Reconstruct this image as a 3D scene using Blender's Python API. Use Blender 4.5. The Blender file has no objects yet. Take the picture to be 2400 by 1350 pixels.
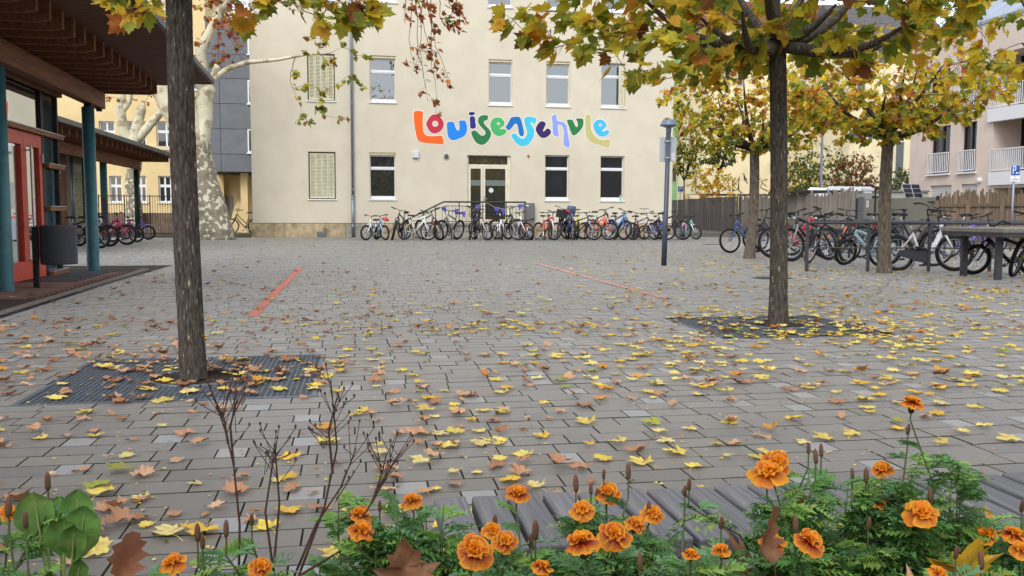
import bpy, math, random
import numpy as np
from mathutils import Matrix, Vector, noise as mnoise
from mathutils.geometry import tessellate_polygon

SC = bpy.context.scene
COL = SC.collection
PI = math.pi

# ---------------------------------------------------------------- camera
F_PX, CAM_H = 2100.0, 1.0
PITCH = math.atan((675 - 501.5) / F_PX)
YAW = math.atan(370 / (F_PX / math.cos(PITCH)))
ROLL = 0.003
FW = Vector((math.sin(YAW) * math.cos(PITCH), math.cos(YAW) * math.cos(PITCH), -math.sin(PITCH)))
_r = Vector((math.cos(YAW), -math.sin(YAW), 0)); _u = _r.cross(FW)
RT = _r * math.cos(ROLL) + _u * math.sin(ROLL)
UP = _u * math.cos(ROLL) - _r * math.sin(ROLL)
CAM = Vector((0, 0, CAM_H))
cd = bpy.data.cameras.new('camera'); cd.sensor_width = 36; cd.lens = 36 * F_PX / 2400
cd.clip_start = 0.05; cd.clip_end = 600
co = bpy.data.objects.new('camera', cd); COL.objects.link(co)
co.matrix_world = Matrix(((RT.x, UP.x, -FW.x, 0), (RT.y, UP.y, -FW.y, 0), (RT.z, UP.z, -FW.z, CAM_H), (0, 0, 0, 1)))
SC.camera = co

# ---------------------------------------------------------------- sky, sun, exposure
SUN_EL, SUN_AZ = 42.0, 205.0      # azimuth clockwise from +Y: behind the viewer, a little to the left
w = bpy.data.worlds.new('World'); SC.world = w; w.use_nodes = True
nt = w.node_tree; bg = nt.nodes['Background']
sk = nt.nodes.new('ShaderNodeTexSky'); sk.sky_type = 'NISHITA'; sk.sun_disc = False
sk.sun_elevation = math.radians(SUN_EL); sk.sun_rotation = math.radians(SUN_AZ)
sk.air_density = 0.9; sk.dust_density = 2.0; sk.ozone_density = 1.0; sk.altitude = 100
_tc = nt.nodes.new('ShaderNodeTexCoord'); _ns = nt.nodes.new('ShaderNodeTexNoise'); _ns.inputs['Scale'].default_value = 2.4; _ns.inputs['Detail'].default_value = 7
nt.links.new(_tc.outputs['Generated'], _ns.inputs['Vector'])
_mr = nt.nodes.new('ShaderNodeMapRange'); _mr.inputs['From Min'].default_value = 0.35; _mr.inputs['From Max'].default_value = 0.65; _mr.inputs['To Min'].default_value = 0.45; _mr.inputs['To Max'].default_value = 0.9
nt.links.new(_ns.outputs['Fac'], _mr.inputs['Value'])
_mx = nt.nodes.new('ShaderNodeMix'); _mx.data_type = 'RGBA'; _mx.inputs['B'].default_value = (5.6, 5.7, 5.9, 1)     # thin white overcast over the clear sky
nt.links.new(_mr.outputs[0], _mx.inputs['Factor']); nt.links.new(sk.outputs[0], _mx.inputs['A'])
nt.links.new(_mx.outputs['Result'], bg.inputs[0]); bg.inputs[1].default_value = 0.13
sl = bpy.data.lights.new('sun', 'SUN'); sl.energy = 0.9; sl.angle = math.radians(28); sl.color = (1.0, 0.98, 0.95)
so = bpy.data.objects.new('sun', sl); COL.objects.link(so)
_d = Vector((math.sin(math.radians(SUN_AZ)) * math.cos(math.radians(SUN_EL)), math.cos(math.radians(SUN_AZ)) * math.cos(math.radians(SUN_EL)), math.sin(math.radians(SUN_EL))))
so.rotation_euler = _d.to_track_quat('Z', 'Y').to_euler()
SC.view_settings.view_transform = 'Standard'; SC.view_settings.look = 'None'
SC.view_settings.exposure = 1.04; SC.view_settings.gamma = 1.0
SC.render.engine = 'CYCLES'; SC.cycles.max_bounces = 5; SC.cycles.diffuse_bounces = 4; SC.cycles.glossy_bounces = 3
SC.cycles.transmission_bounces = 3; SC.cycles.caustics_reflective = False; SC.cycles.caustics_refractive = False
SC.cycles.use_denoising = True

# ---------------------------------------------------------------- pixel rays (a pixel gives a direction only)
def ray(x, y): return FW + RT * ((x - 1200) / F_PX) + UP * ((675 - y) / F_PX)
def g(x, y, z=0.0):
    d = ray(x, y); return CAM + d * ((z - CAM_H) / d.z)
def onY(x, y, Y):
    d = ray(x, y); return CAM + d * (Y / d.y)
def onX(x, y, X):
    d = ray(x, y); return CAM + d * (X / d.x)
def proj(p):
    v = Vector(p) - CAM; z = v.dot(FW)
    return (1200 + F_PX * v.dot(RT) / z, 675 - F_PX * v.dot(UP) / z, z)

# ---------------------------------------------------------------- colours and materials
def lin(c): return c / 12.92 if c <= 0.04045 else ((c + 0.055) / 1.055) ** 2.4
def S(r, gg=None, b=None):
    if gg is None: gg = b = r
    return (lin(r / 255), lin(gg / 255), lin(b / 255), 1)
_M = {}
def mat(name, c, c2=None, rough=0.7, scale=6.0, stretch=(1, 1, 1), bump=0.0, bscale=None, metal=0.0, spec=0.4, vary=0.0,
        detail=4.0, lo=0.35, hi=0.65, bdist=0.01, coat=0.0, dirt=None, dirt_scale=1.2, dirt_lo=0.55, dirt_hi=0.75, world=False):
    if name in _M: return _M[name]
    m = bpy.data.materials.new(name); m.use_nodes = True; n = m.node_tree; b = n.nodes['Principled BSDF']
    b.inputs['Roughness'].default_value = rough; b.inputs['Metallic'].default_value = metal
    b.inputs['Specular IOR Level'].default_value = spec; b.inputs['Coat Weight'].default_value = coat
    b.inputs['Base Color'].default_value = c
    tc = n.nodes.new('ShaderNodeTexCoord'); mp = n.nodes.new('ShaderNodeMapping'); mp.inputs['Scale'].default_value = stretch
    if world:
        ge = n.nodes.new('ShaderNodeNewGeometry'); n.links.new(ge.outputs['Position'], mp.inputs['Vector'])
    else:
        n.links.new(tc.outputs['Object'], mp.inputs['Vector'])
    out = None
    if c2 is not None:
        t = n.nodes.new('ShaderNodeTexNoise'); t.inputs['Scale'].default_value = scale; t.inputs['Detail'].default_value = detail
        n.links.new(mp.outputs[0], t.inputs['Vector'])
        r = n.nodes.new('ShaderNodeValToRGB'); r.color_ramp.elements[0].position = lo; r.color_ramp.elements[1].position = hi
        r.color_ramp.elements[0].color = c; r.color_ramp.elements[1].color = c2
        n.links.new(t.outputs['Fac'], r.inputs[0]); out = r.outputs[0]
    if dirt is not None:
        t = n.nodes.new('ShaderNodeTexNoise'); t.inputs['Scale'].default_value = dirt_scale; t.inputs['Detail'].default_value = 6
        n.links.new(mp.outputs[0], t.inputs['Vector'])
        r = n.nodes.new('ShaderNodeMapRange'); r.inputs['From Min'].default_value = dirt_lo; r.inputs['From Max'].default_value = dirt_hi
        n.links.new(t.outputs['Fac'], r.inputs['Value'])
        x = n.nodes.new('ShaderNodeMix'); x.data_type = 'RGBA'
        if out: n.links.new(out, x.inputs['A'])
        else: x.inputs['A'].default_value = c
        x.inputs['B'].default_value = dirt; n.links.new(r.outputs[0], x.inputs['Factor']); out = x.outputs['Result']
    if vary > 0:
        oi = n.nodes.new('ShaderNodeObjectInfo'); mr = n.nodes.new('ShaderNodeMapRange')
        mr.inputs['To Min'].default_value = 1 - vary; mr.inputs['To Max'].default_value = 1 + vary
        n.links.new(oi.outputs['Random'], mr.inputs['Value'])
        hs = n.nodes.new('ShaderNodeHueSaturation'); n.links.new(mr.outputs[0], hs.inputs['Value'])
        if out: n.links.new(out, hs.inputs['Color'])
        else: hs.inputs['Color'].default_value = c
        out = hs.outputs[0]
    if out: n.links.new(out, b.inputs['Base Color'])
    if bump > 0:
        t = n.nodes.new('ShaderNodeTexNoise'); t.inputs['Scale'].default_value = bscale or scale * 4; t.inputs['Detail'].default_value = 5
        n.links.new(mp.outputs[0], t.inputs['Vector'])
        bp = n.nodes.new('ShaderNodeBump'); bp.inputs['Strength'].default_value = bump; bp.inputs['Distance'].default_value = bdist
        n.links.new(t.outputs['Fac'], bp.inputs['Height']); n.links.new(bp.outputs[0], b.inputs['Normal'])
    _M[name] = m; return m

def attr_mat(name, attr=True, rough=0.6, transl=0.35, spots=None, spot_scale=30, bump=0.0):
    """colour from the point attribute 'col' (attr) or the object's own colour; thin leaves let light through"""
    if name in _M: return _M[name]
    m = bpy.data.materials.new(name); m.use_nodes = True; n = m.node_tree; b = n.nodes['Principled BSDF']
    if attr:
        a = n.nodes.new('ShaderNodeAttribute'); a.attribute_name = 'col'; out = a.outputs['Color']
    else:
        a = n.nodes.new('ShaderNodeObjectInfo'); out = a.outputs['Color']
    tc = n.nodes.new('ShaderNodeTexCoord')
    t = n.nodes.new('ShaderNodeTexNoise'); t.inputs['Scale'].default_value = spot_scale; t.inputs['Detail'].default_value = 4
    n.links.new(tc.outputs['Object'], t.inputs['Vector'])
    if spots is not None:
        r = n.nodes.new('ShaderNodeMapRange'); r.inputs['From Min'].default_value = 0.5; r.inputs['From Max'].default_value = 0.75
        r.inputs['To Max'].default_value = 0.75
        n.links.new(t.outputs['Fac'], r.inputs['Value'])
        x = n.nodes.new('ShaderNodeMix'); x.data_type = 'RGBA'; n.links.new(out, x.inputs['A']); x.inputs['B'].default_value = spots
        n.links.new(r.outputs[0], x.inputs['Factor']); out = x.outputs['Result']
    n.links.new(out, b.inputs['Base Color']); b.inputs['Roughness'].default_value = rough
    b.inputs['Specular IOR Level'].default_value = 0.35
    if bump > 0:
        bp = n.nodes.new('ShaderNodeBump'); bp.inputs['Strength'].default_value = bump; bp.inputs['Distance'].default_value = 0.004
        n.links.new(t.outputs['Fac'], bp.inputs['Height']); n.links.new(bp.outputs[0], b.inputs['Normal'])
    if transl > 0:
        tr = n.nodes.new('ShaderNodeBsdfTranslucent'); n.links.new(out, tr.inputs['Color'])
        mx = n.nodes.new('ShaderNodeMixShader'); mx.inputs[0].default_value = transl
        n.links.new(b.outputs[0], mx.inputs[1]); n.links.new(tr.outputs[0], mx.inputs[2])
        n.links.new(mx.outputs[0], n.nodes['Material Output'].inputs['Surface'])
    _M[name] = m; return m

# ---------------------------------------------------------------- mesh builder
class MB:
    def __init__(s): s.v = []; s.f = []; s.m = []; s.c = []
    def add(s, vs, fs, mi=0, col=None):
        o = len(s.v); s.v.extend([tuple(p) for p in vs]); s.f.extend([tuple(i + o for i in f) for f in fs]); s.m.extend([mi] * len(fs))
        if col is not None: s.c.extend([col] * len(vs))
    def box(s, x0, x1, y0, y1, z0, z1, mi=0, M=None):
        vs = [Vector(p) for p in ((x0, y0, z0), (x1, y0, z0), (x1, y1, z0), (x0, y1, z0), (x0, y0, z1), (x1, y0, z1), (x1, y1, z1), (x0, y1, z1))]
        if M is not None: vs = [M @ p for p in vs]
        s.add(vs, [(0, 3, 2, 1), (4, 5, 6, 7), (0, 1, 5, 4), (1, 2, 6, 5), (2, 3, 7, 6), (3, 0, 4, 7)], mi)
    def tube(s, pts, r, n=6, mi=0, cap=True, M=None, col=None):
        P = [Vector(p) for p in pts]
        if M is not None: P = [M @ p for p in P]
        R = r if hasattr(r, '__len__') else [r] * len(P)
        vs = []; a = None
        for i, p in enumerate(P):
            d = (P[min(i + 1, len(P) - 1)] - P[max(i - 1, 0)])
            if d.length < 1e-9: d = Vector((0, 0, 1))
            d.normalize()
            if a is None:
                a = d.orthogonal().normalized()
            else:
                a = (a - d * a.dot(d))
                a = a.normalized() if a.length > 1e-6 else d.orthogonal().normalized()
            b = d.cross(a)
            for k in range(n):
                t = 2 * PI * k / n; vs.append(p + (a * math.cos(t) + b * math.sin(t)) * R[i])
        fs = [(i * n + k, i * n + (k + 1) % n, (i + 1) * n + (k + 1) % n, (i + 1) * n + k) for i in range(len(P) - 1) for k in range(n)]
        if cap and n > 2:
            fs.append(tuple(reversed(range(n)))); fs.append(tuple((len(P) - 1) * n + k for k in range(n)))
        s.add(vs, fs, mi, col)
    def lathe(s, prof, n=20, c=(0, 0, 0), mi=0, M=None):
        vs = []
        for (r, z) in prof:
            for k in range(n):
                t = 2 * PI * k / n; p = Vector((c[0] + r * math.cos(t), c[1] + r * math.sin(t), c[2] + z)); vs.append(M @ p if M is not None else p)
        L = len(prof)
        fs = [(i * n + k, i * n + (k + 1) % n, (i + 1) * n + (k + 1) % n, (i + 1) * n + k) for i in range(L - 1) for k in range(n)]
        fs.append(tuple(reversed(range(n)))); fs.append(tuple((L - 1) * n + k for k in range(n)))
        s.add(vs, fs, mi)
    def torus(s, R, r, n=28, k=6, mi=0, M=None, a0=0.0, a1=2 * PI, flat=1.0):
        """ring in the xz plane round the origin"""
        full = abs(a1 - a0 - 2 * PI) < 1e-6; N = n if full else n + 1; vs = []
        for i in range(N):
            t = a0 + (a1 - a0) * i / n; cx, cz = math.cos(t), math.sin(t)
            for j in range(k):
                q = 2 * PI * j / k; rr = R + r * math.cos(q) * flat; p = Vector((rr * cx, r * math.sin(q), rr * cz)); vs.append(M @ p if M is not None else p)
        fs = []
        for i in range(n):
            i2 = (i + 1) % N
            for j in range(k): fs.append((i * k + j, i * k + (j + 1) % k, i2 * k + (j + 1) % k, i2 * k + j))
        s.add(vs, fs, mi)
    def plate(s, loops, fn, d, mi=0):
        """flat shape with holes: loops of 2-D points, fn(x, y, depth) to 3-D, d thickness"""
        L = [[Vector((p[0], p[1], 0)) for p in lp] for lp in loops]
        tri = tessellate_polygon(L); flat = [p for lp in loops for p in lp]; N = len(flat)
        vs = [fn(p[0], p[1], d) for p in flat] + [fn(p[0], p[1], 0) for p in flat]
        fs = [tuple(t) for t in tri] + [tuple(i + N for i in reversed(t)) for t in tri]; o = 0
        for lp in loops:
            n = len(lp)
            for i in range(n): fs.append((o + i, o + (i + 1) % n, o + N + (i + 1) % n, o + N + i))
            o += n
        s.add(vs, fs, mi)
    def mesh(s, name, mats, smooth=False):
        me = bpy.data.meshes.new(name); me.from_pydata(s.v, [], s.f)
        for m in (mats if isinstance(mats, (list, tuple)) else [mats]): me.materials.append(m)
        if any(s.m): me.polygons.foreach_set('material_index', s.m)
        if s.c and len(s.c) == len(s.v):
            a = me.attributes.new('col', 'FLOAT_COLOR', 'POINT'); a.data.foreach_set('color', [x for c in s.c for x in c])
        if smooth: me.polygons.foreach_set('use_smooth', [True] * len(me.polygons))
        me.update(); return me
    def build(s, name, mats, parent=None, smooth=False, recalc=False):
        me = s.mesh(name, mats, smooth)
        return link(name, me, parent)

def link(name, me, parent=None, loc=None, M=None):
    o = bpy.data.objects.new(name, me); COL.objects.link(o)
    if parent is not None: o.parent = parent
    if M is not None: o.matrix_local = M
    elif loc is not None: o.location = loc
    return o
def tag(o, label=None, cat=None, group=None, kind=None):
    if label: o['label'] = label
    if cat: o['category'] = cat
    if group: o['group'] = group
    if kind: o['kind'] = kind
    return o
def thing(name, label, cat, loc=(0, 0, 0), rz=0.0, group=None):
    o = bpy.data.objects.new(name, None); COL.objects.link(o); o.location = loc; o.rotation_euler = (0, 0, rz); o.empty_display_size = 0.1
    return tag(o, label, cat, group)
def chaikin(p, n=2):
    for _ in range(n):
        q = []
        for i in range(len(p)):
            a, b = p[i], p[(i + 1) % len(p)]
            q.append((a[0] * .75 + b[0] * .25, a[1] * .75 + b[1] * .25)); q.append((a[0] * .25 + b[0] * .75, a[1] * .25 + b[1] * .75))
        p = q
    return p
def bevel(o, wd, seg=1):
    b = o.modifiers.new('bevel', 'BEVEL'); b.width = wd; b.segments = seg; b.limit_method = 'ANGLE'; return o
def smoothstep(a, b, x):
    t = min(1, max(0, (x - a) / (b - a))); return t * t * (3 - 2 * t)

# ================================================================ ground, paving, painted lines
rng = random.Random(11)
M_joint = mat('joint_sand', S(70, 65, 54), S(60, 62, 44), rough=0.95, scale=3, world=True)
m = MB(); m.add([(-160, -60, -0.014), (160, -60, -0.014), (160, 260, -0.014), (-160, 260, -0.014)], [(0, 1, 2, 3)])
ground = tag(m.build('ground', mat('ground_earth', S(112, 106, 96), S(96, 92, 82), rough=0.95, scale=0.6, world=True)), 'grey ground of the yard and street beyond the paving', 'ground', kind='structure')

PAV_Y0, PAV_Y1, ROW = 1.5, 38.2, 0.15
GRATES = [(-1.765, -0.215, 4.95, 6.45), (2.93, 4.48, 6.75, 8.25)]
m = MB(); m.add([(-16, PAV_Y0, -0.010), (34, PAV_Y0, -0.010), (34, 46, -0.010), (-16, 46, -0.010)], [(0, 1, 2, 3)])
paving = tag(m.build('paving', M_joint), 'grey block paving of the school yard with mossy joints', 'paving', kind='structure')
def paver_mat(name, c, c2, dirt):
    return mat(name, c, c2, rough=0.42, scale=260, lo=0.25, hi=0.7, bump=0.35, bscale=420, bdist=0.002, spec=0.6, vary=0.07, dirt=dirt, dirt_scale=0.55, dirt_lo=0.42, dirt_hi=0.72, world=True)
PM = [paver_mat('paver_taupe', S(112, 107, 101), S(90, 86, 81), S(98, 92, 84)), paver_mat('paver_taupe_warm', S(118, 111, 102), S(94, 89, 82), S(102, 95, 84)),
      paver_mat('paver_grey', S(148, 148, 149), S(122, 122, 123), S(132, 130, 127)), paver_mat('paver_dark', S(102, 98, 93), S(82, 79, 75), S(90, 86, 79))]
for _p in PM:
    _b = _p.node_tree.nodes['Principled BSDF']; _b.inputs['Sheen Weight'].default_value = 1.0; _b.inputs['Sheen Roughness'].default_value = 0.25
def in_view(x, y, mg=60):
    if y < 0.3: return False
    p = proj((x, y, 0)); return -mg < p[0] < 2400 + mg and p[1] < 1350 + mg
def paver_shape(L, W, e=0.0022, ch=0.0016):
    x, y = L / 2 - e, W / 2 - e
    vs = [(-x, -y, -0.012), (x, -y, -0.012), (x, y, -0.012), (-x, y, -0.012), (-x, -y, -ch), (x, -y, -ch), (x, y, -ch), (-x, y, -ch),
          (-x + ch, -y + ch, 0), (x - ch, -y + ch, 0), (x - ch, y - ch, 0), (-x + ch, y - ch, 0)]
    fs = [(8, 9, 10, 11)] + [(a, (a + 1) % 4, 4 + (a + 1) % 4, 4 + a) for a in range(4)] + [(4 + a, 4 + (a + 1) % 4, 8 + (a + 1) % 4, 8 + a) for a in range(4)]
    return vs, fs
shape_cache = {}
rows = int((PAV_Y1 - PAV_Y0) / ROW)
pavers = []
for r in range(rows):
    y = PAV_Y0 + (r + 0.5) * ROW
    x = -14 - rng.random() * 0.25; last = False; prev_row = cur_row if r else []; cur_row = []
    while x < 31:
        small = (not last) and rng.random() < 0.30 and not any(abs(x - q) < .2 for q in prev_row); last = small; L = 0.125 if small else 0.25
        x0, x1 = x, x + L; x = x1
        if small: cur_row.append(x0)
        if not in_view((x0 + x1) / 2, y, 900 if y > 5 else 2200): continue
        if x1 < -3.46 and 8.5 < y < 18: continue
        cut = False
        for (a, b, c, d) in GRATES:
            if c < y < d:
                if x0 >= a - .02 and x1 <= b + .02: cut = True
                elif x0 < a < x1: x1 = a
                elif x0 < b < x1: x0 = b
        if x1 < -3.44: pass
        elif x0 < -3.44 and 8.5 < y < 18: x0 = -3.44
        if cut or x1 - x0 < 0.03: continue
        q = rng.random()
        mi = 2 if (small and q < 0.72) else (1 if q < 0.25 else 3 if q > 0.9 else 0)
        pavers.append(((x0 + x1) / 2, y, x1 - x0, mi, rng.uniform(-.0016, .0014), rng.uniform(-.006, .006), rng.uniform(-.005, .005)))
vis = [p for p in pavers if 0 < proj((p[0], p[1], 0))[0] < 2400 and p[1] > 2.0]
vis.sort(key=lambda p: p[1] - 0.001 * abs(p[0])); near_set = set(id(p) for p in vis[:300])
rest = MB(); pm_cache = {}
for p in pavers:
    X, Y, L, mi, dz, tx, ty = p
    if id(p) in near_set:
        k = (round(L, 3), mi)
        if k not in pm_cache:
            q = MB(); _v, _f = paver_shape(L, ROW); q.add(_v, _f[:1], 0); q.f += _f[1:]; q.m += [1] * 8; pm_cache[k] = q.mesh('paver', [PM[mi], M_joint])
        o = link('paver', pm_cache[k], paving, (X, Y, dz)); o.rotation_euler = (tx * .6, ty * .6, 0)
    else:
        k = round(L, 3)
        if k not in shape_cache: shape_cache[k] = paver_shape(L, ROW)
        vs, fs = shape_cache[k]
        rest.add([(v[0] + X, v[1] + Y, v[2] + dz + v[0] * -ty + v[1] * tx) for v in vs], fs, mi); rest.m[-8:] = [4] * 8
tag(rest.build('paver_field', PM + [M_joint], paving), kind='stuff')

M_red = mat('worn_red_paint', S(214, 122, 100), S(202, 112, 92), rough=0.7, scale=14, dirt=S(136, 112, 100), dirt_scale=9, dirt_lo=0.5, dirt_hi=0.66, world=True)
M_wht = mat('worn_white_paint', S(226, 226, 222), S(200, 200, 196), rough=0.7, scale=14, dirt=S(150, 146, 140), dirt_scale=9, dirt_lo=0.5, dirt_hi=0.62, world=True)
M_redf = mat('faded_red_paint', S(206, 146, 130), S(196, 136, 120), rough=0.7, scale=14, dirt=S(140, 126, 118), dirt_scale=8, dirt_lo=0.48, dirt_hi=0.64, world=True)
def stripe(pts, wd, mt, label, z=0.004):
    m = MB(); P = [Vector((p[0], p[1], z)) for p in pts]; vs = []
    for i, p in enumerate(P):
        d = (P[min(i + 1, len(P) - 1)] - P[max(i - 1, 0)]).normalized(); n_ = Vector((-d.y, d.x, 0)) * wd / 2
        vs += [p + n_, p - n_]
    m.add(vs, [(2 * i, 2 * i + 1, 2 * i + 3, 2 * i + 2) for i in range(len(P) - 1)])
    return tag(m.build('painted_line', mt), label, 'painted line', kind='structure')
stripe([(-0.988, 8.95), (-0.988, 17.15)], 0.10, M_red, 'red painted line on the paving beside the left tree')
stripe([(3.65, 10.1), (3.65, 17.9)], 0.10, M_redf, 'red painted line on the paving before the lamp post')
_a = g(272, 604); _b = g(330, 600); _c = g(560, 592)
stripe([_a, g(285, 601), _b, g(420, 597), _c], 0.09, M_wht, 'thin white painted line near the plane tree')
stripe([g(1612, 552), g(1740, 552), g(1900, 556)], 0.12, M_wht, 'white painted line in front of the dark plank fence')

# tree grates: steel grating with a round tree opening
M_steel = mat('galvanised_dark', S(112, 120, 130), S(88, 96, 106), rough=0.5, scale=30, metal=0.3, world=True)
M_soil = mat('soil', S(58, 48, 38), S(38, 32, 26), rough=1.0, scale=24, bump=0.8, bscale=60, bdist=0.02)
for gi, (a, b, c, d) in enumerate(GRATES):
    t = thing('tree_grate', ('square steel grating covered in brown leaves round the left tree trunk', 'square steel grating covered in yellow leaves round the right tree trunk')[gi], 'tree grate', ((a + b) / 2, (c + d) / 2, 0), group='tree grates')
    m = MB(); hx, hy = (b - a) / 2, (d - c) / 2
    for (x0, x1, y0, y1) in ((-hx, hx, -hy, -hy + .03), (-hx, hx, hy - .03, hy), (-hx, -hx + .03, -hy + .03, hy - .03), (hx - .03, hx, -hy + .03, hy - .03)):
        m.box(x0, x1, y0, y1, -.012, .003)
    m.build('frame', M_steel, t)
    m = MB(); n = 48; ox = ((-0.974 + .02) - (a + b) / 2) if gi == 0 else (3.793 - (a + b) / 2); oy = (5.66 - (c + d) / 2) if gi == 0 else (7.6 - (c + d) / 2); RO = 0.27
    def bar(u, along):
        du = (u - (ox if along == 'y' else oy)); o_ = oy if along == 'y' else ox; h = (hy if along == 'y' else hx) - .03
        segs = [(-h, h)]
        if abs(du) < RO:
            s_ = math.sqrt(RO * RO - du * du); segs = [(-h, o_ - s_), (o_ + s_, h)]
        for (p, q) in segs:
            if along == 'y': m.box(u - .0035, u + .0035, p, q, -.010, .000)
            else: m.box(p, q, u - .0028, u + .0028, -.010, -.002)
    for i in range(1, n): bar(-hx + .03 + (2 * hx - .06) * i / n, 'y'); bar(-hy + .03 + (2 * hy - .06) * i / n, 'x')
    tag(m.build('bars', M_steel, t), kind='stuff')
    m = MB(); m.torus(RO + .012, .014, 40, 6, M=Matrix.Translation((ox, oy, -.004)) @ Matrix.Rotation(PI / 2, 4, 'X'), flat=.8); m.build('ring', M_steel, t, True)
    m = MB(); m.add([(-hx, -hy, -.0105 + .0015), (hx, -hy, -.009), (hx, hy, -.009), (-hx, hy, -.009)], [(0, 1, 2, 3)]); m.build('soil', M_soil, t)
# manhole covers
for (px_, py_, rr, lb) in ((1670, 573, .35, 'round dark manhole cover in the far paving near the fence'), (1810, 652, .3, 'round dark manhole cover in the paving behind the right tree')):
    p = g(px_, py_); m = MB(); m.lathe([(rr, .0), (rr, .004), (rr - .03, .005), (rr - .035, .003), (.02, .0035)], 32); o = m.build('manhole_cover', mat('cast_iron', S(70, 70, 68), S(52, 52, 50), rough=.7, scale=20, metal=.3)); o.location = (p.x, p.y, .001)
    tag(o, lb, 'manhole cover', 'manhole covers')

# ================================================================ the school
FY = 38.6
M_wall = mat('cream_render', S(216, 209, 189), S(210, 202, 181), rough=0.92, scale=1.3, bump=0.25, bscale=90, bdist=0.004, dirt=S(202, 193, 171), dirt_scale=0.35, dirt_lo=0.5, dirt_hi=0.8, world=True)
M_white = mat('white_upvc', S(232, 234, 238), rough=0.35, spec=0.5)
M_sill = mat('white_metal_sill', S(236, 236, 236), rough=0.4)
M_creamtrim = mat('cream_trim', S(226, 216, 186), S(214, 202, 168), rough=0.6, scale=8)
M_dark = mat('dark_void', S(34, 34, 36), rough=0.9)
def glass(name, tint, gl=0.5, rough=0.015):
    if name in _M: return _M[name]
    m_ = bpy.data.materials.new(name); m_.use_nodes = True; n = m_.node_tree; b = n.nodes['Principled BSDF']
    b.inputs['Base Color'].default_value = tint; b.inputs['Roughness'].default_value = 0.3; b.inputs['Specular IOR Level'].default_value = 0.2
    gs = n.nodes.new('ShaderNodeBsdfGlossy'); gs.inputs['Roughness'].default_value = rough; gs.inputs['Color'].default_value = (.93, .95, .96, 1)
    lw = n.nodes.new('ShaderNodeFresnel'); lw.inputs['IOR'].default_value = 1.55
    mr = n.nodes.new('ShaderNodeMapRange'); mr.inputs['To Min'].default_value = gl; mr.inputs['To Max'].default_value = 1.0
    n.links.new(lw.outputs[0], mr.inputs['Value'])
    mx = n.nodes.new('ShaderNodeMixShader'); n.links.new(mr.outputs[0], mx.inputs[0]); n.links.new(b.outputs[0], mx.inputs[1]); n.links.new(gs.outputs[0], mx.inputs[2])
    n.links.new(mx.outputs[0], n.nodes['Material Output'].inputs['Surface'])
    _M[name] = m_; return m_
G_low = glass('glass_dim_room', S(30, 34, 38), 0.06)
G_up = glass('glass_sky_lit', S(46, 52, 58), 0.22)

school = thing('school_building', 'large cream rendered school with colourful painted lettering', 'building', (0, FY, 0))
OX0, OX1, ZT = onY(593, 550, FY).x, onY(1574, 500, FY).x, 14.5
def fr(x0, y0, x1, y1):
    a, b = onY((x0 + x1) / 2, y0, FY), onY((x0 + x1) / 2, y1, FY); l, r_ = onY(x0, (y0 + y1) / 2, FY), onY(x1, (y0 + y1) / 2, FY)
    return [l.x, r_.x, b.z, a.z]
wins = []   # kind, rect
for (x0, x1, yt, yb, k) in ((720, 785, 122, 237, 'shutter'), (866, 928, 131, 241, 'w'), (1145, 1201, 139, 247, 'w'), (1280, 1336, 145, 250, 'w'), (1409, 1466, 147, 252, 'w'),
                            (723, 787, 354, 466, 'shutter'), (866, 928, 358, 468, 'w'), (1095, 1197, 364, 523, 'door'), (1277, 1334, 363, 470, 'w'), (1407, 1463, 366, 471, 'w'),
                            (718, 784, -108, 2, 'shutter'), (864, 930, -100, 9, 'w'), (1143, 1201, -92, 19, 'w'), (1281, 1338, -88, 22, 'w'), (1411, 1468, -86, 25, 'w')):
    wins.append((k, fr(x0, yt, x1, yb)))
# align rows
for grp in (range(0, 5), (5, 6, 8, 9), range(10, 15)):
    for q in (2, 3):
        av = sum(wins[i][1][q] for i in grp if wins[i][0] == 'w') / sum(1 for i in grp if wins[i][0] == 'w')
        for i in grp: wins[i][1][q] = av
DEP = 0.19
xs = sorted(set([OX0, OX1] + [v for _, r_ in wins for v in r_[:2]])); ZP = 0.60
zs = sorted(set([ZP, ZT] + [v for _, r_ in wins for v in r_[2:]]))
m = MB()
def hole(x, z): return any(r_[0] < x < r_[1] and r_[2] < z < r_[3] for _, r_ in wins)
for i in range(len(xs) - 1):
    for j in range(len(zs) - 1):
        if not hole((xs[i] + xs[i + 1]) / 2, (zs[j] + zs[j + 1]) / 2):
            m.add([(xs[i], 0, zs[j]), (xs[i + 1], 0, zs[j]), (xs[i + 1], 0, zs[j + 1]), (xs[i], 0, zs[j + 1])], [(0, 1, 2, 3)])
for _, (x0, x1, z0, z1) in wins:
    for a, b in (((x0, z0), (x0, z1)), ((x1, z1), (x1, z0)), ((x0, z1), (x1, z1)), ((x1, z0), (x0, z0))):
        m.add([(a[0], 0, a[1]), (b[0], 0, b[1]), (b[0], DEP + .06, b[1]), (a[0], DEP + .06, a[1])], [(0, 1, 2, 3)])
for x in (OX0, OX1): m.add([(x, 0, ZP), (x, 11, ZP), (x, 11, ZT), (x, 0, ZT)], [(0, 1, 2, 3)])
m.add([(OX0, 0, ZT), (OX1, 0, ZT), (OX1, 11, ZT), (OX0, 11, ZT)], [(0, 1, 2, 3)]); m.add([(OX0, 11, ZP), (OX1, 11, ZP), (OX1, 11, ZT), (OX0, 11, ZT)], [(0, 1, 2, 3)])
m.build('wall', M_wall, school)
m = MB(); M_tile = mat('roof_tile', S(120, 70, 52), S(98, 58, 44), rough=.9, scale=5)
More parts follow.
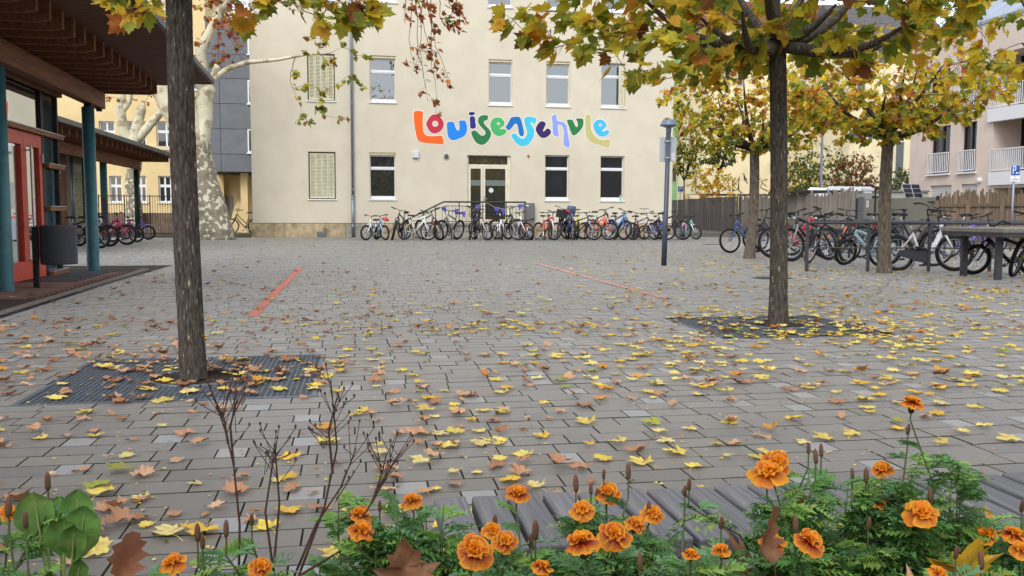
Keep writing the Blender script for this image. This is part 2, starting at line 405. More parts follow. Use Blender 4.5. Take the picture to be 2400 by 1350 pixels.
m.add([(OX0 - .5, -.5, ZT), (OX1 + .5, -.5, ZT), (OX1 + .5, 11.5, ZT), (OX0 - .5, 11.5, ZT), (OX0 + 3, 5.5, ZT + 4), (OX1 - 3, 5.5, ZT + 4)], [(0, 1, 5, 4), (1, 2, 5), (2, 3, 4, 5), (3, 0, 4), (3, 2, 1, 0)])
m.build('roof', M_tile, school)

def window(r_, kind, top, z_idx):
    x0, x1, z0, z1 = r_; Y = DEP
    f = MB(); fw = .055
    boxh = .10 if kind == 'box' else 0.0
    zt = z1 - boxh; zb = z0 + .02; zr = zb + (zt - zb) * .70
    f.box(x0, x0 + fw, Y - .03, Y + .04, zb, zt); f.box(x1 - fw, x1, Y - .03, Y + .04, zb, zt)
    f.box(x0 + fw, x1 - fw, Y - .03, Y + .04, zt - fw, zt); f.box(x0 + fw, x1 - fw, Y - .03, Y + .04, zb, zb + .12)
    f.box(x0 + fw, x1 - fw, Y - .028, Y + .04, zr - .06, zr + .07)
    wo = f.build('window', M_white, school)
    s_ = MB(); s_.box(x0 + fw + .0, x1 - fw, Y - .042, Y - .031, zr - .012, zr + .016); s_.box(x0 + fw, x1 - fw, Y - .036, Y - .030, zb + .115, zb + .135); s_.build('sash_bead', M_white, wo)
    for (a, b) in ((zb + .12, zr - .06), (zr + .07, zt - fw)):
        p = MB(); p.add([(x0 + fw, Y + .01, a), (x1 - fw, Y + .01, a), (x1 - fw, Y + .01, b), (x0 + fw, Y + .01, b)], [(0, 1, 2, 3)]); p.build('pane', G_up if top else G_low, wo)
    if boxh:
        b_ = MB(); b_.box(x0 + .005, x1 - .005, .05, Y + .03, zt + .002, z1 - .004); b_.build('blind_box', M_creamtrim, wo)
    sl_ = MB(); sl_.box(x0 - .035, x1 + .035, -.05, Y - .03, z0 - .035, z0 + .012); sl_.build('sill', M_sill, wo)
    # narrow guide rails at the jambs
    gr = MB(); gr.box(x0, x0 + .03, .06, Y - .031, zb, zt - .001); gr.box(x1 - .03, x1, .06, Y - .031, zb, zt - .001); gr.build('guide_rail', M_creamtrim, wo)
    return wo
M_shut = mat('pale_green_shutter', S(222, 219, 190), S(206, 204, 172), rough=.7, scale=7, vary=.03)
M_slatdark = mat('shutter_gap', S(104, 98, 78), rough=.9)
def shutter(r_):
    x0, x1, z0, z1 = r_
    b = MB(); b.box(x0 + .001, x1 - .001, .15, .19, z0, z1); sh = b.build('shuttered_window', M_slatdark, school)
    fr_ = MB()
    for (a, c, d, e) in ((x0, x0 + .035, z0 + .03, z1), (x1 - .035, x1, z0 + .03, z1), (x0 + .035, x1 - .035, z1 - .04, z1)): fr_.box(a, c, .07, .148, d, e)
    fr_.build('frame', mat('shutter_frame', S(120, 108, 84), rough=.8), sh)
    n = 4; a0 = x0 + .05; wd = (x1 - x0 - .10) / n
    for k in range(n):
        p = MB(); px0, px1 = a0 + k * wd + .006, a0 + (k + 1) * wd - .006; zb, zt = z0 + .05, z1 - .06
        p.box(px0, px0 + .04, .06, .10, zb, zt); p.box(px1 - .04, px1, .06, .10, zb, zt); p.box(px0 + .04, px1 - .04, .06, .10, zt - .06, zt); p.box(px0 + .04, px1 - .04, .06, .10, zb, zb + .06)
        ns = 30
        for q in range(ns):
            zz = zb + .06 + (zt - zb - .12) * (q + .5) / ns; h = (zt - zb - .12) / ns
            p.add([(px0 + .04, .065, zz - h * .34), (px1 - .04, .065, zz - h * .34), (px1 - .04, .098, zz + h * .36), (px0 + .04, .098, zz + h * .36)], [(0, 1, 2, 3)])
        p.build('shutter_leaf', M_shut, sh)
    s_ = MB(); s_.box(x0 - .04, x1 + .04, -.05, .149, z0 - .04, z0 + .01); s_.build('sill', M_sill, sh)
for i, (k, r_) in enumerate(wins):
    if k == 'shutter': shutter(r_)
    elif k == 'w': window(r_, 'box' if i in (1, 2, 3, 6) else 'plain', i < 5 or i >= 10, i)
# folded shutter leaf on the jamb of the last upper window
x0, x1, z0, z1 = wins[4][1]; m = MB()
for k in range(4): m.box(x1 - .30 + .065 * k, x1 - .25 + .065 * k, .02, .05, z0 + .05, z1 - .10)
m.build('folded_shutter', M_shut, school)
# entrance door
x0, x1, z0, z1 = wins[7][1]; M_door = mat('cream_door_frame', S(232, 226, 204), S(222, 214, 190), rough=.5, scale=5); zt = z1 - .44
d = MB(); Y = .15
for (a, b, c, e) in ((x0, x0 + .07, z0, z1), (x1 - .13, x1, z0, z1), (x0 + .07, x1 - .13, zt - .03, zt + .05), (x0 + .07, x1 - .13, z1 - .03, z1)): d.box(a, b, Y - .05, Y + .03, c, e)
door = d.build('entrance_door', M_door, school)
xm = x0 + .07 + (x1 - x0 - .2) * .37
for (a, b) in ((x0 + .075, xm - .01), (xm + .01, x1 - .135)):
    lf = MB(); fw = .085
    lf.box(a, a + fw, Y - .06, Y, z0 + .01, zt - .035); lf.box(b - fw, b, Y - .06, Y, z0 + .01, zt - .035)
    lf.box(a + fw, b - fw, Y - .06, Y, zt - .13, zt - .035); lf.box(a + fw, b - fw, Y - .06, Y, z0 + .01, z0 + .16)
    l_ = lf.build('door_leaf', M_door, school); l_.parent = door
    p = MB(); p.add([(a + fw, Y - .02, z0 + .16), (b - fw, Y - .02, z0 + .16), (b - fw, Y - .02, zt - .13), (a + fw, Y - .02, zt - .13)], [(0, 1, 2, 3)]); p.build('door_pane', glass('glass_door', S(44, 46, 38), .10), door)
m = MB(); m.box(x0 + .07, x1 - .13, Y - .011, Y, zt + .05, z1 - .03); m.build('transom_pane', glass('glass_transom', S(52, 50, 40), .10), door)
m = MB(); m.tube([(xm + .06, Y - .07, z0 + 1.05), (xm + .06, Y - .12, z0 + 1.05), (xm + .17, Y - .12, z0 + 1.05)], .012, 6); m.box(xm + .035, xm + .08, Y - .075, Y - .061, z0 + .92, z0 + 1.16); m.build('handle', mat('brushed_steel', S(190, 192, 196), rough=.3, metal=.9), door)
m = MB(); m.lathe([(.11, 0), (.11, .004)], 8, M=Matrix.Translation((xm + .36, Y - .026, z0 + 1.42)) @ Matrix.Rotation(PI / 2, 4, 'X')); m.build('round_sticker', mat('sticker', S(206, 222, 224), rough=.5), door)
m = MB(); m.box(xm + .1, x1 - .22, Y - .0225, Y - .0205, z0 + 1.62, z0 + 1.86); m.box(x0 + .165, xm - .1, Y - .0225, Y - .0205, z0 + 1.62, z0 + 1.86); m.build('notice_band', mat('pale_notice', S(112, 122, 116), rough=.6), door)
# plinth of stone blocks
M_stone = mat('sandstone', S(190, 172, 138), S(160, 146, 118), rough=.95, scale=5, bump=.7, bscale=26, bdist=.02, vary=.12, dirt=S(124, 108, 84), dirt_scale=2.2, dirt_lo=.52, dirt_hi=.72)
M_stoneg = mat('grey_stone', S(164, 160, 148), S(138, 134, 124), rough=.95, scale=6, bump=.7, bscale=26, bdist=.02, vary=.12, dirt=S(104, 98, 84), dirt_scale=2.2, dirt_lo=.52, dirt_hi=.72)
rng = random.Random(5); x = OX0 - .06
while x < OX1:
    L = min(rng.uniform(.8, 1.7), OX1 + .03 - x); b = MB(); b.box(x + .004, x + L - .004, -.045 + rng.uniform(-.008, .008), .2, -.02, ZP - .025)
    bevel(b.build('plinth_stone', M_stoneg if (rng.random() < .2 or abs(x + 2.2) < .5) else M_stone, school), .012); x += L
m = MB(); m.box(OX0 - .04, OX1 + .02, -.030, .19, ZP - .024, ZP - .001); m.build('plinth_ledge', mat('plinth_dark_joint', S(84, 74, 58), rough=.9), school)  # dark brown strip between plinth stones and wall
p = onY(754, 549, FY); m = MB(); m.box(p.x - .2, p.x + .2, -.062, -.05, p.z - .1, p.z + .1)
for k in range(5): m.box(p.x - .17, p.x + .17, -.068, -.063, p.z - .08 + k * .036, p.z - .064 + k * .036)
m.build('cellar_vent', mat('grey_vent', S(112, 116, 120), rough=.6), school)
# downpipe
M_zinc = mat('zinc', S(150, 160, 172), S(128, 138, 150), rough=.45, scale=3, stretch=(3, 3, .4), metal=.5)
pt, pb = onY(822, 60, FY), onY(828, 550, FY); pxx = (pt.x + pb.x) / 2
dp = MB(); dp.tube([(pxx, -.11, ZT - .2), (pxx, -.11, 1.75)], .055, 12); dp.tube([(pxx, -.11, 1.75), (pxx, -.11, .0)], .066, 12)
dpo = dp.build('downpipe', M_zinc, school, True)
for z in (1.6, 1.75, 2.0, 3.55, 5.6, 7.7, 9.8):
    b = MB(); b.tube([(pxx, -.11, z - .025), (pxx, -.11, z + .025)], .072, 12); b.box(pxx - .012, pxx + .012, -.05, .0, z - .012, z + .012); b.build('pipe_clamp', M_zinc, dpo)
b = MB(); b.lathe([(.055, 0), (.055, .03), (.03, .035)], 14, M=Matrix.Translation((pxx, -.165, .48)) @ Matrix.Rotation(PI / 2, 4, 'X')); b.build('cleaning_cap', M_zinc, dpo)
# little wall fittings
p = onY(974, 363, FY); m = MB(); m.box(p.x - .135, p.x + .135, -.12, 0, p.z - .14, p.z + .14); bevel(m.build('wall_lamp', mat('lamp_white', S(206, 212, 222), rough=.4), school), .02)
p = onY(1046, 366, FY); m = MB(); m.plate([[(-.1, -.08), (.1, -.08), (.06, .08), (-.06, .08)]], lambda a, b, c: (p.x + a, -c, p.z + b), .1); m.build('spotlight', mat('dark_grey_metal', S(84, 90, 104), rough=.5, metal=.3), school)
p = onY(1238, 365, FY); m = MB(); m.lathe([(.04, 0), (.05, .03), (.045, .07), (.02, .09)], 12, M=Matrix.Translation((p.x, 0, p.z)) @ Matrix.Rotation(PI / 2, 4, 'X')); m.build('alarm_beacon', mat('amber_plastic', S(190, 98, 34), rough=.3), school, True)
p = onY(1455, 461, FY); m = MB(); m.lathe([(.035, 0), (.04, .12), (.035, .17), (.014, .22), (.014, .26)], 10, c=(0, 0, 0)); bo = m.build('plastic_bottle', mat('clear_bottle', S(150, 196, 198), rough=.15), None, True); bo.location = (p.x, FY + .08, wins[9][1][2] + .012); tag(bo, 'small clear bottle standing on a ground floor window sill', 'bottle')

# ---- painted lettering: each letter its own piece, digitised outline with a pale rim
LET = [
 ('letter_l', (242, 104, 34), [(92,130),(100,100),(130,92),(190,98),(200,115),(195,200),(198,310),(215,355),(250,378),(320,380),(385,375),(408,368),(422,395),(433,460),(425,472),(330,465),(200,455),(150,440),(128,405),(112,320),(98,230)], None),
 ('letter_o', (196, 50, 74), [(250,195),(290,145),(325,130),(360,140),(410,180),(435,230),(425,290),(390,330),(340,352),(290,345),(250,290),(230,240)], (336,240,34)),
 ('letter_u', (32, 136, 236), [(465,235),(480,220),(530,215),(550,230),(560,270),(575,305),(598,322),(610,300),(608,250),(600,215),(615,203),(665,200),(682,215),(698,280),(690,340),(665,380),(600,410),(545,427),(510,420),(480,390),(470,330)], None),
 ('letter_i_dot', (36, 42, 120), [(710,125),(725,108),(765,106),(787,118),(780,138),(745,145),(718,143)], None),
 ('letter_i', (40, 46, 132), [(722,165),(745,153),(775,158),(787,180),(785,220),(797,265),(790,290),(755,297),(728,290),(728,240)], None),
 ('letter_s', (44, 122, 74), [(932,150),(928,195),(905,205),(890,205),(880,225),(900,260),(945,300),(970,345),(955,400),(920,450),(880,477),(840,478),(795,455),(760,400),(740,345),(745,325),(775,312),(800,322),(825,350),(855,375),(885,372),(905,345),(895,320),(850,275),(820,235),(815,195),(835,155),(870,142),(915,142)], None),
 ('letter_e', (72, 182, 106), [(955,235),(975,190),(1010,170),(1050,165),(1095,185),(1118,225),(1112,258),(1085,278),(1060,292),(1075,303),(1110,295),(1148,318),(1120,360),(1065,382),(1010,370),(975,330),(958,285)], (1047,238,18)),
 ('letter_n', (22, 112, 188), [(1125,275),(1150,245),(1175,190),(1195,165),(1240,160),(1280,160),(1300,180),(1320,260),(1337,340),(1330,375),(1305,385),(1280,365),(1270,300),(1262,255),(1245,235),(1228,245),(1195,290),(1165,317),(1140,300)], None),
 ('letter_s', (68, 196, 226), [(1335,195),(1350,165),(1395,157),(1460,170),(1480,185),(1462,240),(1440,243),(1420,215),(1405,225),(1425,260),(1450,300),(1452,360),(1430,420),(1380,480),(1325,498),(1270,480),(1225,435),(1192,385),(1195,360),(1220,345),(1250,355),(1270,385),(1310,412),(1345,400),(1370,360),(1368,310),(1345,255)], None),
 ('letter_c', (56, 34, 100), [(1490,240),(1520,212),(1545,210),(1575,225),(1582,245),(1560,290),(1545,325),(1560,328),(1585,300),(1605,290),(1630,305),(1645,335),(1620,370),(1580,398),(1540,403),(1505,380),(1475,335),(1462,295)], None),
 ('letter_h', (140, 160, 236), [(1640,165),(1655,148),(1690,132),(1700,145),(1705,210),(1745,212),(1790,230),(1815,260),(1825,330),(1840,420),(1853,475),(1845,505),(1825,512),(1795,495),(1775,465),(1780,400),(1785,330),(1770,270),(1740,245),(1715,250),(1718,310),(1730,385),(1700,383),(1662,372),(1655,300),(1655,220)], None),
 ('letter_u', (40, 122, 70), [(1815,205),(1825,193),(1880,192),(1895,225),(1915,270),(1930,280),(1943,255),(1935,215),(1915,185),(1935,178),(1990,180),(2005,200),(2003,260),(1975,310),(1935,350),(1900,375),(1875,365),(1855,320),(1838,265)], None),
 ('letter_l', (194, 188, 124), [(2020,150),(2040,133),(2075,135),(2087,160),(2085,250),(2090,310),(2110,350),(2150,395),(2200,422),(2255,420),(2290,407),(2303,430),(2302,485),(2290,512),(2270,510),(2190,485),(2110,458),(2060,425),(2030,380),(2025,290)], None),
 ('letter_e', (70, 186, 232), [(2110,250),(2130,215),(2165,195),(2200,190),(2240,210),(2265,250),(2258,275),(2230,300),(2205,320),(2220,330),(2250,318),(2275,305),(2300,335),(2275,365),(2235,385),(2190,385),(2150,355),(2125,310)], (2193,253,18))]
lw = school
def wallpt(p):
    q = onY(950 + p[0] / 4.8, 240 + p[1] / 4.8, FY); return (q.x, q.z)
M_rim = mat('pale_rim_paint', S(236, 232, 220), rough=.85)
for (nm, c, pts, hl) in LET:
    P = [wallpt(p) for p in chaikin(pts, 2)]; loops = [P]
    if hl:
        loops.append([wallpt((hl[0] + hl[2] * math.cos(t * PI / 9), hl[1] + hl[2] * math.sin(t * PI / 9))) for t in range(18)])
    m = MB(); m.plate(loops, lambda a, b, d_: (a, -.002 - d_, b), .004); lo = m.build(nm, mat('paint_%d_%d_%d' % c, S(*c), rough=.75), lw)
    A = sum(P[i][0] * P[(i + 1) % len(P)][1] - P[(i + 1) % len(P)][0] * P[i][1] for i in range(len(P))); sg = 1 if A > 0 else -1; Q = []
    for i in range(len(P)):
        a, b = Vector(P[i - 1]), Vector(P[(i + 1) % len(P)]); d_ = (b - a).normalized(); Q.append((P[i][0] + d_.y * .028 * sg, P[i][1] - d_.x * .028 * sg))
    loops2 = [Q] + ([[(p[0] * .8 + sum(z[0] for z in loops[1]) / 18 * .2, p[1] * .8 + sum(z[1] for z in loops[1]) / 18 * .2) for p in loops[1]]] if hl else [])
    m = MB(); m.plate(loops2, lambda a, b, d_: (a, -.0005 - d_, b), .0015); m.build('pale_rim', M_rim, lo)

# ---- entrance stair with railing, bunting, cabinet
x0, x1, z0, z1 = wins[7][1]
sx0, sx1 = onY(1030, 520, FY - 1.3).x, onY(1226, 520, FY - 1.3).x; ZL = .60; SYF = FY - 1.55
st = thing('entrance_stair', 'grey stone entrance landing with steps before the double door', 'stair', (0, 0, 0))
m = MB(); m.box(sx0, sx1 + .15, SYF + .02, FY - .05, ZL - .1, ZL); bevel(m.build('landing_slab', M_stoneg, st), .01)
rng = random.Random(8)
for row in range(2):
    x = sx0 + .01 - row * .12
    while x < sx1 + .1:
        L = min(rng.uniform(.38, .8), sx1 + .12 - x)
        if L < .1: break
        b = MB(); b.box(x + .005, x + L - .005, SYF + .06 + rng.uniform(-.012, .012), SYF + .4, row * .25, row * .25 + .24); bevel(b.build('stone_block', M_stoneg, st), .012); x += L
m = MB(); m.box(sx0 + .02, sx1 + .1, SYF + .4, FY - .06, 0, ZL - .101); m.build('landing_core', M_stoneg, st)
lx = onY(938, 530, FY - 1.3).x
for k in range(4):
    b = MB(); xa = lx + (sx0 - lx) * k / 4; b.box(xa, sx0 - .002, SYF + .1, FY - .06, k * .15 + .001, k * .15 + .15); bevel(b.build('step', M_stoneg, st), .006)
rail = thing('handrail', 'dark metal railing along the entrance steps and landing', 'railing', (0, 0, 0)); M_rail = mat('dark_rail', S(66, 66, 66), rough=.5, metal=.4)
RY = SYF + .12; a, b, c = onY(950, 517, RY), onY(1040, 473, RY), onY(1233, 474, RY); zr = b.z
m = MB(); m.tube([(a.x, RY, a.z), (b.x, RY, zr), (c.x, RY, zr)], .035, 8); m.build('top_rail', M_rail, rail)
m = MB(); m.tube([(a.x + .5, RY, a.z + .12), (b.x + .05, RY, zr - .17), (c.x, RY, zr - .17)], .014, 6); m.build('upper_bar', M_rail, rail)
m = MB(); m.tube([(b.x, RY, ZL + .08), (c.x, RY, ZL + .08)], .014, 6); m.build('lower_bar', M_rail, rail)
n = 34
for k in range(n + 1):
    x = a.x + .25 + (c.x - a.x - .25) * k / n; t = min(1, (x - a.x) / (b.x - a.x)); zt_ = a.z + (zr - a.z) * t; zb_ = .02 + max(0, min(1, (x - lx) / (sx0 - lx))) * (ZL - .02)
    post = k % 7 == 0
    if x < sx0 and not post and k % 3: continue
    bm_ = MB(); bm_.tube([(x, RY, zb_), (x, RY, zt_ - (0 if post else .17))], .022 if post else .009, 6); bm_.build('post' if post else 'baluster', M_rail, rail)
bun = thing('bunting', 'string of purple pennants tied along the entrance railing', 'bunting', (0, 0, 0))
M_pur = mat('purple_cloth', S(94, 88, 178), S(78, 72, 160), rough=.8, scale=8); pts = []
for (px_, py_) in ((1038, 484), (1056, 492), (1075, 490), (1092, 498), (1108, 493), (1126, 478), (1142, 476), (1160, 486), (1182, 490), (1200, 484), (1218, 478)): q = onY(px_, py_, RY - .06); pts.append((q.x, q.y, q.z))
m = MB(); m.tube(pts, .007, 4); m.build('string', mat('string', S(210, 206, 200), rough=.9), bun)
for i, (px_, py_) in enumerate(((1041, 485), (1070, 490), (1085, 496), (1121, 481), (1164, 488), (1178, 490), (1220, 479))):
    q = onY(px_, py_, RY - .07); s_ = .12; m = MB(); tw = (.05, -.04, .06, -.03, .02, .05, -.05)[i]
    m.add([(q.x - s_, q.y - tw, q.z), (q.x + s_, q.y + tw, q.z + .01), (q.x + tw, q.y - .02, q.z - .28), (q.x - s_, q.y - tw + .004, q.z), (q.x + s_, q.y + tw + .004, q.z + .01), (q.x + tw, q.y - .016, q.z - .28)], [(0, 1, 2), (5, 4, 3), (0, 2, 5, 3), (1, 4, 5, 2), (0, 3, 4, 1)]); m.build('pennant', M_pur, bun)
cb = thing('electrical_cabinet', 'dark grey electrical cabinet on the wall beside the entrance', 'cabinet', (0, 0, 0))
p0, p1 = onY(1230, 476, FY - .3), onY(1253, 519, FY - .3); m = MB(); m.box(p0.x, p1.x, FY - .3, FY - .002, p1.z, p0.z); bevel(m.build('box', mat('cabinet_grey', S(98, 98, 100), rough=.5), cb), .01)
m = MB(); m.box(p0.x + .03, p1.x - .03, FY - .308, FY - .301, p1.z + .08, p0.z - .03); m.build('cabinet_door', mat('cabinet_grey2', S(108, 108, 110), rough=.5), cb)
m = MB(); m.box(p0.x + .06, p0.x + .18, FY - .312, FY - .3085, p0.z - .13, p0.z - .08); m.build('name_plate', M_white, cb)
m = MB(); m.box(p0.x + .01, p1.x - .01, FY - .28, FY - .07, ZP, p1.z - .001); m.box(p0.x + .01, p1.x - .01, FY - .28, FY - .07, 0, ZP - .002); m.build('cabinet_base', M_stoneg, cb)

# ================================================================ grey annex and yellow wing behind
AY = 47.0
ann = thing('grey_annex', 'dark grey panel clad annex between the school and the yellow wing', 'building', (0, AY, 0))
ax0, ax1 = onY(486, 300, AY).x, OX0 + 2.0; zt, zb = onY(540, 42, AY).z, onY(540, 403, AY).z
M_pan = mat('grey_panel', S(112, 117, 124), S(104, 109, 117), rough=.6, scale=2, vary=.05); M_gap = mat('panel_gap', S(70, 72, 76), rough=.8)
m = MB(); m.box(ax0, ax1, .03, 8, zb, zt); m.build('wall', M_gap, ann)
zz = [zt - .12]; hts = [onY(540, y, AY).z for y in (70, 127, 184, 243, 302, 361)]; lv = [zt - .14] + hts[:] + [zb + .005]
cx = [ax0, ax0 + .62, ax0 + 2.75, ax1]
for i in range(len(lv) - 1):
    for j in range(3):
        b = MB(); b.box(cx[j] + .012, cx[j + 1] - .012, .0, .028, lv[i + 1] + .012, lv[i] - .012); b.build('panel', M_pan, ann)
m = MB(); m.box(ax0 - .05, ax1, -.06, 8, zt - .12, zt); m.build('parapet', mat('parapet_metal', S(128, 130, 132), rough=.5), ann)
m = MB(); q = onY(548, 40, AY)
for k in range(8): q2 = onY(548, 41 + k * 2.2, AY); m.box(q2.x - .28, q2.x + .28, -.02, -.002, q2.z - .014, q2.z + .014)
m.build('vent_grille', M_gap, ann)
for (y0, y1) in ((90, 127), (188, 243), (303, 358)):
    a, b = onY(580, y0, AY), onY(592, y1, AY); wo = MB(); wo.box(a.x, a.x + 1.1, -.04, -.002, b.z, a.z); w_ = wo.build('window', M_white, ann)
    p = MB(); p.box(a.x + .07, a.x + 1.03, -.046, -.0415, b.z + .08, a.z - .06); p.build('pane', G_up, w_); s_ = MB(); s_.box(a.x - .06, a.x + 1.1, -.1, -.041, b.z - .06, b.z); s_.build('sill', M_sill, w_)
M_yel = mat('yellow_render', S(236, 212, 160), S(226, 202, 150), rough=.9, scale=1.5, bump=.15, bscale=60, dirt=S(214, 188, 140), dirt_scale=.4, dirt_lo=.5, dirt_hi=.8, world=True)
m = MB(); m.box(ax0 + .3, ax1, 3.6, 3.8, 0, zb); m.box(ax0, ax0 + .3, 3.0, 3.8, 0, zb); m.build('recess_wall', M_yel, ann)
q = onY(566, 430, AY); m = MB(); m.box(q.x - .15, q.x + .2, .8, 1.2, 0, zb); m.build('pier', M_yel, ann)
a = onY(519, 459, AY + 3.4); b = onY(546, 530, AY + 3.4); m = MB(); m.box(a.x, b.x, 3.52, 3.599, 0, a.z); m.build('grey_door', mat('door_grey', S(148, 146, 140), rough=.6), ann)
q = onY(552, 500, AY + .9); m = MB(); m.plate([[(-.5, 0), (.55, 0), (.55, 1.6), (.05, 1.6), (-.15, 1.3)]], lambda a_, b_, c_: (q.x + a_, 1.6 + c_, b_), .25); m.build('stair_cheek', M_yel, ann)
m = MB(); m.box(onY(515, 440, AY).x - .2, onY(515, 440, AY).x + .15, 3.5, 3.599, 3.0, 3.35); m.build('wall_box', M_white, ann)

WY = 57.0
wing = thing('yellow_wing', 'pale yellow school wing with white divided windows behind the plane trees', 'building', (0, WY, 0))
wx0, wx1 = onY(150, 300, WY).x - 8, onY(487, 300, WY).x; wl = []
for (x0p, x1p, yt, yb) in ((316, 342, 412, 474), (370, 400, 412, 474), (410, 436, 412, 474), (369, 415, 284, 348), (196, 225, 412, 474), (255, 285, 412, 474), (235, 272, 284, 348), (300, 345, 284, 348), (369, 415, 130, 210), (300, 345, 130, 210), (369, 415, -20, 70), (440, 470, 412, 474), (435, 470, 284, 348), (435, 470, 130, 210)):
    p, q = onY((x0p + x1p) / 2, yt, WY), onY((x0p + x1p) / 2, yb, WY); wl.append((onY(x0p, 400, WY).x, onY(x1p, 400, WY).x, q.z, p.z))
WZT = 17.0; xs = sorted(set([wx0, wx1] + [v for r_ in wl for v in r_[:2]])); zs = sorted(set([0, WZT] + [v for r_ in wl for v in r_[2:]])); m = MB()
for i in range(len(xs) - 1):
    for j in range(len(zs) - 1):
        cxx, czz = (xs[i] + xs[i + 1]) / 2, (zs[j] + zs[j + 1]) / 2
        if not any(r_[0] < cxx < r_[1] and r_[2] < czz < r_[3] for r_ in wl): m.add([(xs[i], 0, zs[j]), (xs[i + 1], 0, zs[j]), (xs[i + 1], 0, zs[j + 1]), (xs[i], 0, zs[j + 1])], [(0, 1, 2, 3)])
for (x0, x1, z0, z1) in wl:
    for a, b in (((x0, z0), (x0, z1)), ((x1, z1), (x1, z0)), ((x0, z1), (x1, z1)), ((x1, z0), (x0, z0))): m.add([(a[0], 0, a[1]), (b[0], 0, b[1]), (b[0], .25, b[1]), (a[0], .25, a[1])], [(0, 1, 2, 3)])
m.add([(wx1, 0, 0), (wx1, 10, 0), (wx1, 10, WZT), (wx1, 0, WZT)], [(0, 1, 2, 3)]); m.add([(wx0, 0, WZT), (wx1, 0, WZT), (wx1, 10, WZT), (wx0, 10, WZT)], [(0, 1, 2, 3)])
m.build('wall', M_yel, wing)
for (x0, x1, z0, z1) in wl:
    f = MB(); fw = .08; Y = .18; xm = (x0 + x1) / 2; zr = z0 + (z1 - z0) * .62
    for bx in ((x0, x0 + fw, z0, z1), (x1 - fw, x1, z0, z1), (x0 + fw, x1 - fw, z0, z0 + fw), (x0 + fw, x1 - fw, z1 - fw, z1), (xm - .05, xm + .05, z0 + fw, z1 - fw), (x0 + fw, xm - .05, zr - .08, zr + .08), (xm + .05, x1 - fw, zr - .08, zr + .08)): f.box(bx[0], bx[1], Y - .04, Y + .04, bx[2], bx[3])
    wo = f.build('window', M_white, wing); p = MB(); p.add([(x0 + fw, Y + .01, z0 + fw), (x1 - fw, Y + .01, z0 + fw), (x1 - fw, Y + .01, z1 - fw), (x0 + fw, Y + .01, z1 - fw)], [(0, 1, 2, 3)]); p.build('pane', G_low, wo)
    s_ = MB(); s_.box(x0 - .08, x1 + .08, -.08, Y - .04, z0 - .08, z0 + .005); s_.build('sill', M_sill, wo)
q0, q1 = onY(421, 400, WY).x, onY(428, 400, WY).x; m = MB(); m.box(q0, q1, -.12, -.002, 0, WZT - .2); m.build('pilaster', M_yel, wing)
m = MB(); m.box(wx0, wx1 + .1, -.1, -.004, 4.75, 4.98); m.build('string_course', M_creamtrim, wing)

# ================================================================ timber pavilion on the left
M_wood = mat('brown_stained_wood', S(158, 110, 80), S(128, 86, 62), rough=.65, scale=4, stretch=(6, .6, 6), bump=.2, bscale=30, vary=.08)
M_woodd = mat('dark_soffit_wood', S(132, 94, 78), S(106, 74, 62), rough=.75, scale=4, stretch=(.6, 6, 6), vary=.08)
M_teal = mat('teal_paint', S(74, 128, 136), S(64, 114, 122), rough=.45, scale=8, dirt=S(58, 98, 104), dirt_scale=5, dirt_lo=.55, dirt_hi=.8, bump=.08, bscale=80)
M_redp = mat('red_door_paint', S(222, 88, 68), S(212, 80, 62), rough=.4, scale=6, dirt=S(168, 62, 48), dirt_scale=6, dirt_lo=.58, dirt_hi=.8)
M_blackm = mat('black_metal', S(52, 52, 54), S(40, 40, 42), rough=.5, scale=10, metal=.3)
M_zincl = mat('aluminium_cap', S(196, 196, 198), rough=.35, metal=.6)
M_glaze = glass('glass_mirror_like', S(26, 30, 30), 0.62, 0.004)
PRZ = 0.026
pav = thing('timber_pavilion', 'dark timber pavilion with teal columns and glazed red door', 'building', (-4.33, 12.15, 0), PRZ)
def pl(p):     # world to pavilion coordinates
    d_ = Vector(p) - Vector((-4.33, 12.15, 0)); c_, s_ = math.cos(PRZ), math.sin(PRZ); return Vector((d_.x * c_ + d_.y * s_, -d_.x * s_ + d_.y * c_, d_.z))
m = MB(); m.box(-6.2, .86, -4.2, 4.9, -.011, .004); m.build('brick_terrace_bed', mat('terrace_joint', S(66, 50, 44), rough=.9), pav)
rng = random.Random(3)
tm = [mat('terrace_brick', S(150, 112, 100), S(124, 94, 86), rough=.85, scale=60, vary=.14)]
q = MB(); q.add([(v[0], v[1], v[2] + .012) for v in paver_shape(.21, .105)[0]], paver_shape(.21, .105)[1]); bme = q.mesh('brick', tm[0]); bc = 0
for i in range(46):
    for j in range(6):
        y = -1.05 + i * .105; x = -.60 + j * .21 + (.105 if i % 2 else 0)
        if x > .72 or y > 3.9: continue
        if 1.55 < y < 4.1 and x < .45: continue
        o = link('brick', bme, pav, (x, y, .0035)); bc += 1
m = MB(); m.box(.74, .86, -4.2, 4.6, .0045, .012); m.build('edge_kerb', mat('kerb_concrete', S(150, 142, 132), S(126, 118, 108), rough=.9, scale=14), pav)
m = MB()
for k in range(88): m.box(.865, .945, -4.2 + k * .1, -4.2 + k * .1 + .07, -.008, .003)
tag(m.build('drain_channel', M_blackm, pav), kind='stuff')
a = pl(g(40, 690)); m = MB(); m.box(-.30, .42, 1.6, 4.05, .0055, .018); m.build('door_mat', mat('mat_grey', S(78, 80, 84), S(64, 66, 70), rough=.95, scale=90, bump=.5, bscale=240, bdist=.004), pav)
ZC = 2.78
for y in (0.0, 4.29):
    c_ = MB(); c_.lathe([(.112, 0), (.104, .02), (.100, .05), (.100, ZC)], 28, c=(0, y, .004)); co_ = c_.build('column', M_teal, pav, True)
    b = MB(); b.box(-.06, .06, y - .02, y + .02, ZC + .005, ZC + .1); b.lathe([(.075, ZC - .0), (.075, ZC + .012)], 20, c=(0, y, .005)); b.build('bracket', M_blackm, co_)
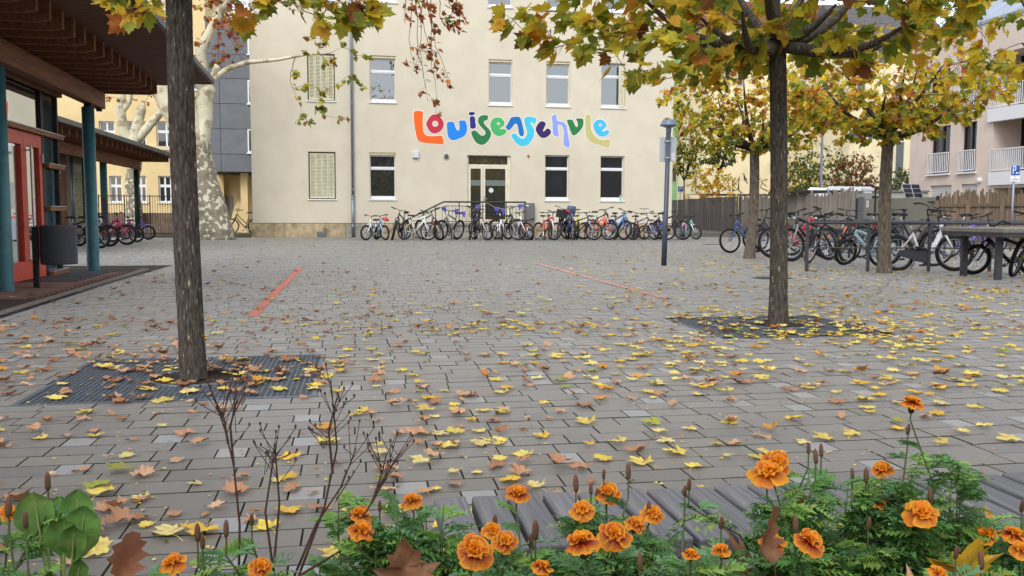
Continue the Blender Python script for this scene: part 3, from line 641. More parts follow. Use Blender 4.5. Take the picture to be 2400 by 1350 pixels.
m = MB(); m.box(-.09, .09, -5, 5.15, ZC + .07, ZC + .36); bevel(m.build('beam', mat('beam_wood', S(158, 102, 70), S(124, 78, 54), rough=.65, scale=3, stretch=(6, .5, 6), bump=.15, bscale=20), pav), .008)
ZJ = ZC + .365; RYE = 5.75
k = 0; y = -6.0
while y < RYE - .1:
    b = MB(); b.plate([[(-3.6, 0), (.80, .0), (.94, .03), (.94, .235), (-3.6, .235)]], lambda a_, b_, c_: (a_, y + c_, ZJ + b_), .075)
    b.build('rafter', M_wood, pav); y += .49
m = MB(); m.add([(-3.6, -6.5, ZJ + .237), (1.02, -6.5, ZJ + .237), (1.86, -6.5, ZJ + .30), (-3.6, RYE, ZJ + .237), (1.02, RYE, ZJ + .237), (1.86, RYE, ZJ + .30)], [(0, 3, 4, 1), (1, 4, 5, 2)])
m.add([(-3.6, -6.5, ZJ + .275), (1.02, -6.5, ZJ + .275), (1.86, -6.5, ZJ + .335), (-3.6, RYE, ZJ + .275), (1.02, RYE, ZJ + .275), (1.86, RYE, ZJ + .335)], [(0, 1, 4, 3), (1, 2, 5, 4)])
m.build('roof_deck', M_woodd, pav)
m = MB(); m.plate([[(1.84, .29), (1.90, .295), (1.905, .375), (1.84, .375)]], lambda a_, b_, c_: (a_, -6.5 + c_, ZJ + b_), RYE + 6.5); m.box(-3.6, 1.84, RYE - .0, RYE + .03, ZJ + .28, ZJ + .375); m.build('eave_trim', mat('eave_zinc', S(98, 102, 108), S(80, 84, 90), rough=.45, metal=.5, scale=5), pav)
m = MB(); m.box(-3.6, 1.84, -6.5, RYE, ZJ + .345, ZJ + .37); m.build('roof_sheet', mat('roof_felt', S(74, 74, 76), rough=.9), pav)
# glazed wall: x = GX
GX = -.34; YE = pl(onX(178, 600, -4.86)).y
YE = 3.62
post = [(-2.6, .05), (0.95, .035), (2.78, .05), (3.58, .035)]
m = MB()
def wallpart(nm, y0, y1, z0, z1, mt, d0=-.02, d1=.02, par=None):
    b = MB(); b.box(GX + d0, GX + d1, y0, y1, z0, z1); return b.build(nm, mt, par or pav)
for (y, wd) in post: wallpart('mullion', y - wd, y + wd, .03, ZC + .32, M_blackm, -.05, .045)
D0, D1, DT = .99, 2.72, 2.16
for (y0, y1, z0, z1) in ((-2.55, .91, .06, 2.16), (2.84, 3.54, .08, 1.02), (2.84, 3.54, 1.10, 1.68), (2.84, 3.54, 1.76, 2.18), (-2.55, .91, 2.24, ZC + .05), (.99, 2.72, 2.24, ZC + .05), (2.84, 3.54, 2.24, ZC + .05)):
    wallpart('glass_pane', y0, y1, z0, z1, M_glaze, -.008, .008)
for (y0, y1, z) in ((-2.6, .90, 2.17), (.90, 3.62, 2.17), (2.84, 3.62, 1.03), (2.84, 3.62, 1.69), (2.84, 3.62, .02), (-2.6, .90, 1.03), (-2.6, .90, .02)):
    wr = wallpart('timber_rail', y0 - .02, y1 + .06, z, z + .06, mat('light_wood', S(160, 112, 72), S(138, 92, 58), rough=.6, scale=5, stretch=(5, .5, 5)), .046, .11)
    wallpart('cap_strip', y0 - .02, y1 + .07, z + .061, z + .075, M_zincl, .04, .125, wr)
wallpart('head_rail', -2.6, 3.62, ZC + .07, ZC + .16, mat('light_wood', S(160, 112, 72)), .046, .12)
# red double door
dr = wallpart('red_door', D0, D0 + .05, .02, DT, M_redp, -.04, .04)
fm = MB(); fm.box(GX - .04, GX + .04, D1 - .05, D1, .02, DT); fm.box(GX - .04, GX + .04, D0 + .05, D1 - .05, DT - .06, DT); fm.build('door_frame', M_redp, dr)
YM = (D0 + D1) / 2
for (a, b) in ((D0 + .055, YM - .004), (YM + .004, D1 - .055)):
    lf = MB(); lf.box(GX - .03, GX + .05, a, a + .11, .03, DT - .065); lf.box(GX - .03, GX + .05, b - .11, b, .03, DT - .065); lf.box(GX - .03, GX + .05, a + .11, b - .11, .03, .30); lf.box(GX - .03, GX + .05, a + .11, b - .11, DT - .19, DT - .065)
    lf.build('door_leaf', M_redp, dr); wallpart('door_pane', a + .11, b - .11, .30, DT - .19, M_glaze, -.006, .010, dr)
    for z in (.35, 1.75): wallpart('hinge', (a - .01) if a < YM - .3 else b - .02, (a + .02) if a < YM - .3 else b + .02, z, z + .14, M_zincl, .051, .075, dr)
h = MB(); h.tube([(GX + .12, YM + .09, .25), (GX + .12, YM + .09, 1.95)], .018, 10)
for z in (.3, 1.9): h.tube([(GX + .05, YM + .09, z), (GX + .12, YM + .09, z)], .01, 6)
h.build('pull_bar', mat('brushed_steel', S(190, 192, 196)), dr)
pp = MB(); pp.box(GX + .011, GX + .013, D0 + .3, D0 + .52, 1.05, 1.42); pp.box(GX + .011, GX + .013, D0 + .3, D0 + .52, .62, .92); pp.build('paper_notice', M_white, dr)
# walls of the pavilion behind the glazing and the end wall
m = MB(); m.box(-3.5, GX - .06, 3.55, 3.62, 0, ZJ - .01); m.build('end_wall', M_woodd, pav)
m = MB(); m.box(-3.5, -3.4, -6, 3.54, 0, ZJ - .01); m.build('back_wall', M_woodd, pav)
m = MB(); m.lathe([(.0, 0), (.05, .0), (.055, .05), (.02, .07)], 12, c=(.05, 4.85, ZC + .0)); m.build('soffit_lamp', M_blackm, pav)

# litter bin on a post by the door
bp = g(87, 677); bin_ = thing('litter_bin', 'round dark grey litter bin hung on a post before the red door', 'litter bin', (bp.x, bp.y, .018)); M_binm = mat('anthracite_steel', S(90, 93, 100), S(80, 83, 90), rough=.5, scale=30, bump=.1, bscale=200)
m = MB(); m.box(-.035, .035, -.03, .03, 0, .80); bevel(m.build('post', M_blackm, bin_), .006)
m = MB(); m.lathe([(.02, .30), (.215, .30), (.225, .32), (.225, .80), (.23, .81), (.215, .815), (.21, .80), (.21, .35), (.02, .345)], 32, c=(.255, .10, 0)); m.build('body', M_binm, bin_, True).data.polygons.foreach_set('use_smooth', [True] * 0 or [True] * 32 * 9)
m = MB(); m.torus(.222, .008, 32, 6, M=Matrix.Translation((.255, .10, .812)) @ Matrix.Rotation(PI / 2, 4, 'X')); m.build('rim', M_binm, bin_, True)

# ================================================================ second, longer timber building behind
P2 = thing('timber_annex', 'long low timber building with slatted shutters beyond the pavilion', 'building', (0, 0, 0))
EX, WX, Y0, Y1, ZE = -7.15, -9.15, 21.0, 39.0, 3.30
k = 0; y = Y0
while y < Y1:
    b = MB(); b.box(-13, EX - .35, y, y + .09, ZE - .22, ZE - .035); b.build('rafter', M_wood, P2); y += .62
m = MB(); m.box(-13, EX - .05, Y0, Y1, ZE - .034, ZE + .04); m.build('roof_deck', M_woodd, P2)
m = MB(); m.box(EX - .05, EX + .03, Y0, Y1 + .05, ZE - .06, ZE + .07); m.box(-13, EX - .05, Y1, Y1 + .05, ZE - .06, ZE + .07); m.build('eave_trim', mat('eave_zinc', S(98, 102, 108)), P2)
m = MB(); m.box(-8.62, -8.42, Y0, Y1 - .8, ZE - .56, ZE - .221); m.build('beam', mat('beam_wood', S(122, 76, 50)), P2)
for y in (39.2 - 1.3, 31.0):
    m = MB(); m.lathe([(.10, 0), (.10, ZE - .58)], 18, c=(-8.52, y, .001)); m.build('column', mat('dark_green_paint', S(42, 66, 62), rough=.5), P2, True)
m = MB(); m.box(WX - .2, WX, Y0, 31.2, 0, ZE - .23); m.build('wall', M_woodd, P2)
for (ya, yb) in ((22.2, 24.4), (24.8, 27.4), (27.8, 30.6)):
    f = MB(); f.box(WX + .002, WX + .05, ya, yb, 2.05, 2.12); f.box(WX + .002, WX + .05, ya, ya + .08, .15, 2.049); f.box(WX + .002, WX + .05, yb - .08, yb, .15, 2.049); sp = f.build('shutter_frame', M_wood, P2)
    for q in range(26): b = MB(); z = .2 + q * .07; b.add([(WX + .01, ya + .08, z), (WX + .01, yb - .08, z), (WX + .05, yb - .08, z + .045), (WX + .05, ya + .08, z + .045), (WX + .01, ya + .08, z + .012), (WX + .01, yb - .08, z + .012), (WX + .05, yb - .08, z + .057), (WX + .05, ya + .08, z + .057)], [(3, 2, 1, 0), (4, 5, 6, 7), (2, 3, 7, 6), (0, 1, 5, 4)]); b.build('slat', M_wood, sp)
    b = MB(); b.box(WX + .002, WX + .03, ya + .1, yb - .1, 2.16, 2.6); p_ = b.build('window_frame', mat('light_wood', S(160, 112, 72)), P2)
    for q in range(2): b = MB(); yy = ya + .18 + q * (yb - ya) / 2; b.box(WX + .031, WX + .036, yy, yy + (yb - ya) / 2 - .26, 2.22, 2.54); b.build('pane', G_up, p_)
m = MB(); m.box(WX - .19, WX - .01, 31.6, 34.6, 0, ZE - .23); gb = m.build('glass_block_wall', mat('block_joint', S(150, 150, 130), rough=.8), P2)
gm = MB(); gm.box(-.0, .02, -.085, .085, -.085, .085); gme = gm.mesh('glass_block', mat('glass_block', S(156, 160, 128), S(120, 126, 100), rough=.12, scale=9, vary=.15))
for i in range(15):
    for j in range(15): link('glass_block', gme, gb, (WX - .009, 31.72 + i * .195, .12 + j * .195))
m = MB(); m.tube([(WX + .12, 27.6, 0), (WX + .12, 27.6, ZE - .24)], .05, 10); m.build('downpipe', M_zinc, P2, True)
m = MB(); m.tube([(WX + .12, 31.4, 0), (WX + .12, 31.4, ZE - .24)], .05, 10); m.build('downpipe', M_zinc, P2, True)
m = MB(); m.box(WX + .05, WX + .25, 34.9, 35.1, 1.6, ZE - .23); m.build('teal_post', M_teal, P2)
m = MB(); m.box(WX + .05, WX + .25, 34.9, 35.1, 0, 1.599); m.build('grey_post', mat('anthracite_steel', S(74, 77, 84)), P2)
# bar fence and low walls
bf = thing('bar_fence', 'thin dark metal bar fence between the timber building and plane tree', 'fence', (0, 0, 0))
x0, x1 = onY(232, 500, 41).x, onY(470, 500, 41).x; m = MB(); m.tube([(x0, 41, 1.72), (x1, 41, 1.72)], .016, 5); m.tube([(x0, 41, .12), (x1, 41, .12)], .016, 5); m.build('rail', M_blackm, bf); n = 40
for k in range(n + 1):
    b = MB(); x = x0 + (x1 - x0) * k / n; b.tube([(x, 41, 0), (x, 41, 1.78)], .010 if k % 10 else .025, 5); b.build('bar' if k % 10 else 'post', M_blackm, bf)
lw_ = MB(); a, b = onY(300, 510, 46).x, onY(470, 510, 46).x; lw_.box(a - 3, b, 46, 46.4, 0, .45); tag(lw_.build('low_wall', mat('weathered_timber_wall', S(128, 112, 96), S(104, 90, 76), rough=.9, scale=4)), 'low weathered seat wall behind the bar fence', 'wall')
lw_ = MB(); lw_.box(a - 3, b - 1.2, 48, 48.5, 0, 1.0); tag(lw_.build('raised_bed', mat('weathered_timber_wall', S(128, 112, 96))), 'raised timber planting bed behind the low seat wall', 'planter')

# ================================================================ fences, gate, sheds and houses on the right
M_fgrey = mat('weathered_grey_plank', S(110, 103, 98), S(84, 79, 76), rough=.9, scale=3, stretch=(8, 8, .7), bump=.35, bscale=12, vary=.18)
M_fbrown = mat('weathered_brown_plank', S(136, 116, 96), S(104, 88, 72), rough=.9, scale=3, stretch=(8, 8, .7), bump=.35, bscale=12, vary=.22, dirt=S(122, 114, 106), dirt_scale=1.5, dirt_lo=.5, dirt_hi=.7)
M_fpale = mat('weathered_silver_plank', S(152, 144, 134), S(118, 110, 102), rough=.9, scale=3, stretch=(8, 8, .7), bump=.35, bscale=12, vary=.2)
plank_me = {}
def plank_mesh(mt, wd, th):
    k = (mt.name, wd, th)
    if k not in plank_me:
        q = MB(); q.box(-wd / 2, wd / 2, -th / 2, th / 2, 0, 1); plank_me[k] = q.mesh('plank', mt)
    return plank_me[k]
def fence(name, label, P, Q, n, top, mt, rngseed, jag=0.0, gap=.08, th=.03, rails=(.4, 1.3), posts=0, rail_out=0.03, rail_mat=None, post_h=None, batten=0):
    P, Q = Vector((P[0], P[1], 0)), Vector((Q[0], Q[1], 0)); d_ = Q - P; L = d_.length; a = math.atan2(d_.y, d_.x); t = thing(name, label, 'fence', P, a); rg = random.Random(rngseed); wd = L / n
    for k in range(n):
        h = top + (rg.uniform(-1, .6) * jag if jag else rg.uniform(-.012, .012)); off = (.02 if batten and k % 2 else 0)
        o = link('plank', plank_mesh(mt, round(wd * (1 - gap), 4), th), t, ((k + .5) * wd, off, .03)); o.scale = (1, 1, h - .03); o.rotation_euler = (rg.uniform(-.01, .01), rg.uniform(-.012, .012) if jag else 0, 0)
    for z in rails:
        b = MB(); b.box(0, L, -rail_out - .045, -rail_out, z, z + .1) if rail_out > 0 else b.box(0, L, .03, .07, z, z + .1); b.build('rail', rail_mat or mt, t)
    for k in range(posts):
        b = MB(); x = L * k / max(1, posts - 1); b.box(x - .06, x + .06, -rail_out - .12, -rail_out - .046, 0, post_h or top * .93); b.build('post', rail_mat or mt, t)
    return t
def gd(px_, D): return onY(px_, 501, D)
c0, c1, c2, c3, c4 = gd(1572, 62), gd(1738, 46.5), gd(2008, 33), gd(2200, 27.5), gd(2440, 24.0)
fence('plank_fence', 'dark grey plank fence receding beside the cream school corner', c0, c1, 78, 2.02, M_fgrey, 1, gap=.04, th=.03, rails=(), batten=1)
fence('paling_fence', 'silver grey paling fence of uneven height between tree trunks and gate', c1, c2, 92, 2.0, M_fpale, 2, jag=.2, gap=.36, th=.05, rails=(.5, 1.4), rail_out=-.05)
fence('paling_fence', 'brown paling fence with ragged tops and rails near the parking sign', c3, c4, 62, 1.76, M_fbrown, 3, jag=.18, gap=.12, th=.03, rails=(1.28, .35), posts=4, rail_out=.02, post_h=1.5)
# grey sheet gate
gt = thing('sheet_gate', 'olive grey sheet metal double gate between the two paling fences', 'gate', (c2.x, c2.y, 0), math.atan2(c3.y - c2.y, c3.x - c2.x)); GL = (c3 - c2).length
M_gate = mat('olive_grey_sheet', S(128, 126, 114), S(120, 118, 106), rough=.55, scale=1.2, vary=.03)
for k, (a, b) in enumerate(((.10, .27), (.272, .62), (.622, .79), (.792, .985))): m = MB(); m.box(GL * a, GL * b - .004, -.02, .02, .08, 1.62); m.build('gate_panel', M_gate, gt)
for k in (.0, .62, .985): m = MB(); m.box(GL * k, GL * k + .09, -.06, -.021 if k == .62 else .06, .0 if k != .62 else .5, 1.66 if k != .62 else 1.2); m.build('gate_post' if k != .62 else 'lock_bar', M_blackm, gt)
m = MB(); m.box(.09, GL * .10 - .005, -.03, .03, 0, 1.72); m.build('side_panel', mat('grey_panel_dark', S(100, 102, 106), rough=.6), gt)
m = MB(); m.box(GL * .14, GL * .14 + .16, -.026, -.021, 1.3, 1.56); m.build('notice', M_white, gt)
for k in range(3): m = MB(); m.box(GL * .14 + .03, GL * .14 + .13, -.028, -.0262, 1.34 + k * .07, 1.365 + k * .07); m.build('notice_line', M_blackm, gt)
m = MB(); m.tube([(GL * .985, -.05, 1.45), (GL * .985 - .35, -.12, 1.45)], .03, 8); m.build('hinge_arm', M_blackm, gt)
# standpipe with lamp by the gate
pp = onY(2048, 560, 26.0); sp_ = thing('gate_post_lamp', 'slim dark post with metal bracket lamps before the grey gate', 'post', (pp.x, pp.y, 0))
m = MB(); m.tube([(0, 0, 0), (0, 0, 1.85), (-.08, 0, 1.93), (-.35, 0, 1.93)], .028, 8); m.build('pole', M_blackm, sp_, True)
m = MB(); m.box(-.46, -.1, -.05, .05, 1.76, 1.83); m.box(-.42, -.14, -.04, .04, 1.68, 1.74); m.build('lamp_head', M_zincl, sp_)
m = MB(); m.box(-.09, .07, -.05, .05, 1.52, 1.6); m.build('clamp', M_blackm, sp_)
# timber shelter roof, white van, sheds, solar panel behind the fence
sh = thing('timber_shelter', 'small flat roofed timber shelter behind the paling fence', 'shelter', (0, 0, 0)); Y = 38.0
a, b = onY(1880, 452, Y), onY(1952, 452, Y); m = MB(); m.box(a.x - .05, b.x + .35, Y - .3, Y + 2.2, a.z + .02, a.z + .12); m.build('roof', M_blackm, sh)
for px_ in (1893, 1948): q = onY(px_, 470, Y); m = MB(); m.box(q.x - .11, q.x + .11, Y - .1, Y + .1, 0, a.z + .018); m.build('post', mat('orange_brown_post', S(142, 92, 60), S(104, 68, 46), rough=.8, scale=5), sh)
van = thing('white_van', 'white delivery van parked behind the fence, only its roof showing', 'van', (0, 0, 0)); Y = 43.0
a, b = onY(1905, 440, Y), onY(2052, 440, Y); zt = onY(2000, 440, Y).z; M_van = mat('white_car_paint', S(226, 230, 236), rough=.25, coat=.5)
m = MB(); m.plate([[(a.x, .45), (b.x, .45), (b.x + .02, 1.6), (b.x - .12, zt - .1), (b.x - .3, zt), (a.x + .9, zt + .01), (a.x + .1, 1.55), (a.x - .3, 1.2)]], lambda x, z, d_: (x, Y + d_, z), 1.9); bevel(m.build('body', M_van, van), .06, 2)
for x in (a.x + .5, b.x - .8):
    m = MB(); m.torus(.26, .09, 24, 8, M=Matrix.Translation((x, Y - .02, .35))); m.build('wheel', mat('rubber', S(34, 34, 36), rough=.8), van, True)
m = MB(); m.box(b.x - 1.6, b.x - .5, Y - .012, Y - .003, zt - .28, zt - .23); m.box(b.x - 1.0, b.x - .8, Y - .012, Y - .003, zt - .75, zt - .7); m.build('trim_strip', M_blackm, van)
Y = 40.5; a, b = onY(2050, 447, Y), onY(2175, 447, Y); m = MB(); m.box(a.x, b.x, Y, Y + 2.5, 0, a.z - .06); gs_ = thing('grey_shed', 'low grey flat roofed shed behind the gate', 'shed', (0, 0, 0)); m.build('wall', mat('shed_grey', S(172, 172, 166), S(160, 160, 154), rough=.8, scale=2), gs_)
m = MB(); m.box(a.x - .05, b.x + .05, Y - .08, Y + 2.6, a.z - .058, a.z + .03); m.build('roof', mat('shed_edge', S(120, 120, 116), rough=.7), gs_)
Y = 36.5; sp2 = thing('solar_panel', 'tilted dark solar panel standing above the grey gate', 'solar panel', (0, 0, 0)); a, b = onY(2122, 462, Y), onY(2168, 432, Y + .5)
Mx = Matrix.Translation((a.x, Y, a.z - .02)) @ Matrix.Rotation(math.radians(62), 4, 'X'); wd = onY(2164, 462, Y).x - a.x; m = MB(); m.box(0, wd, 0, .7, -.02, .0, M=Mx); m.build('frame', M_zincl, sp2)
for i in range(2):
    for j in range(3): m = MB(); m.box(.02 + i * wd / 2, wd / 2 - .02 + i * wd / 2, .02 + j * .225, .225 + j * .225, .001, .006, M=Mx); m.build('cell_panel', mat('solar_cell', S(34, 38, 50), rough=.2), sp2)
m = MB(); m.box(a.x + .1, a.x + .18, Y - .0, Y + .06, 0, a.z + .1); m.box(a.x + wd - .2, a.x + wd - .12, Y - .0, Y + .06, 0, a.z + .1); m.build('stand', M_blackm, sp2)
# shed roofs left of the shelter (pale corrugated)
Y = 66; a, b = onY(1640, 455, Y), onY(1875, 455, Y); cs_ = thing('carport', 'low carport with pale corrugated roof behind the plank fence', 'shed', (0, 0, 0)); m = MB(); n = 40
for k in range(n): x = a.x + (b.x - a.x) * k / n; wv = (b.x - a.x) / n; m.box(x, x + wv * .6, Y, Y + 3, a.z + .04, a.z + .07 + .0); m.box(x + wv * .6, x + wv, Y, Y + 3, a.z + .02, a.z + .05)
m.build('roof', mat('corrugated', S(196, 196, 190), rough=.6), cs_); m = MB(); m.box(a.x, b.x, Y + .02, Y + .1, a.z - .12, a.z + .015); m.build('fascia', M_blackm, cs_)
for px_ in (1645, 1725, 1800, 1870): q = onY(px_, 470, Y); m = MB(); m.box(q.x - .06, q.x + .06, Y + .2, Y + .3, 0, a.z + .018); m.build('post', M_blackm, cs_)

# parking signs
def psign(px_, py_, D, s_, label, sub):
    c_ = onY(px_, py_, D); t = thing('parking_sign', label, 'sign', (c_.x, c_.y, 0), group='blue parking signs'); z = c_.z
    m = MB(); m.tube([(0, .05, 0), (0, .05, z + s_ * .5)], .03, 8); m.build('pole', M_zinc, t, True)
    m = MB(); m.box(-s_ / 2, s_ / 2, 0, .012, z - s_ / 2, z + s_ / 2); m.build('plate', mat('sign_white', S(236, 236, 240), rough=.4), t)
    m = MB(); m.box(-s_ / 2 + s_ * .03, s_ / 2 - s_ * .03, -.004, -.0005, z - s_ * .47, z + s_ * .47); m.build('blue_field', mat('sign_blue', S(22, 78, 168), rough=.35), t)
    def P2(x, y, d_): return (-s_ * .12 + (x - .3) * s_ * .62 if sub else (x - .3) * s_ * .75, -.005 - d_, z + s_ * .04 + (y - .5) * s_ * .78)
    bowl = [(.0 + .13, .53)] ; out = [(0, 0), (.14, 0), (.14, .4), (.34, .4), (.48, .43), (.57, .52), (.6, .68), (.57, .86), (.48, .96), (.34, 1), (0, 1)]; inn = [(.14, .53), (.33, .53), (.42, .57), (.46, .69), (.42, .83), (.33, .87), (.14, .87)]
    m = MB(); m.plate([out, inn], P2, .002); m.build('letter_p', mat('sign_white', S(236, 236, 240)), t)
    if sub:
        ar = [(-.20, 0), (-.06, .11), (-.06, .04), (.2, .04), (.2, -.04), (-.06, -.04), (-.06, -.11)]
        m = MB(); m.plate([ar], lambda x, y, d_: (s_ * .2 + x * s_, -.005 - d_, z - s_ * .26 + y * s_), .002); m.build('arrow', mat('sign_white', S(236, 236, 240)), t)
        m = MB(); m.box(-s_ / 2, s_ / 2, 0, .012, z - s_ * 1.08, z - s_ * .54); m.build('sub_plate', mat('sign_white', S(236, 236, 240)), t)
        for (tx, zz, h) in (('mit', -.70, .17), ('Parkschein', -.93, .17)):
            cu = bpy.data.curves.new('lettering', 'FONT'); cu.body = tx; cu.size = s_ * h; cu.align_x = 'CENTER'; cu.extrude = .001
            _t = bpy.data.objects.new('t', cu); COL.objects.link(_t); bpy.context.view_layer.update(); _me = bpy.data.meshes.new_from_object(_t.evaluated_get(bpy.context.evaluated_depsgraph_get())); bpy.data.objects.remove(_t); _me.materials.clear(); _me.materials.append(M_blackm); to = link('lettering', _me, t); to.location = (0, -.003, z + s_ * zz); to.rotation_euler = (PI / 2, 0, 0);
    else:
        m = MB(); m.box(-s_ * .42, s_ * .42, 0, .012, z - s_ * .98, z - s_ * .56); m.build('sub_plate', mat('sign_white', S(236, 236, 240)), t)
psign(2380, 399, 22.5, .29, 'blue parking sign with arrow above the brown paling fence', True)
psign(1595, 443, 64.0, .40, 'small blue parking sign above the dark plank fence by the school corner', False)

# apartment block on the right: its face runs along y at X = 30
AX = 30.0; apt = thing('apartment_block', 'beige apartment block with white railed balconies on the right', 'building', (AX, 0, 0))
M_apt = mat('beige_render', S(220, 204, 192), S(212, 196, 184), rough=.92, scale=1.2, bump=.15, bscale=70, world=True); M_aw = mat('balcony_white', S(226, 226, 228), rough=.5)
AYE = onX(2131, 400, AX).y
def az(px_, py_): return onX(px_, py_, AX)
ops = []
for (xa, xb, yt, yb) in ((2178, 2226, 300, 398), (2250, 2288, 296, 390), (2326, 2480, 270, 392), (2326, 2480, 455, 540), (2178, 2228, 424, 560), (2250, 2288, 421, 560), (2326, 2480, 60, 246), (2178, 2226, 120, 246), (2250, 2288, 100, 240)):
    p, q = az(xa, (yt + yb) / 2), az(xb, (yt + yb) / 2); zt_, zb_ = az((xa + xb) / 2, yt).z, max(.0, az((xa + xb) / 2, yb).z); ops.append((q.y, p.y, zb_, zt_))
ops = [list(o) for o in ops]
for o in (ops[2], ops[3], ops[6]): o[0] = 28.0
ZF1 = 3.15
ops[0][2] = ops[1][2] = 3.15; ops[0][3] = ops[1][3] = 5.6; ops[2][2] = 3.05; ops[2][3] = 5.6; ops[3][2] = 0; ops[3][3] = 2.3; ops[4][2] = ops[5][2] = 0; ops[4][3] = ops[5][3] = 2.55
ops[6][2] = 6.05; ops[6][3] = 8.6; ops[7][2] = ops[8][2] = 6.15; ops[7][3] = ops[8][3] = 8.5
ys = sorted(set([20.0, AYE] + [v for o in ops for v in o[:2]])); zs = sorted(set([0, 10.2] + [v for o in ops for v in o[2:]])); m = MB()
for i in range(len(ys) - 1):
    for j in range(len(zs) - 1):
        cy, cz = (ys[i] + ys[i + 1]) / 2, (zs[j] + zs[j + 1]) / 2
        if not any(o[0] < cy < o[1] and o[2] < cz < o[3] for o in ops): m.add([(0, ys[i], zs[j]), (0, ys[i], zs[j + 1]), (0, ys[i + 1], zs[j + 1]), (0, ys[i + 1], zs[j])], [(0, 1, 2, 3)])
for o in ops:
    dp_ = 1.6 if o[1] - o[0] > 3 else .3
    m.add([(0, o[1], o[2]), (0, o[1], o[3]), (dp_, o[1], o[3]), (dp_, o[1], o[2]), (0, o[0], o[2]), (0, o[0], o[3]), (dp_, o[0], o[3]), (dp_, o[0], o[2])], [(0, 1, 2, 3), (4, 7, 6, 5), (1, 5, 6, 2), (0, 3, 7, 4)])
m.add([(0, AYE, 0), (12, AYE, 0), (12, AYE, 10.2), (0, AYE, 10.2)], [(0, 1, 2, 3)]); m.add([(0, 20, 10.2), (0, AYE, 10.2), (12, AYE, 10.2), (12, 20, 10.2)], [(0, 1, 2, 3)])
m.build('wall', M_apt, apt)
for i, o in enumerate(ops):
    dp_ = 1.58 if o[1] - o[0] > 3 else .28
    b = MB(); b.add([(dp_, o[0], o[2]), (dp_, o[0], o[3]), (dp_, o[1], o[3]), (dp_, o[1], o[2])], [(0, 1, 2, 3)])
    if i in (4, 5):
        sh_ = MB()
        for k in range(int((o[3] - o[2]) / .09)): sh_.box(.1, .16, o[0], o[1], o[2] + k * .09, o[2] + k * .09 + .075)
        sh_.build('roller_shutter', mat('shutter_white', S(206, 206, 204), rough=.5), apt)
    else:
        wo = b.build('window', mat('apt_glass', S(44, 44, 46), rough=.1, spec=.6), apt)
        f = MB(); f.box(dp_ - .06, dp_ - .003, (o[0] + o[1]) / 2 - .04, (o[0] + o[1]) / 2 + .04, o[2] + .06, o[3] - .001); f.box(dp_ - .06, dp_ - .003, o[1] - .09, o[1] - .002, o[2] + .06, o[3] - .001); f.build('frame', M_blackm if i != 2 else M_blackm, wo)
    if i in (0, 1, 2, 6, 7, 8):
        r_ = MB(); zb_, zt_ = o[2] + .06, o[2] + 1.08; X0 = -.07 if i in (0, 1, 7, 8) else -.05
        r_.box(X0 - .03, X0 + .03, o[0], o[1], zt_ - .05, zt_); r_.box(X0 - .02, X0 + .02, o[0], o[1], zb_, zb_ + .05); ro = r_.build('balcony_railing', M_aw, apt)
        n = int((o[1] - o[0]) / .13)
        for k in range(n + 1): y = o[0] + (o[1] - o[0]) * k / n; b2 = MB(); b2.box(X0 - .012, X0 + .012, y - .02, y + .02, zb_ + .05, zt_ - .05); b2.build('baluster', M_aw, ro)
        s_ = MB(); s_.box(-.14, .2, o[0] - .1 if i in (0, 1, 7, 8) else o[0], o[1] + .1 if i in (0, 1, 7, 8) else o[1] + .02, o[2] - (.09 if i in (0, 1, 7, 8) else .62), o[2] - .003); s_.build('sill' if i in (0, 1, 7, 8) else 'balcony_slab', M_aw, apt)
m = MB(); m.box(-.05, 1.0, 20, AYE + .05, 10.2, 10.35); m.build('roof_edge', mat('roof_edge_metal', S(150, 160, 172), rough=.4, metal=.4), apt)
m = MB(); m.add([(.4, 20, 10.35), (.4, AYE, 10.35), (5, AYE, 14), (5, 20, 14)], [(0, 3, 2, 1)]); m.add([(.4, AYE, 10.35), (12, AYE, 10.35), (5, AYE, 14)], [(0, 1, 2)]); m.build('roof', mat('roof_sheet_metal', S(164, 174, 188), S(146, 156, 170), rough=.4, metal=.3, scale=2), apt)
q = az(2297, 423); m = MB(); m.lathe([(.0, 0), (.13, 0), (.13, .1), (.05, .14)], 14, M=Matrix.Translation((-.002, q.y, q.z)) @ Matrix.Rotation(-PI / 2, 4, 'Y')); m.build('wall_lamp', M_aw, apt)

# far houses
def far_house(name, label, px0, px1, Y, ztop, mt, rects, rmat=None, extra=None, dep=8):
    t = thing(name, label, 'building', (0, Y, 0)); x0, x1 = onY(px0, 400, Y).x, onY(px1, 400, Y).x
    m = MB(); m.box(x0, x1, .12, dep, 0, ztop); m.build('wall', mt, t)
    for (a, b, yt, yb) in rects:
        p, q = onY(a, yt, Y), onY(b, yb, Y); f = MB(); f.box(p.x, q.x, .06, .118, q.z, p.z); wo = f.build('window', mat('far_frame', S(214, 212, 206), rough=.6), t); g_ = MB(); w_ = (q.x - p.x) * .1; g_.box(p.x + w_, q.x - w_, .05, .058, q.z + w_, p.z - w_); g_.build('pane', G_low, wo)
    r_ = MB(); r_.add([(x0 - .3, -.3, ztop), (x1 + .3, -.3, ztop), (x1 + .3, dep + .3, ztop), (x0 - .3, dep + .3, ztop), (x0 - .3, dep / 2, ztop + 3.2), (x1 + .3, dep / 2, ztop + 3.2)], [(0, 1, 5, 4), (2, 3, 4, 5), (1, 2, 5), (3, 0, 4), (3, 2, 1, 0)]); r_.build('roof', rmat or M_tile, t)
    return t, x0, x1
M_green = mat('green_render', S(140, 182, 136), S(124, 166, 122), rough=.9, scale=1, world=True); M_och = mat('ochre_render', S(196, 160, 112), S(170, 132, 92), rough=.9, scale=1, world=True); M_cr2 = mat('pale_yellow_render', S(240, 228, 190), S(230, 216, 176), rough=.9, scale=.8, dirt=S(206, 190, 150), dirt_scale=.7, dirt_lo=.55, dirt_hi=.75, world=True)
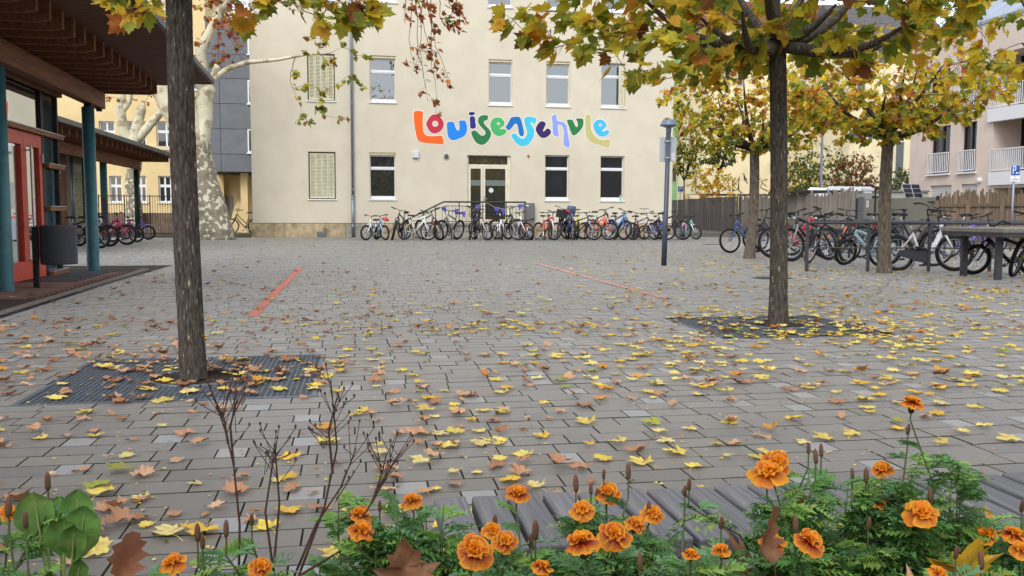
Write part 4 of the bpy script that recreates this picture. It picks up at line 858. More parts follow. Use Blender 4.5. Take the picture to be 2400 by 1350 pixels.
far_house('green_house', 'green house front with tall windows beyond the plank fence', 1560, 1612, 80, 17, M_green, ((1576, 1586, 384, 427), (1594, 1604, 384, 427), (1576, 1586, 320, 360), (1594, 1604, 320, 360)))
t, x0, x1 = far_house('ochre_house', 'ochre house with dark red balconies between the small street trees', 1612, 1648, 79, 17, M_och, ((1618, 1628, 320, 372),))
for (yt, yb) in ((320, 356), (366, 398), (262, 300)):
    p, q = onY(1626, yt, 79), onY(1645, yb, 79); b = MB(); b.box(p.x, q.x, -.7, .118, q.z, q.z + .9); b.box(p.x, q.x, .0, .117, q.z + .902, p.z + .3); b.build('balcony', mat('dark_red_balcony', S(104, 44, 46), S(70, 48, 46), rough=.8, scale=2), t)
t, x0, x1 = far_house('graffiti_house', 'pale yellow house with bare wall and black graffiti behind the fence', 1646, 1990, 74, 17, M_cr2, ((1985, 1995, 250, 300), (1700, 1712, 160, 200), (1730, 1742, 160, 200)), None)
rg = random.Random(4); gm_ = MB()
for (x, y, n_, s_) in ((1700, 438, 6, 26), (1722, 432, 7, 30), (1742, 420, 6, 24), (1680, 440, 5, 22), (1772, 430, 8, 26), (1790, 434, 7, 24), (1735, 448, 5, 14)):
    pts = [];
    for k in range(n_): q = onY(x + rg.uniform(-.3, .5) * s_, y + rg.uniform(-.8, .7) * s_ * .9, 74); pts.append((q.x, .105, q.z))
    gm_.tube(pts, .035, 4)
gm_.build('graffiti', mat('black_spray', S(44, 42, 42), rough=.8), t)
far_house('cream_block', 'cream apartment house with wide windows behind the reddish shrubs', 1990, 2215, 60, 13.6, M_cr2, ((1990, 2018, 300, 330), (2036, 2046, 305, 330), (2100, 2118, 330, 440), (2060, 2080, 90, 150), (2010, 2030, 150, 215), (2100, 2118, 190, 280)), mat('dark_slate_roof', S(96, 92, 92), S(76, 74, 76), rough=.8, scale=3))
p = onY(1925, 400, 48); sl_ = thing('street_lamp', 'tall grey street lamp pole rising above the shrubs', 'street lamp', (p.x, p.y, 0)); m = MB(); m.tube([(0, 0, 0), (0, 0, 3), (0, 0, 6.3), (-.3, 0, 6.5), (-1.0, 0, 6.55)], [.09, .08, .055, .05, .045], 10); m.build('pole', M_zinc, sl_, True); m = MB(); m.box(-1.5, -.95, -.1, .1, 6.5, 6.6); m.build('lamp_head', M_zincl, sl_)

# house row across the street behind the viewer (it shows as the dark reflection in the lower windows)
hb_ = thing('house_row', 'long brown house row across the street behind the viewer', 'building', (0, -34, 0)); m = MB(); m.box(-32, 34, -9, 0, 0, 9.5); m.build('wall', mat('brown_brick_row', S(120, 98, 80), S(100, 82, 68), rough=.9, scale=2), hb_)
m = MB(); m.add([(-33, -9.5, 9.5), (35, -9.5, 9.5), (35, .5, 9.5), (-33, .5, 9.5), (-33, -4.5, 12.5), (35, -4.5, 12.5)], [(0, 1, 5, 4), (2, 3, 4, 5), (1, 2, 5), (3, 0, 4), (3, 2, 1, 0)]); m.build('roof', M_tile, hb_)
for i_ in range(15):
    for z_ in (1.0, 4.0, 7.0): m = MB(); m.box(-30 + i_ * 4.2, -28.6 + i_ * 4.2, .002, .05, z_, z_ + 1.7); m.build('window', G_low, hb_)
# ================================================================ lamp post in the yard
p = g(1556, 622); lp = thing('lamp_post', 'dark grey mushroom lamp post with two sign backs in the yard', 'lamp post', (p.x, p.y, 0)); M_post = mat('blue_grey_post', S(80, 88, 102), S(70, 78, 92), rough=.45, scale=6, metal=.2)
m = MB(); m.tube([(0, 0, 0), (0.012, 0, .9), (.02, 0, .92), (.05, 0, 2.72)], [.052, .052, .046, .046], 16); m.build('pole', M_post, lp, True)
m = MB(); m.lathe([(.05, 2.60), (.055, 2.70), (.165, 2.715), (.17, 2.73), (.12, 2.82), (.10, 2.83)], 24, c=(.05, 0, 0)); m.build('lamp_head', mat('lamp_blue_grey', S(112, 122, 142), rough=.4, metal=.3), lp)
m = MB(); m.lathe([(.10, 2.69), (.11, 2.714)], 20, c=(.05, 0, 0)); m.build('diffuser', mat('opal', S(190, 190, 186), rough=.4), lp)
for sgn, (xa, xb) in ((0, (-.105, .025)), (1, (.045, .235))):
    m = MB(); z0, z1 = (2.02, 2.50) if sgn == 0 else (2.03, 2.51); Mx = Matrix.Translation((0, .06, 0)); m.box(xa, xb, -.004, .004, z0, z1, M=Mx); so_ = m.build('sign_back', mat('aluminium_sign', S(190, 196, 204), rough=.45, metal=.2), lp)
    if sgn: m = MB(); m.box(xa + .09, xb - .03, -.0065, -.0045, z0 + .03, z0 + .17, M=Mx); m.build('sticker', mat('sticker_pale', S(222, 216, 218), rough=.6), so_)
for z in (2.1, 2.42): m = MB(); m.tube([(.045, 0, z - .012), (.045, 0, z + .012)], .056, 14); m.box(-.02, .11, .045, .056, z - .01, z + .01); m.build('clamp', M_zincl, lp)

# ================================================================ leaves and trees
HALF = [(0.0, 0.02), (0.16, -0.09), (0.36, -0.07), (0.33, 0.05), (0.58, 0.14), (0.47, 0.23), (0.67, 0.47), (0.46, 0.43), (0.30, 0.48), (0.36, 0.71), (0.22, 0.67), (0.13, 0.81), (0.0, 1.0)]
LO = [(0.0, 0.0), (0.38, -0.06), (0.33, 0.10), (0.64, 0.43), (0.31, 0.49), (0.30, 0.69), (0.0, 1.0)]
OAK = [(0.0, 0.0), (0.10, 0.06), (0.20, 0.14), (0.13, 0.24), (0.28, 0.34), (0.18, 0.44), (0.33, 0.56), (0.2, 0.66), (0.27, 0.78), (0.14, 0.84), (0.12, 0.95), (0.0, 1.0)]
def outline(h): return h + [(-x, y) for x, y in reversed(h[1:-1])]
def leaf_shape(h, curl=.3, fold=.15, wav=.05, seed=0, petiole=0.0, cen=.36, rings=1):
    """vertices of a leaf of length 1 lying in xy, bent out of its plane"""
    rg = random.Random(seed); o = outline(h); ph = rg.uniform(0, 6); cx = rg.uniform(-.25, .25)
    def zf(x, y): return fold * abs(x) + curl * ((y - .4) ** 2 + .8 * (x + cx) ** 2) + wav * math.sin(7 * x + ph) * math.cos(6 * y + ph) + (.05 * math.hypot(x, y) * abs(math.sin(2.5 * math.atan2(x, y + .06))) if rings > 1 else 0)
    R_ = [(r_ + 1) / (rings + 1) for r_ in range(rings)][::-1]; mid = [(x * q, cen + (y - cen) * q) for q in R_ for x, y in o]
    vs = [(x, y, zf(x, y)) for x, y in o] + [(x, y, zf(x, y)) for x, y in mid] + [(0, cen, zf(0, cen))]; n = len(o)
    fs = [(k * n + i, k * n + (i + 1) % n, (k + 1) * n + (i + 1) % n, (k + 1) * n + i) for k in range(rings) for i in range(n)] + [(rings * n + i, rings * n + (i + 1) % n, (rings + 1) * n) for i in range(n)]
    if petiole:
        b = len(vs); z0 = zf(0, 0); px_ = rg.uniform(-.25, .25)
        vs += [(-.012, .03, z0), (.012, .03, z0), (px_ * .5 + .012, -petiole * .5, z0 * .5 + .06), (px_ * .5 - .012, -petiole * .5, z0 * .5 + .06), (px_ + .014, -petiole, .02), (px_ - .014, -petiole, .02)]
        fs += [(b, b + 3, b + 2, b + 1), (b + 3, b + 5, b + 4, b + 2)]
    mn = min(v[2] for v in vs); return [(v[0], v[1] - .4, v[2] - mn) for v in vs], fs
def low_leaf(h=LO, cup=.18):
    o = outline(h); vs = [(x, y, cup * abs(x) - .12 * y * y) for x, y in o] + [(0, .3, 0)]; n = len(o); return vs, [(i, (i + 1) % n, n) for i in range(n)]
LOWV, LOWF = low_leaf(); TINYV, TINYF = [(0, 0, 0), (.42, .3, .1), (0, 1, -.1), (-.42, .3, .1)], [(0, 1, 2), (0, 2, 3)]
YEL = [S(228, 198, 56), S(236, 210, 80), S(214, 196, 56), S(222, 172, 54)]; GRN = [S(158, 168, 60), S(134, 150, 54), S(184, 182, 60), S(112, 130, 50)]; BRN = [S(150, 96, 58), S(166, 110, 66), S(128, 76, 46), S(176, 104, 52)]; ORG = [S(204, 130, 46), S(190, 112, 46)]
RST = [S(150, 84, 58), S(170, 96, 62), S(130, 70, 50), S(178, 120, 80)]; OLV = [S(96, 110, 62), S(110, 120, 66), S(84, 100, 56), S(128, 132, 70)]
def pick(rg, pal):
    t = rg.random() * sum(w_ for w_, _ in pal)
    for w_, cs in pal:
        t -= w_
        if t <= 0: break
    c = rg.choice(cs); k = rg.uniform(.8, 1.15); return (c[0] * k, c[1] * k, c[2] * k, 1)
M_leafA = attr_mat('leaf_tint', True, rough=.55, transl=.5)
M_leafO = attr_mat('leaf_own_tint', False, rough=.55, transl=.5, spots=S(190, 140, 50), spot_scale=5)
def bark(name, c, c2, st=(26, 26, 4), bump=1.0): return mat(name, c, c2, rough=.95, scale=1.0, stretch=st, bump=bump, bscale=1.6, bdist=.02, detail=6, dirt=S(168, 164, 146), dirt_scale=.9, dirt_lo=.63, dirt_hi=.70)
M_bark = bark('maple_bark', S(98, 90, 82), S(60, 54, 50), (60, 60, 16), .8); M_twig = mat('twig_bark', S(66, 56, 48), S(48, 42, 36), rough=.9, scale=20)
M_plane = mat('plane_bark', S(222, 216, 190), S(206, 200, 172), rough=.85, scale=3, bump=.2, bscale=12, dirt=S(166, 156, 130), dirt_scale=2.8, dirt_lo=.53, dirt_hi=.60)
M_planel = mat('plane_bark_flaking', S(148, 140, 122), S(126, 116, 98), rough=.9, scale=4, bump=.3, bscale=14, dirt=S(214, 208, 184), dirt_scale=5.5, dirt_lo=.53, dirt_hi=.58)
def frame(d_, roll=0.0):
    d_ = d_.normalized(); x = d_.orthogonal().normalized(); z = x.cross(d_); x2 = x * math.cos(roll) + z * math.sin(roll); return x2, d_, x2.cross(d_)
def leaf_mat3(p, dirv, nrm, s_):
    y = dirv.normalized(); z = (nrm - y * nrm.dot(y)); z = z.normalized() if z.length > 1e-4 else y.orthogonal().normalized(); x = y.cross(z)
    return Matrix(((x.x * s_, y.x * s_, z.x * s_, p.x), (x.y * s_, y.y * s_, z.y * s_, p.y), (x.z * s_, y.z * s_, z.z * s_, p.z), (0, 0, 0, 1)))
def detailed_trunk(base, top, r0, r1, rows=110, cols=72, seed=0, lean=(0, 0), amp=.007, flare=.05):
    m = MB(); vs = []; b, t = Vector(base), Vector(top)
    for i in range(rows + 1):
        f = i / rows; c = b.lerp(t, f) + Vector((math.sin(f * 3.1) * lean[0], math.sin(f * 3.1) * lean[1], 0)); r = r0 + (r1 - r0) * f + flare * math.exp(-f * 16); h = f * (t - b).length
        for k in range(cols):
            a = 2 * PI * k / cols; n_ = mnoise.noise(Vector((math.cos(a) * 6.5 + seed, math.sin(a) * 6.5, h * 4.0))) + .5 * mnoise.noise(Vector((math.cos(a) * 14, math.sin(a) * 14 + seed, h * 11)))
            rr = r + amp * (1 - 2.2 * abs(n_)); vs.append((c.x + rr * math.cos(a), c.y + rr * math.sin(a), c.z))
    fs = [(i * cols + k, i * cols + (k + 1) % cols, (i + 1) * cols + (k + 1) % cols, (i + 1) * cols + k) for i in range(rows) for k in range(cols)]
    m.add(vs, fs); return m
class Skel:
    def __init__(s): s.pos = []; s.rad = []; s.paths = []
    def path(s, pts, r):
        s.paths.append((pts, r))
        for p, q in zip(pts, r): s.pos.append(p); s.rad.append(q)
def grow(rg, fork, limbs, targets, limb_r, droop=0.0, twig=.0035, wig=.08):
    """limbs: end points; targets: twig tips, each joined to the nearest node"""
    sk_ = Skel()
    for e in limbs:
        e = Vector(e); n_ = 7; pts = []; rr = []; side = Vector((rg.uniform(-1, 1), rg.uniform(-1, 1), rg.uniform(-.5, .5))) * (e - fork).length * .07
        for k in range(n_ + 1): f = k / n_; p = fork.lerp(e, f) + side * math.sin(f * PI) + Vector((0, 0, 1)) * (-.10 * math.sin(f * PI) * (e - fork).length); pts.append(p); rr.append(limb_r * (1 - f) ** .8 + .010)
        sk_.path(pts, rr)
    tw = []
    for t in sorted(targets, key=lambda q: (q - fork).length):
        A = np.array([(p.x, p.y, p.z) for p in sk_.pos]); dd = A - np.array((t.x, t.y, t.z)); d2 = np.sqrt((dd ** 2).sum(1)); fk = np.sqrt(((A - np.array((fork.x, fork.y, fork.z))) ** 2).sum(1))
        i = int(np.argmin(d2 + .18 * np.abs(fk - (t - fork).length * .55))); a = sk_.pos[i]; L = (t - a).length
        if L < .03: continue
        r0 = min(sk_.rad[i] * .62, .004 + .011 * L); n_ = max(3, int(L / .14)); pts = []; rr = []; off = Vector((rg.uniform(-1, 1), rg.uniform(-1, 1), rg.uniform(-.3, .8))) * L * wig * 1.6
        for k in range(n_ + 1):
            f = k / n_; p = a.lerp(t, f) + off * math.sin(f * PI) + Vector((rg.uniform(-1, 1), rg.uniform(-1, 1), rg.uniform(-1, 1))) * (wig * .14 * (0 < f < 1)) - Vector((0, 0, droop * f * f * L)); pts.append(p); rr.append(r0 + (twig - r0) * f)
        sk_.path(pts, rr); tw.append((pts, rr))
    return sk_, tw
def leaves_on(rg, tw, per, size, pal_fn, outward, tipbias=.35, spread=.05):
    out = []
    for pts, rr in tw:
        n_ = per(pts[-1]) if callable(per) else per
        for _ in range(n_ if isinstance(n_, int) else int(n_) + (rg.random() < n_ % 1)):
            f = tipbias + (1 - tipbias) * rg.random() ** .7; x = f * (len(pts) - 1); i = min(int(x), len(pts) - 2); p = pts[i].lerp(pts[i + 1], x - i)
            ax = (pts[-1] - pts[0]).normalized(); o = (p - outward).normalized()
            d_ = Vector((o.x * .7 + rg.uniform(-.8, .8), o.y * .7 + rg.uniform(-.8, .8), rg.uniform(-1.2, .15))); p2 = p + d_.normalized() * spread * rg.uniform(.4, 1.4)
            nrm = Vector((rg.uniform(-.7, .7) + o.x * .4, rg.uniform(-.7, .7) + o.y * .4, rg.uniform(.2, 1))); out.append((p2, d_, nrm, size * rg.uniform(.7, 1.25), pal_fn(p2), p))
    return out
big_leaf = []
for k in range(5):
    q = MB(); v, f = leaf_shape(HALF, .25, (.12, .2, .05, .3, .1)[k], .05, 40 + k, .0, rings=2); q.add([(a, b + .4, c) for a, b, c in v], f); big_leaf.append(q.mesh('leaf', M_leafO, False))
def make_crown(tree, leaves, single=0, lo=(LOWV, LOWF), key=None, pet=True):
    """the leaves that show largest as objects of their own, the rest as one crown"""
    if key: leaves = sorted(leaves, key=key)
    rg = random.Random(len(leaves))
    for (p, d_, n_, s_, c, a) in leaves[:single]:
        o = link('leaf', rg.choice(big_leaf), tree, M=tree_inv(tree) @ leaf_mat3(p, d_, n_, s_)); o.color = c
    m = MB()
    for i, (p, d_, n_, s_, c, a) in enumerate(leaves):
        if pet: m.tube([a, p], .0016, 3, 0, False, None, (.12, .08, .03, 1))
        if i < single: continue
        Mx = leaf_mat3(p, d_, n_, s_); m.add([Mx @ Vector(v) for v in lo[0]], lo[1], 0, c)
    loc = Vector(tree.location)
    m.v = [(a - loc.x, b - loc.y, c - loc.z) for a, b, c in m.v]
    return tag(m.build('crown', M_leafA, tree), kind='stuff')
def tree_inv(t): return Matrix.Translation(-Vector(t.location))
def limb_mesh(tree, sk_, name, mt, nmain, nl=8, nt_=4, minr=0):
    m = MB(); loc = Vector(tree.location)
    for k, (pts, rr) in enumerate(sk_.paths):
        m.tube([p - loc for p in pts], rr, nl if k < nmain else nt_, 0, False)
    return m.build(name, mt, tree, True)
def ellip(rg, c, r, n, shell=.55, zmin=-9):
    out = []
    while len(out) < n:
        v = Vector((rg.gauss(0, 1), rg.gauss(0, 1), rg.gauss(0, 1))).normalized() * (shell + (1 - shell) * rg.random() ** .6); p = Vector((c[0] + v.x * r[0], c[1] + v.y * r[1], c[2] + v.z * r[2]))
        if p.z > zmin: out.append(p)
    return out
def visible(p, mg=80):
    q = proj(p); return q[2] > .3 and -mg < q[0] < 2400 + mg and -mg < q[1] < 1400

# ---- right near maple
rg = random.Random(21); B = Vector((3.793, 7.57, 0)); fork = onY(1822, 104, 7.57)
t = thing('maple_tree', 'maple with dark straight trunk and yellow green leaves on the right grating', 'tree', B, group='maples in the yard')
inv = lambda m_: setattr(m_, 'v', [(a - B.x, b - B.y, c) for a, b, c in m_.v])
m = detailed_trunk(B, fork + Vector((0, 0, .02)), .074, .068, 150, 96, 3, (.012, 0), .006, .022); inv(m); m.build('trunk', M_bark, t, True)
limbs = []
for (px_, py_, D) in ((1640, 40, 7.0), (1500, -10, 7.6), (1700, -60, 8.2), (1960, 10, 7.2), (2050, -80, 7.9), (2180, 20, 8.0), (1850, -170, 7.4), (1780, -150, 6.8), (1560, 60, 8.4), (1900, -40, 8.6), (1740, 30, 6.5), (2120, 60, 6.7)): limbs.append(onY(px_, py_, D))
C = (fork.x, fork.y, 3.75)
targets = [p for p in ellip(rg, C, (2.35, 2.2, 1.45), 470, .5) ]
# hanging ends that show against the wall and the sky
for (px_, py_, D) in ((1200, 60, 7.2), (1230, 90, 7.0), (1290, 85, 6.8), (1300, 130, 6.9), (1370, 150, 6.8), (1355, 100, 7.4), (1420, 130, 7.0), (1470, 190, 6.9), (1450, 110, 6.4), (1510, 150, 7.6), (1540, 200, 7.2), (1590, 170, 6.7), (1630, 190, 7.4), (1680, 150, 6.9), (1700, 200, 7.2), (1750, 170, 8.0), (1920, 120, 7.0), (1940, 170, 7.3), (2000, 150, 7.0), (2010, 90, 6.6), (2090, 100, 7.0), (2150, 130, 7.4), (2200, 90, 6.9), (2240, 60, 7.4), (2100, 40, 6.6), (2270, 30, 6.4), (1240, 40, 7.4), (1330, 50, 7.2), (1395, 60, 6.9), (2160, 30, 6.4), (1600, 100, 6.2), (1550, 90, 6.4), (1660, 110, 6.2)): targets.append(onY(px_, py_ - 18, D))
sk_, tw = grow(rg, fork, limbs, targets, .052)
limb_mesh(t, sk_, 'limbs', M_bark, len(limbs), 10, 5)
def pal(p):
    return pick(rg, [(4, YEL), (6, GRN), (.4, ORG), (.3, BRN)])
lv = [l for l in leaves_on(rg, tw, 7.5, .135, pal, Vector(C) - Vector((0, 0, .8)), .3, .07)]
make_crown(t, lv, 290, key=lambda l: (0 if visible(l[0], 0) else 5) + (Vector(l[0]) - CAM).length)

# ---- left near maple: only trunk and a few hanging leaves in view
rg = random.Random(22); B = Vector((-.974, 5.64, 0)); fork = onY(418, -60, 5.66)
t = thing('maple_tree', 'maple with thick ridged dark trunk standing in the left grating', 'tree', B, group='maples in the yard')
inv = lambda m_: setattr(m_, 'v', [(a - B.x, b - B.y, c) for a, b, c in m_.v])
m = detailed_trunk(B, fork, .071, .069, 160, 110, 9, (-.012, 0), .0065, .006); inv(m); m.build('trunk', M_bark, t, True)
limbs = [onY(330, -190, 5.4), onY(500, -300, 5.7), onY(600, -160, 5.5), onY(300, -130, 5.0), onY(740, -180, 5.2), onY(420, -320, 6.2), onY(160, -240, 5.4)]
targets = [p for p in ellip(rg, (fork.x, fork.y, 3.7), (2.3, 2.2, 1.25), 330, .5) if p.z > 2.8 or not visible(p, 100)]
for (px_, py_, D) in ((270, 10, 4.9), (300, 22, 4.8), (330, 5, 5.0), (310, 40, 4.7), (345, 30, 4.9), (290, -20, 4.8), (560, 60, 5.0), (590, 40, 4.9), (610, 0, 4.9), (790, 35, 4.7), (815, 50, 4.8), (845, 60, 4.8), (870, 40, 4.6), (855, 20, 4.7), (830, 10, 4.6), (770, 0, 4.7), (690, 20, 5.0), (640, 10, 5.1), (750, 60, 4.9)): targets.append(onY(px_, py_ - 15, D))
sk_, tw = grow(rg, fork, limbs, targets, .05); limb_mesh(t, sk_, 'limbs', M_bark, len(limbs), 8, 5)
lv = [l for l in leaves_on(rg, tw, 7, .088, lambda p: pick(rg, [(4, YEL), (5, GRN), (1, BRN)]), Vector((fork.x, fork.y, 3)), .55, .05)]
vis_ = [l for l in lv if visible(l[0], 60)]; make_crown(t, vis_ + [l for l in lv if not visible(l[0], 60)], min(150, len(vis_)))

# ---- two globe maples by the bicycle stands and one beyond the frame
def globe(B, fork, label, rad, seed, ntar, per, n_single, palv, trunk_r, size, bend=(0, 0), zc=1.25):
    rg = random.Random(seed); t = thing('maple_tree', label, 'tree', B, group='maples in the yard')
    m = detailed_trunk(B, fork, trunk_r, trunk_r * .86, 60, 40, seed, bend, .006, .03); m.v = [(a - B.x, b - B.y, c) for a, b, c in m.v]; m.build('trunk', M_barkm, t, True)
    c = Vector((fork.x, fork.y, fork.z + zc)); limbs = []
    for k in range(11): a = 2 * PI * k / 11 + rg.uniform(-.2, .2); e = rg.uniform(.15, 1.0); limbs.append(c + Vector((math.cos(a) * rad[0] * .62 * math.cos(e * .9), math.sin(a) * rad[1] * .62 * math.cos(e * .9), -rad[2] * .55 + e * rad[2] * .9)))
    tg = ellip(rg, c, rad, ntar, .45)
    sk_, tw = grow(rg, fork, limbs, tg, trunk_r * .5, twig=.004, wig=.11); limb_mesh(t, sk_, 'limbs', M_twig, len(limbs), 7, 4)
    def pf(p):
        h = (p.z - (c.z - rad[2])) / (2 * rad[2]); return pick(rg, palv(h))
    lv = leaves_on(rg, tw, lambda p: per((p.z - (c.z - rad[2])) / (2 * rad[2])), size, pf, c - Vector((0, 0, .8)), .35, .06)
    make_crown(t, lv, n_single, key=lambda l: (0 if visible(l[0], 0) else 50) + (Vector(l[0]) - CAM).length, pet=False); return t
M_barkm = bark('maple_bark_pale', S(124, 112, 98), S(84, 76, 66), (30, 30, 9))
palv = lambda h: [(4.5, YEL), (5.5 * max(.15, 1 - h), GRN), (.8, ORG), (.5 + 3.2 * max(0, h - .35), RST)]
B = g(1756, 606); globe(Vector((B.x, B.y, 0)), onY(1768, 350, B.y), 'globe maple with yellow crown standing left of the bicycle stand', (2.15, 2.1, 1.15), 31, 520, lambda h: 7.5 if h < .55 else 3.4, 120, palv, .115, .11, (.05, 0), 1.05)
B = g(2073, 640); globe(Vector((B.x, B.y, 0)), onY(2082, 318, B.y), 'globe maple with half bare crown standing among the parked bicycles', (2.0, 1.95, 1.0), 32, 540, lambda h: 8 if h < .5 else 2.4, 200, palv, .105, .11, (-.03, 0), .86)
globe(Vector((8.75, 9.0, 0)), Vector((8.75, 9.0, 2.35)), 'globe maple whose yellow crown enters the picture at the upper right edge', (2.3, 2.2, 1.2), 33, 260, lambda h: 7, 90, lambda h: [(6, YEL), (5, GRN), (.8, ORG), (.4, RST)], .11, .13, (0, 0), 1.15)

globe(Vector((-2.6, -1.9, 0)), Vector((-2.6, -1.9, 2.35)), 'unseen globe maple added behind the viewer on the left for shade', (2.3, 2.2, 1.2), 34, 260, lambda h: 7, 0, lambda h: [(6, YEL), (5, GRN), (.8, ORG)], .11, .13, (0, 0), 1.3)  # out of view, added so its crown shades the near paving
globe(Vector((3.0, -1.6, 0)), Vector((3.0, -1.6, 2.35)), 'unseen globe maple added behind the viewer on the right for shade', (2.3, 2.2, 1.2), 35, 260, lambda h: 7, 0, lambda h: [(6, YEL), (5, GRN), (.8, ORG)], .11, .13, (0, 0), 1.3)  # second unseen tree, added to darken the foreground with its shade
# ---- plane trees
def plane_tree(label, B, segs, seed, targets, size, per, palv, extra_twigs=()):
    rg = random.Random(seed); t = thing('plane_tree', label, 'tree', B, group='plane trees'); B = Vector(B)
    m = MB(); sk_ = Skel(); first = True
    for pts, rr in segs:
        # resample with a little knobbliness
        P = []; R = []
        for i in range(len(pts) - 1):
            for k in range(6): f = k / 6; P.append(pts[i].lerp(pts[i + 1], f)); R.append((rr[i] + (rr[i + 1] - rr[i]) * f) * rg.uniform(.95, 1.06))
        P.append(pts[-1]); R.append(rr[-1]); n_ = 18 if rr[0] > .2 else 8
        mm = MB(); mm.tube([p - B for p in P], R, n_, 0, True); mm.build('trunk' if first else 'limb', M_planel if first else M_plane, t, True); first = False
        for p, q in zip(P[len(P) // 3:], R[len(P) // 3:]): sk_.pos.append(p); sk_.rad.append(min(q, .05))
    base = Skel(); base.pos = sk_.pos[:]; base.rad = sk_.rad[:]; tw = []
    for tg in targets:
        A = np.array([(p.x, p.y, p.z) for p in base.pos]); i = int(np.argmin(((A - np.array((tg.x, tg.y, tg.z))) ** 2).sum(1))); a = base.pos[i]; L = (tg - a).length; n_ = max(3, int(L / .25)); pts = []; rr = []
        off = Vector((rg.uniform(-1, 1), rg.uniform(-1, 1), rg.uniform(-.2, .9))) * L * .2
        for k in range(n_ + 1): f = k / n_; pts.append(a.lerp(tg, f) + off * math.sin(f * PI) + Vector((rg.uniform(-1, 1), rg.uniform(-1, 1), rg.uniform(-1, 1))) * .04 * (0 < f < 1)); rr.append(min(base.rad[i] * .6, .006 + .008 * L) * (1 - f) + .005)
        base.path(pts, rr); tw.append((pts, rr))
    for pts in extra_twigs:
        pts2 = []
        for i in range(len(pts) - 1):
            for k in range(5): pts2.append(pts[i].lerp(pts[i + 1], k / 5) + Vector((rg.uniform(-1, 1), 0, rg.uniform(-1, 1))) * .035)
        rr = [.022 * (1 - i / len(pts2)) + .006 for i in range(len(pts2))]; base.path(pts2, rr); tw.append((pts2, rr))
        for k in range(len(pts2) // 2):
            i = rg.randrange(1, len(pts2)); e = pts2[i] + Vector((rg.uniform(-.5, .5), rg.uniform(-.2, .2), rg.uniform(-.55, .15))); s2 = [pts2[i], pts2[i].lerp(e, .5) + Vector((0, 0, .05)), e]; base.path(s2, [.007, .006, .004]); tw.append((s2, [.007, .006, .004]))
    mm = MB()
    for pts, rr in base.paths: mm.tube([p - B for p in pts], rr, 4, 0, False)
    tag(mm.build('twigs', mat('plane_twig', S(122, 104, 82), S(96, 80, 62), rough=.9, scale=9), t, True), kind='stuff')
    lv = leaves_on(rg, tw, per, size, lambda p: pick(rg, palv(p)), B + Vector((0, 0, 6)), .3, .08)
    make_crown(t, lv, 0, pet=False); return t
PYD = 35.6
P = lambda x, y, D=PYD: onY(x, y, D)
base = g(497, 560); Bp = Vector((P(492, 560).x, PYD, 0)); w1 = PYD / F_PX
segs = [([Vector((P(492, 560).x, PYD, -.05)), P(489, 520), P(478, 450), P(465, 390), P(452, 340)], [.98, .80, .62, .58, .62]),
        ([P(448, 345), P(415, 270), P(375, 200), P(330, 130), P(300, 40), P(290, -120)], [.50, .46, .40, .34, .28, .16]),
        ([P(450, 330), P(428, 200), P(408, 100), P(398, 0), P(402, -140)], [.46, .38, .32, .28, .18]),
        ([P(470, 335), P(482, 280), P(478, 235), P(484, 210), P(480, 195)], [.30, .26, .30, .34, .10]),
        ([P(484, 205), P(500, 180), P(508, 158), P(503, 150)], [.14, .13, .12, .02]),
        ([P(486, 208), P(500, 185), P(535, 160), P(580, 146, 35), P(650, 140, 34.4), P(715, 128, 34), P(770, 125, 33.8), P(800, 110, 33.7)], [.13, .12, .10, .085, .06, .045, .03, .012]),
        ([P(478, 240), P(470, 120), P(520, 20), P(640, -90, 34), P(800, -140, 33), P(960, -120, 32.5)], [.24, .2, .16, .13, .10, .05])]
rg = random.Random(77); tg = []
for _ in range(150): tg.append(P(rg.uniform(255, 575), rg.uniform(-60, 175) * rg.random() ** .2, PYD + rg.uniform(-2.5, 2.5)))
for (x, y) in ((700, 240), (690, 290), (720, 200), (690, 175), (705, 120), (740, 100), (760, 90), (800, 95), (830, 130), (860, 130), (770, 210), (745, 235), (760, 270), (800, 190), (825, 175), (815, 275), (735, 255), (755, 150), (730, 290), (712, 85), (782, 150), (850, 205)): tg.append(P(x, y, 33.9 + rg.uniform(-.3, .3)))
ext = []
for (xa, xb, yb) in ((965, 975, 185), (990, 1000, 225), (1010, 1030, 270), (1000, 1065, 220), (975, 1010, 262), (1030, 1050, 70), (1050, 1085, 30), (1070, 1060, 80), (950, 965, 60), (980, 1040, 180)): ext.append([P(xa - 10, -120, 32.6), P(xa, 0, 32.6), P((xa + xb) / 2 - 10, yb * .5, 32.6), P(xb, yb, 32.6)])
for (xa, xb, yb) in ((660, 690, 40), (720, 740, 60)): ext.append([P(xa, -100, 33.5), P(xa + 8, -20, 33.5), P(xb, yb, 33.5)])
plane_tree('big plane tree with pale flaking trunk beside the grey annex', Bp, segs, 41, tg, .19, lambda p: 9 if (640 < proj(p)[0] < 880 and p.z > 3) else 4.5, lambda p: ([(5, GRN), (1.3, OLV), (1.6, RST), (.8, YEL)] if (proj(p)[0] > 640 and proj(p)[0] < 880 and p.z > 3) else [(6, RST), (2, BRN), (1, ORG), (.7, GRN)]), ext)
Q = lambda x, y: onY(x, y, 47.5)
segs = [([Vector((Q(312, 520).x, 47.5, -.05)), Q(314, 480), Q(309, 430), Q(316, 380), Q(312, 335)], [.5, .36, .32, .34, .36]), ([Q(308, 340), Q(290, 310), Q(283, 260), Q(286, 215), Q(272, 160)], [.26, .24, .22, .18, .1]), ([Q(315, 340), Q(320, 300), Q(332, 255), Q(338, 240)], [.3, .26, .22, .06]), ([Q(318, 330), Q(345, 300), Q(372, 270), Q(395, 220)], [.24, .22, .18, .1]), ([Q(287, 260), Q(302, 240), Q(312, 190), Q(308, 120)], [.16, .14, .12, .06])]
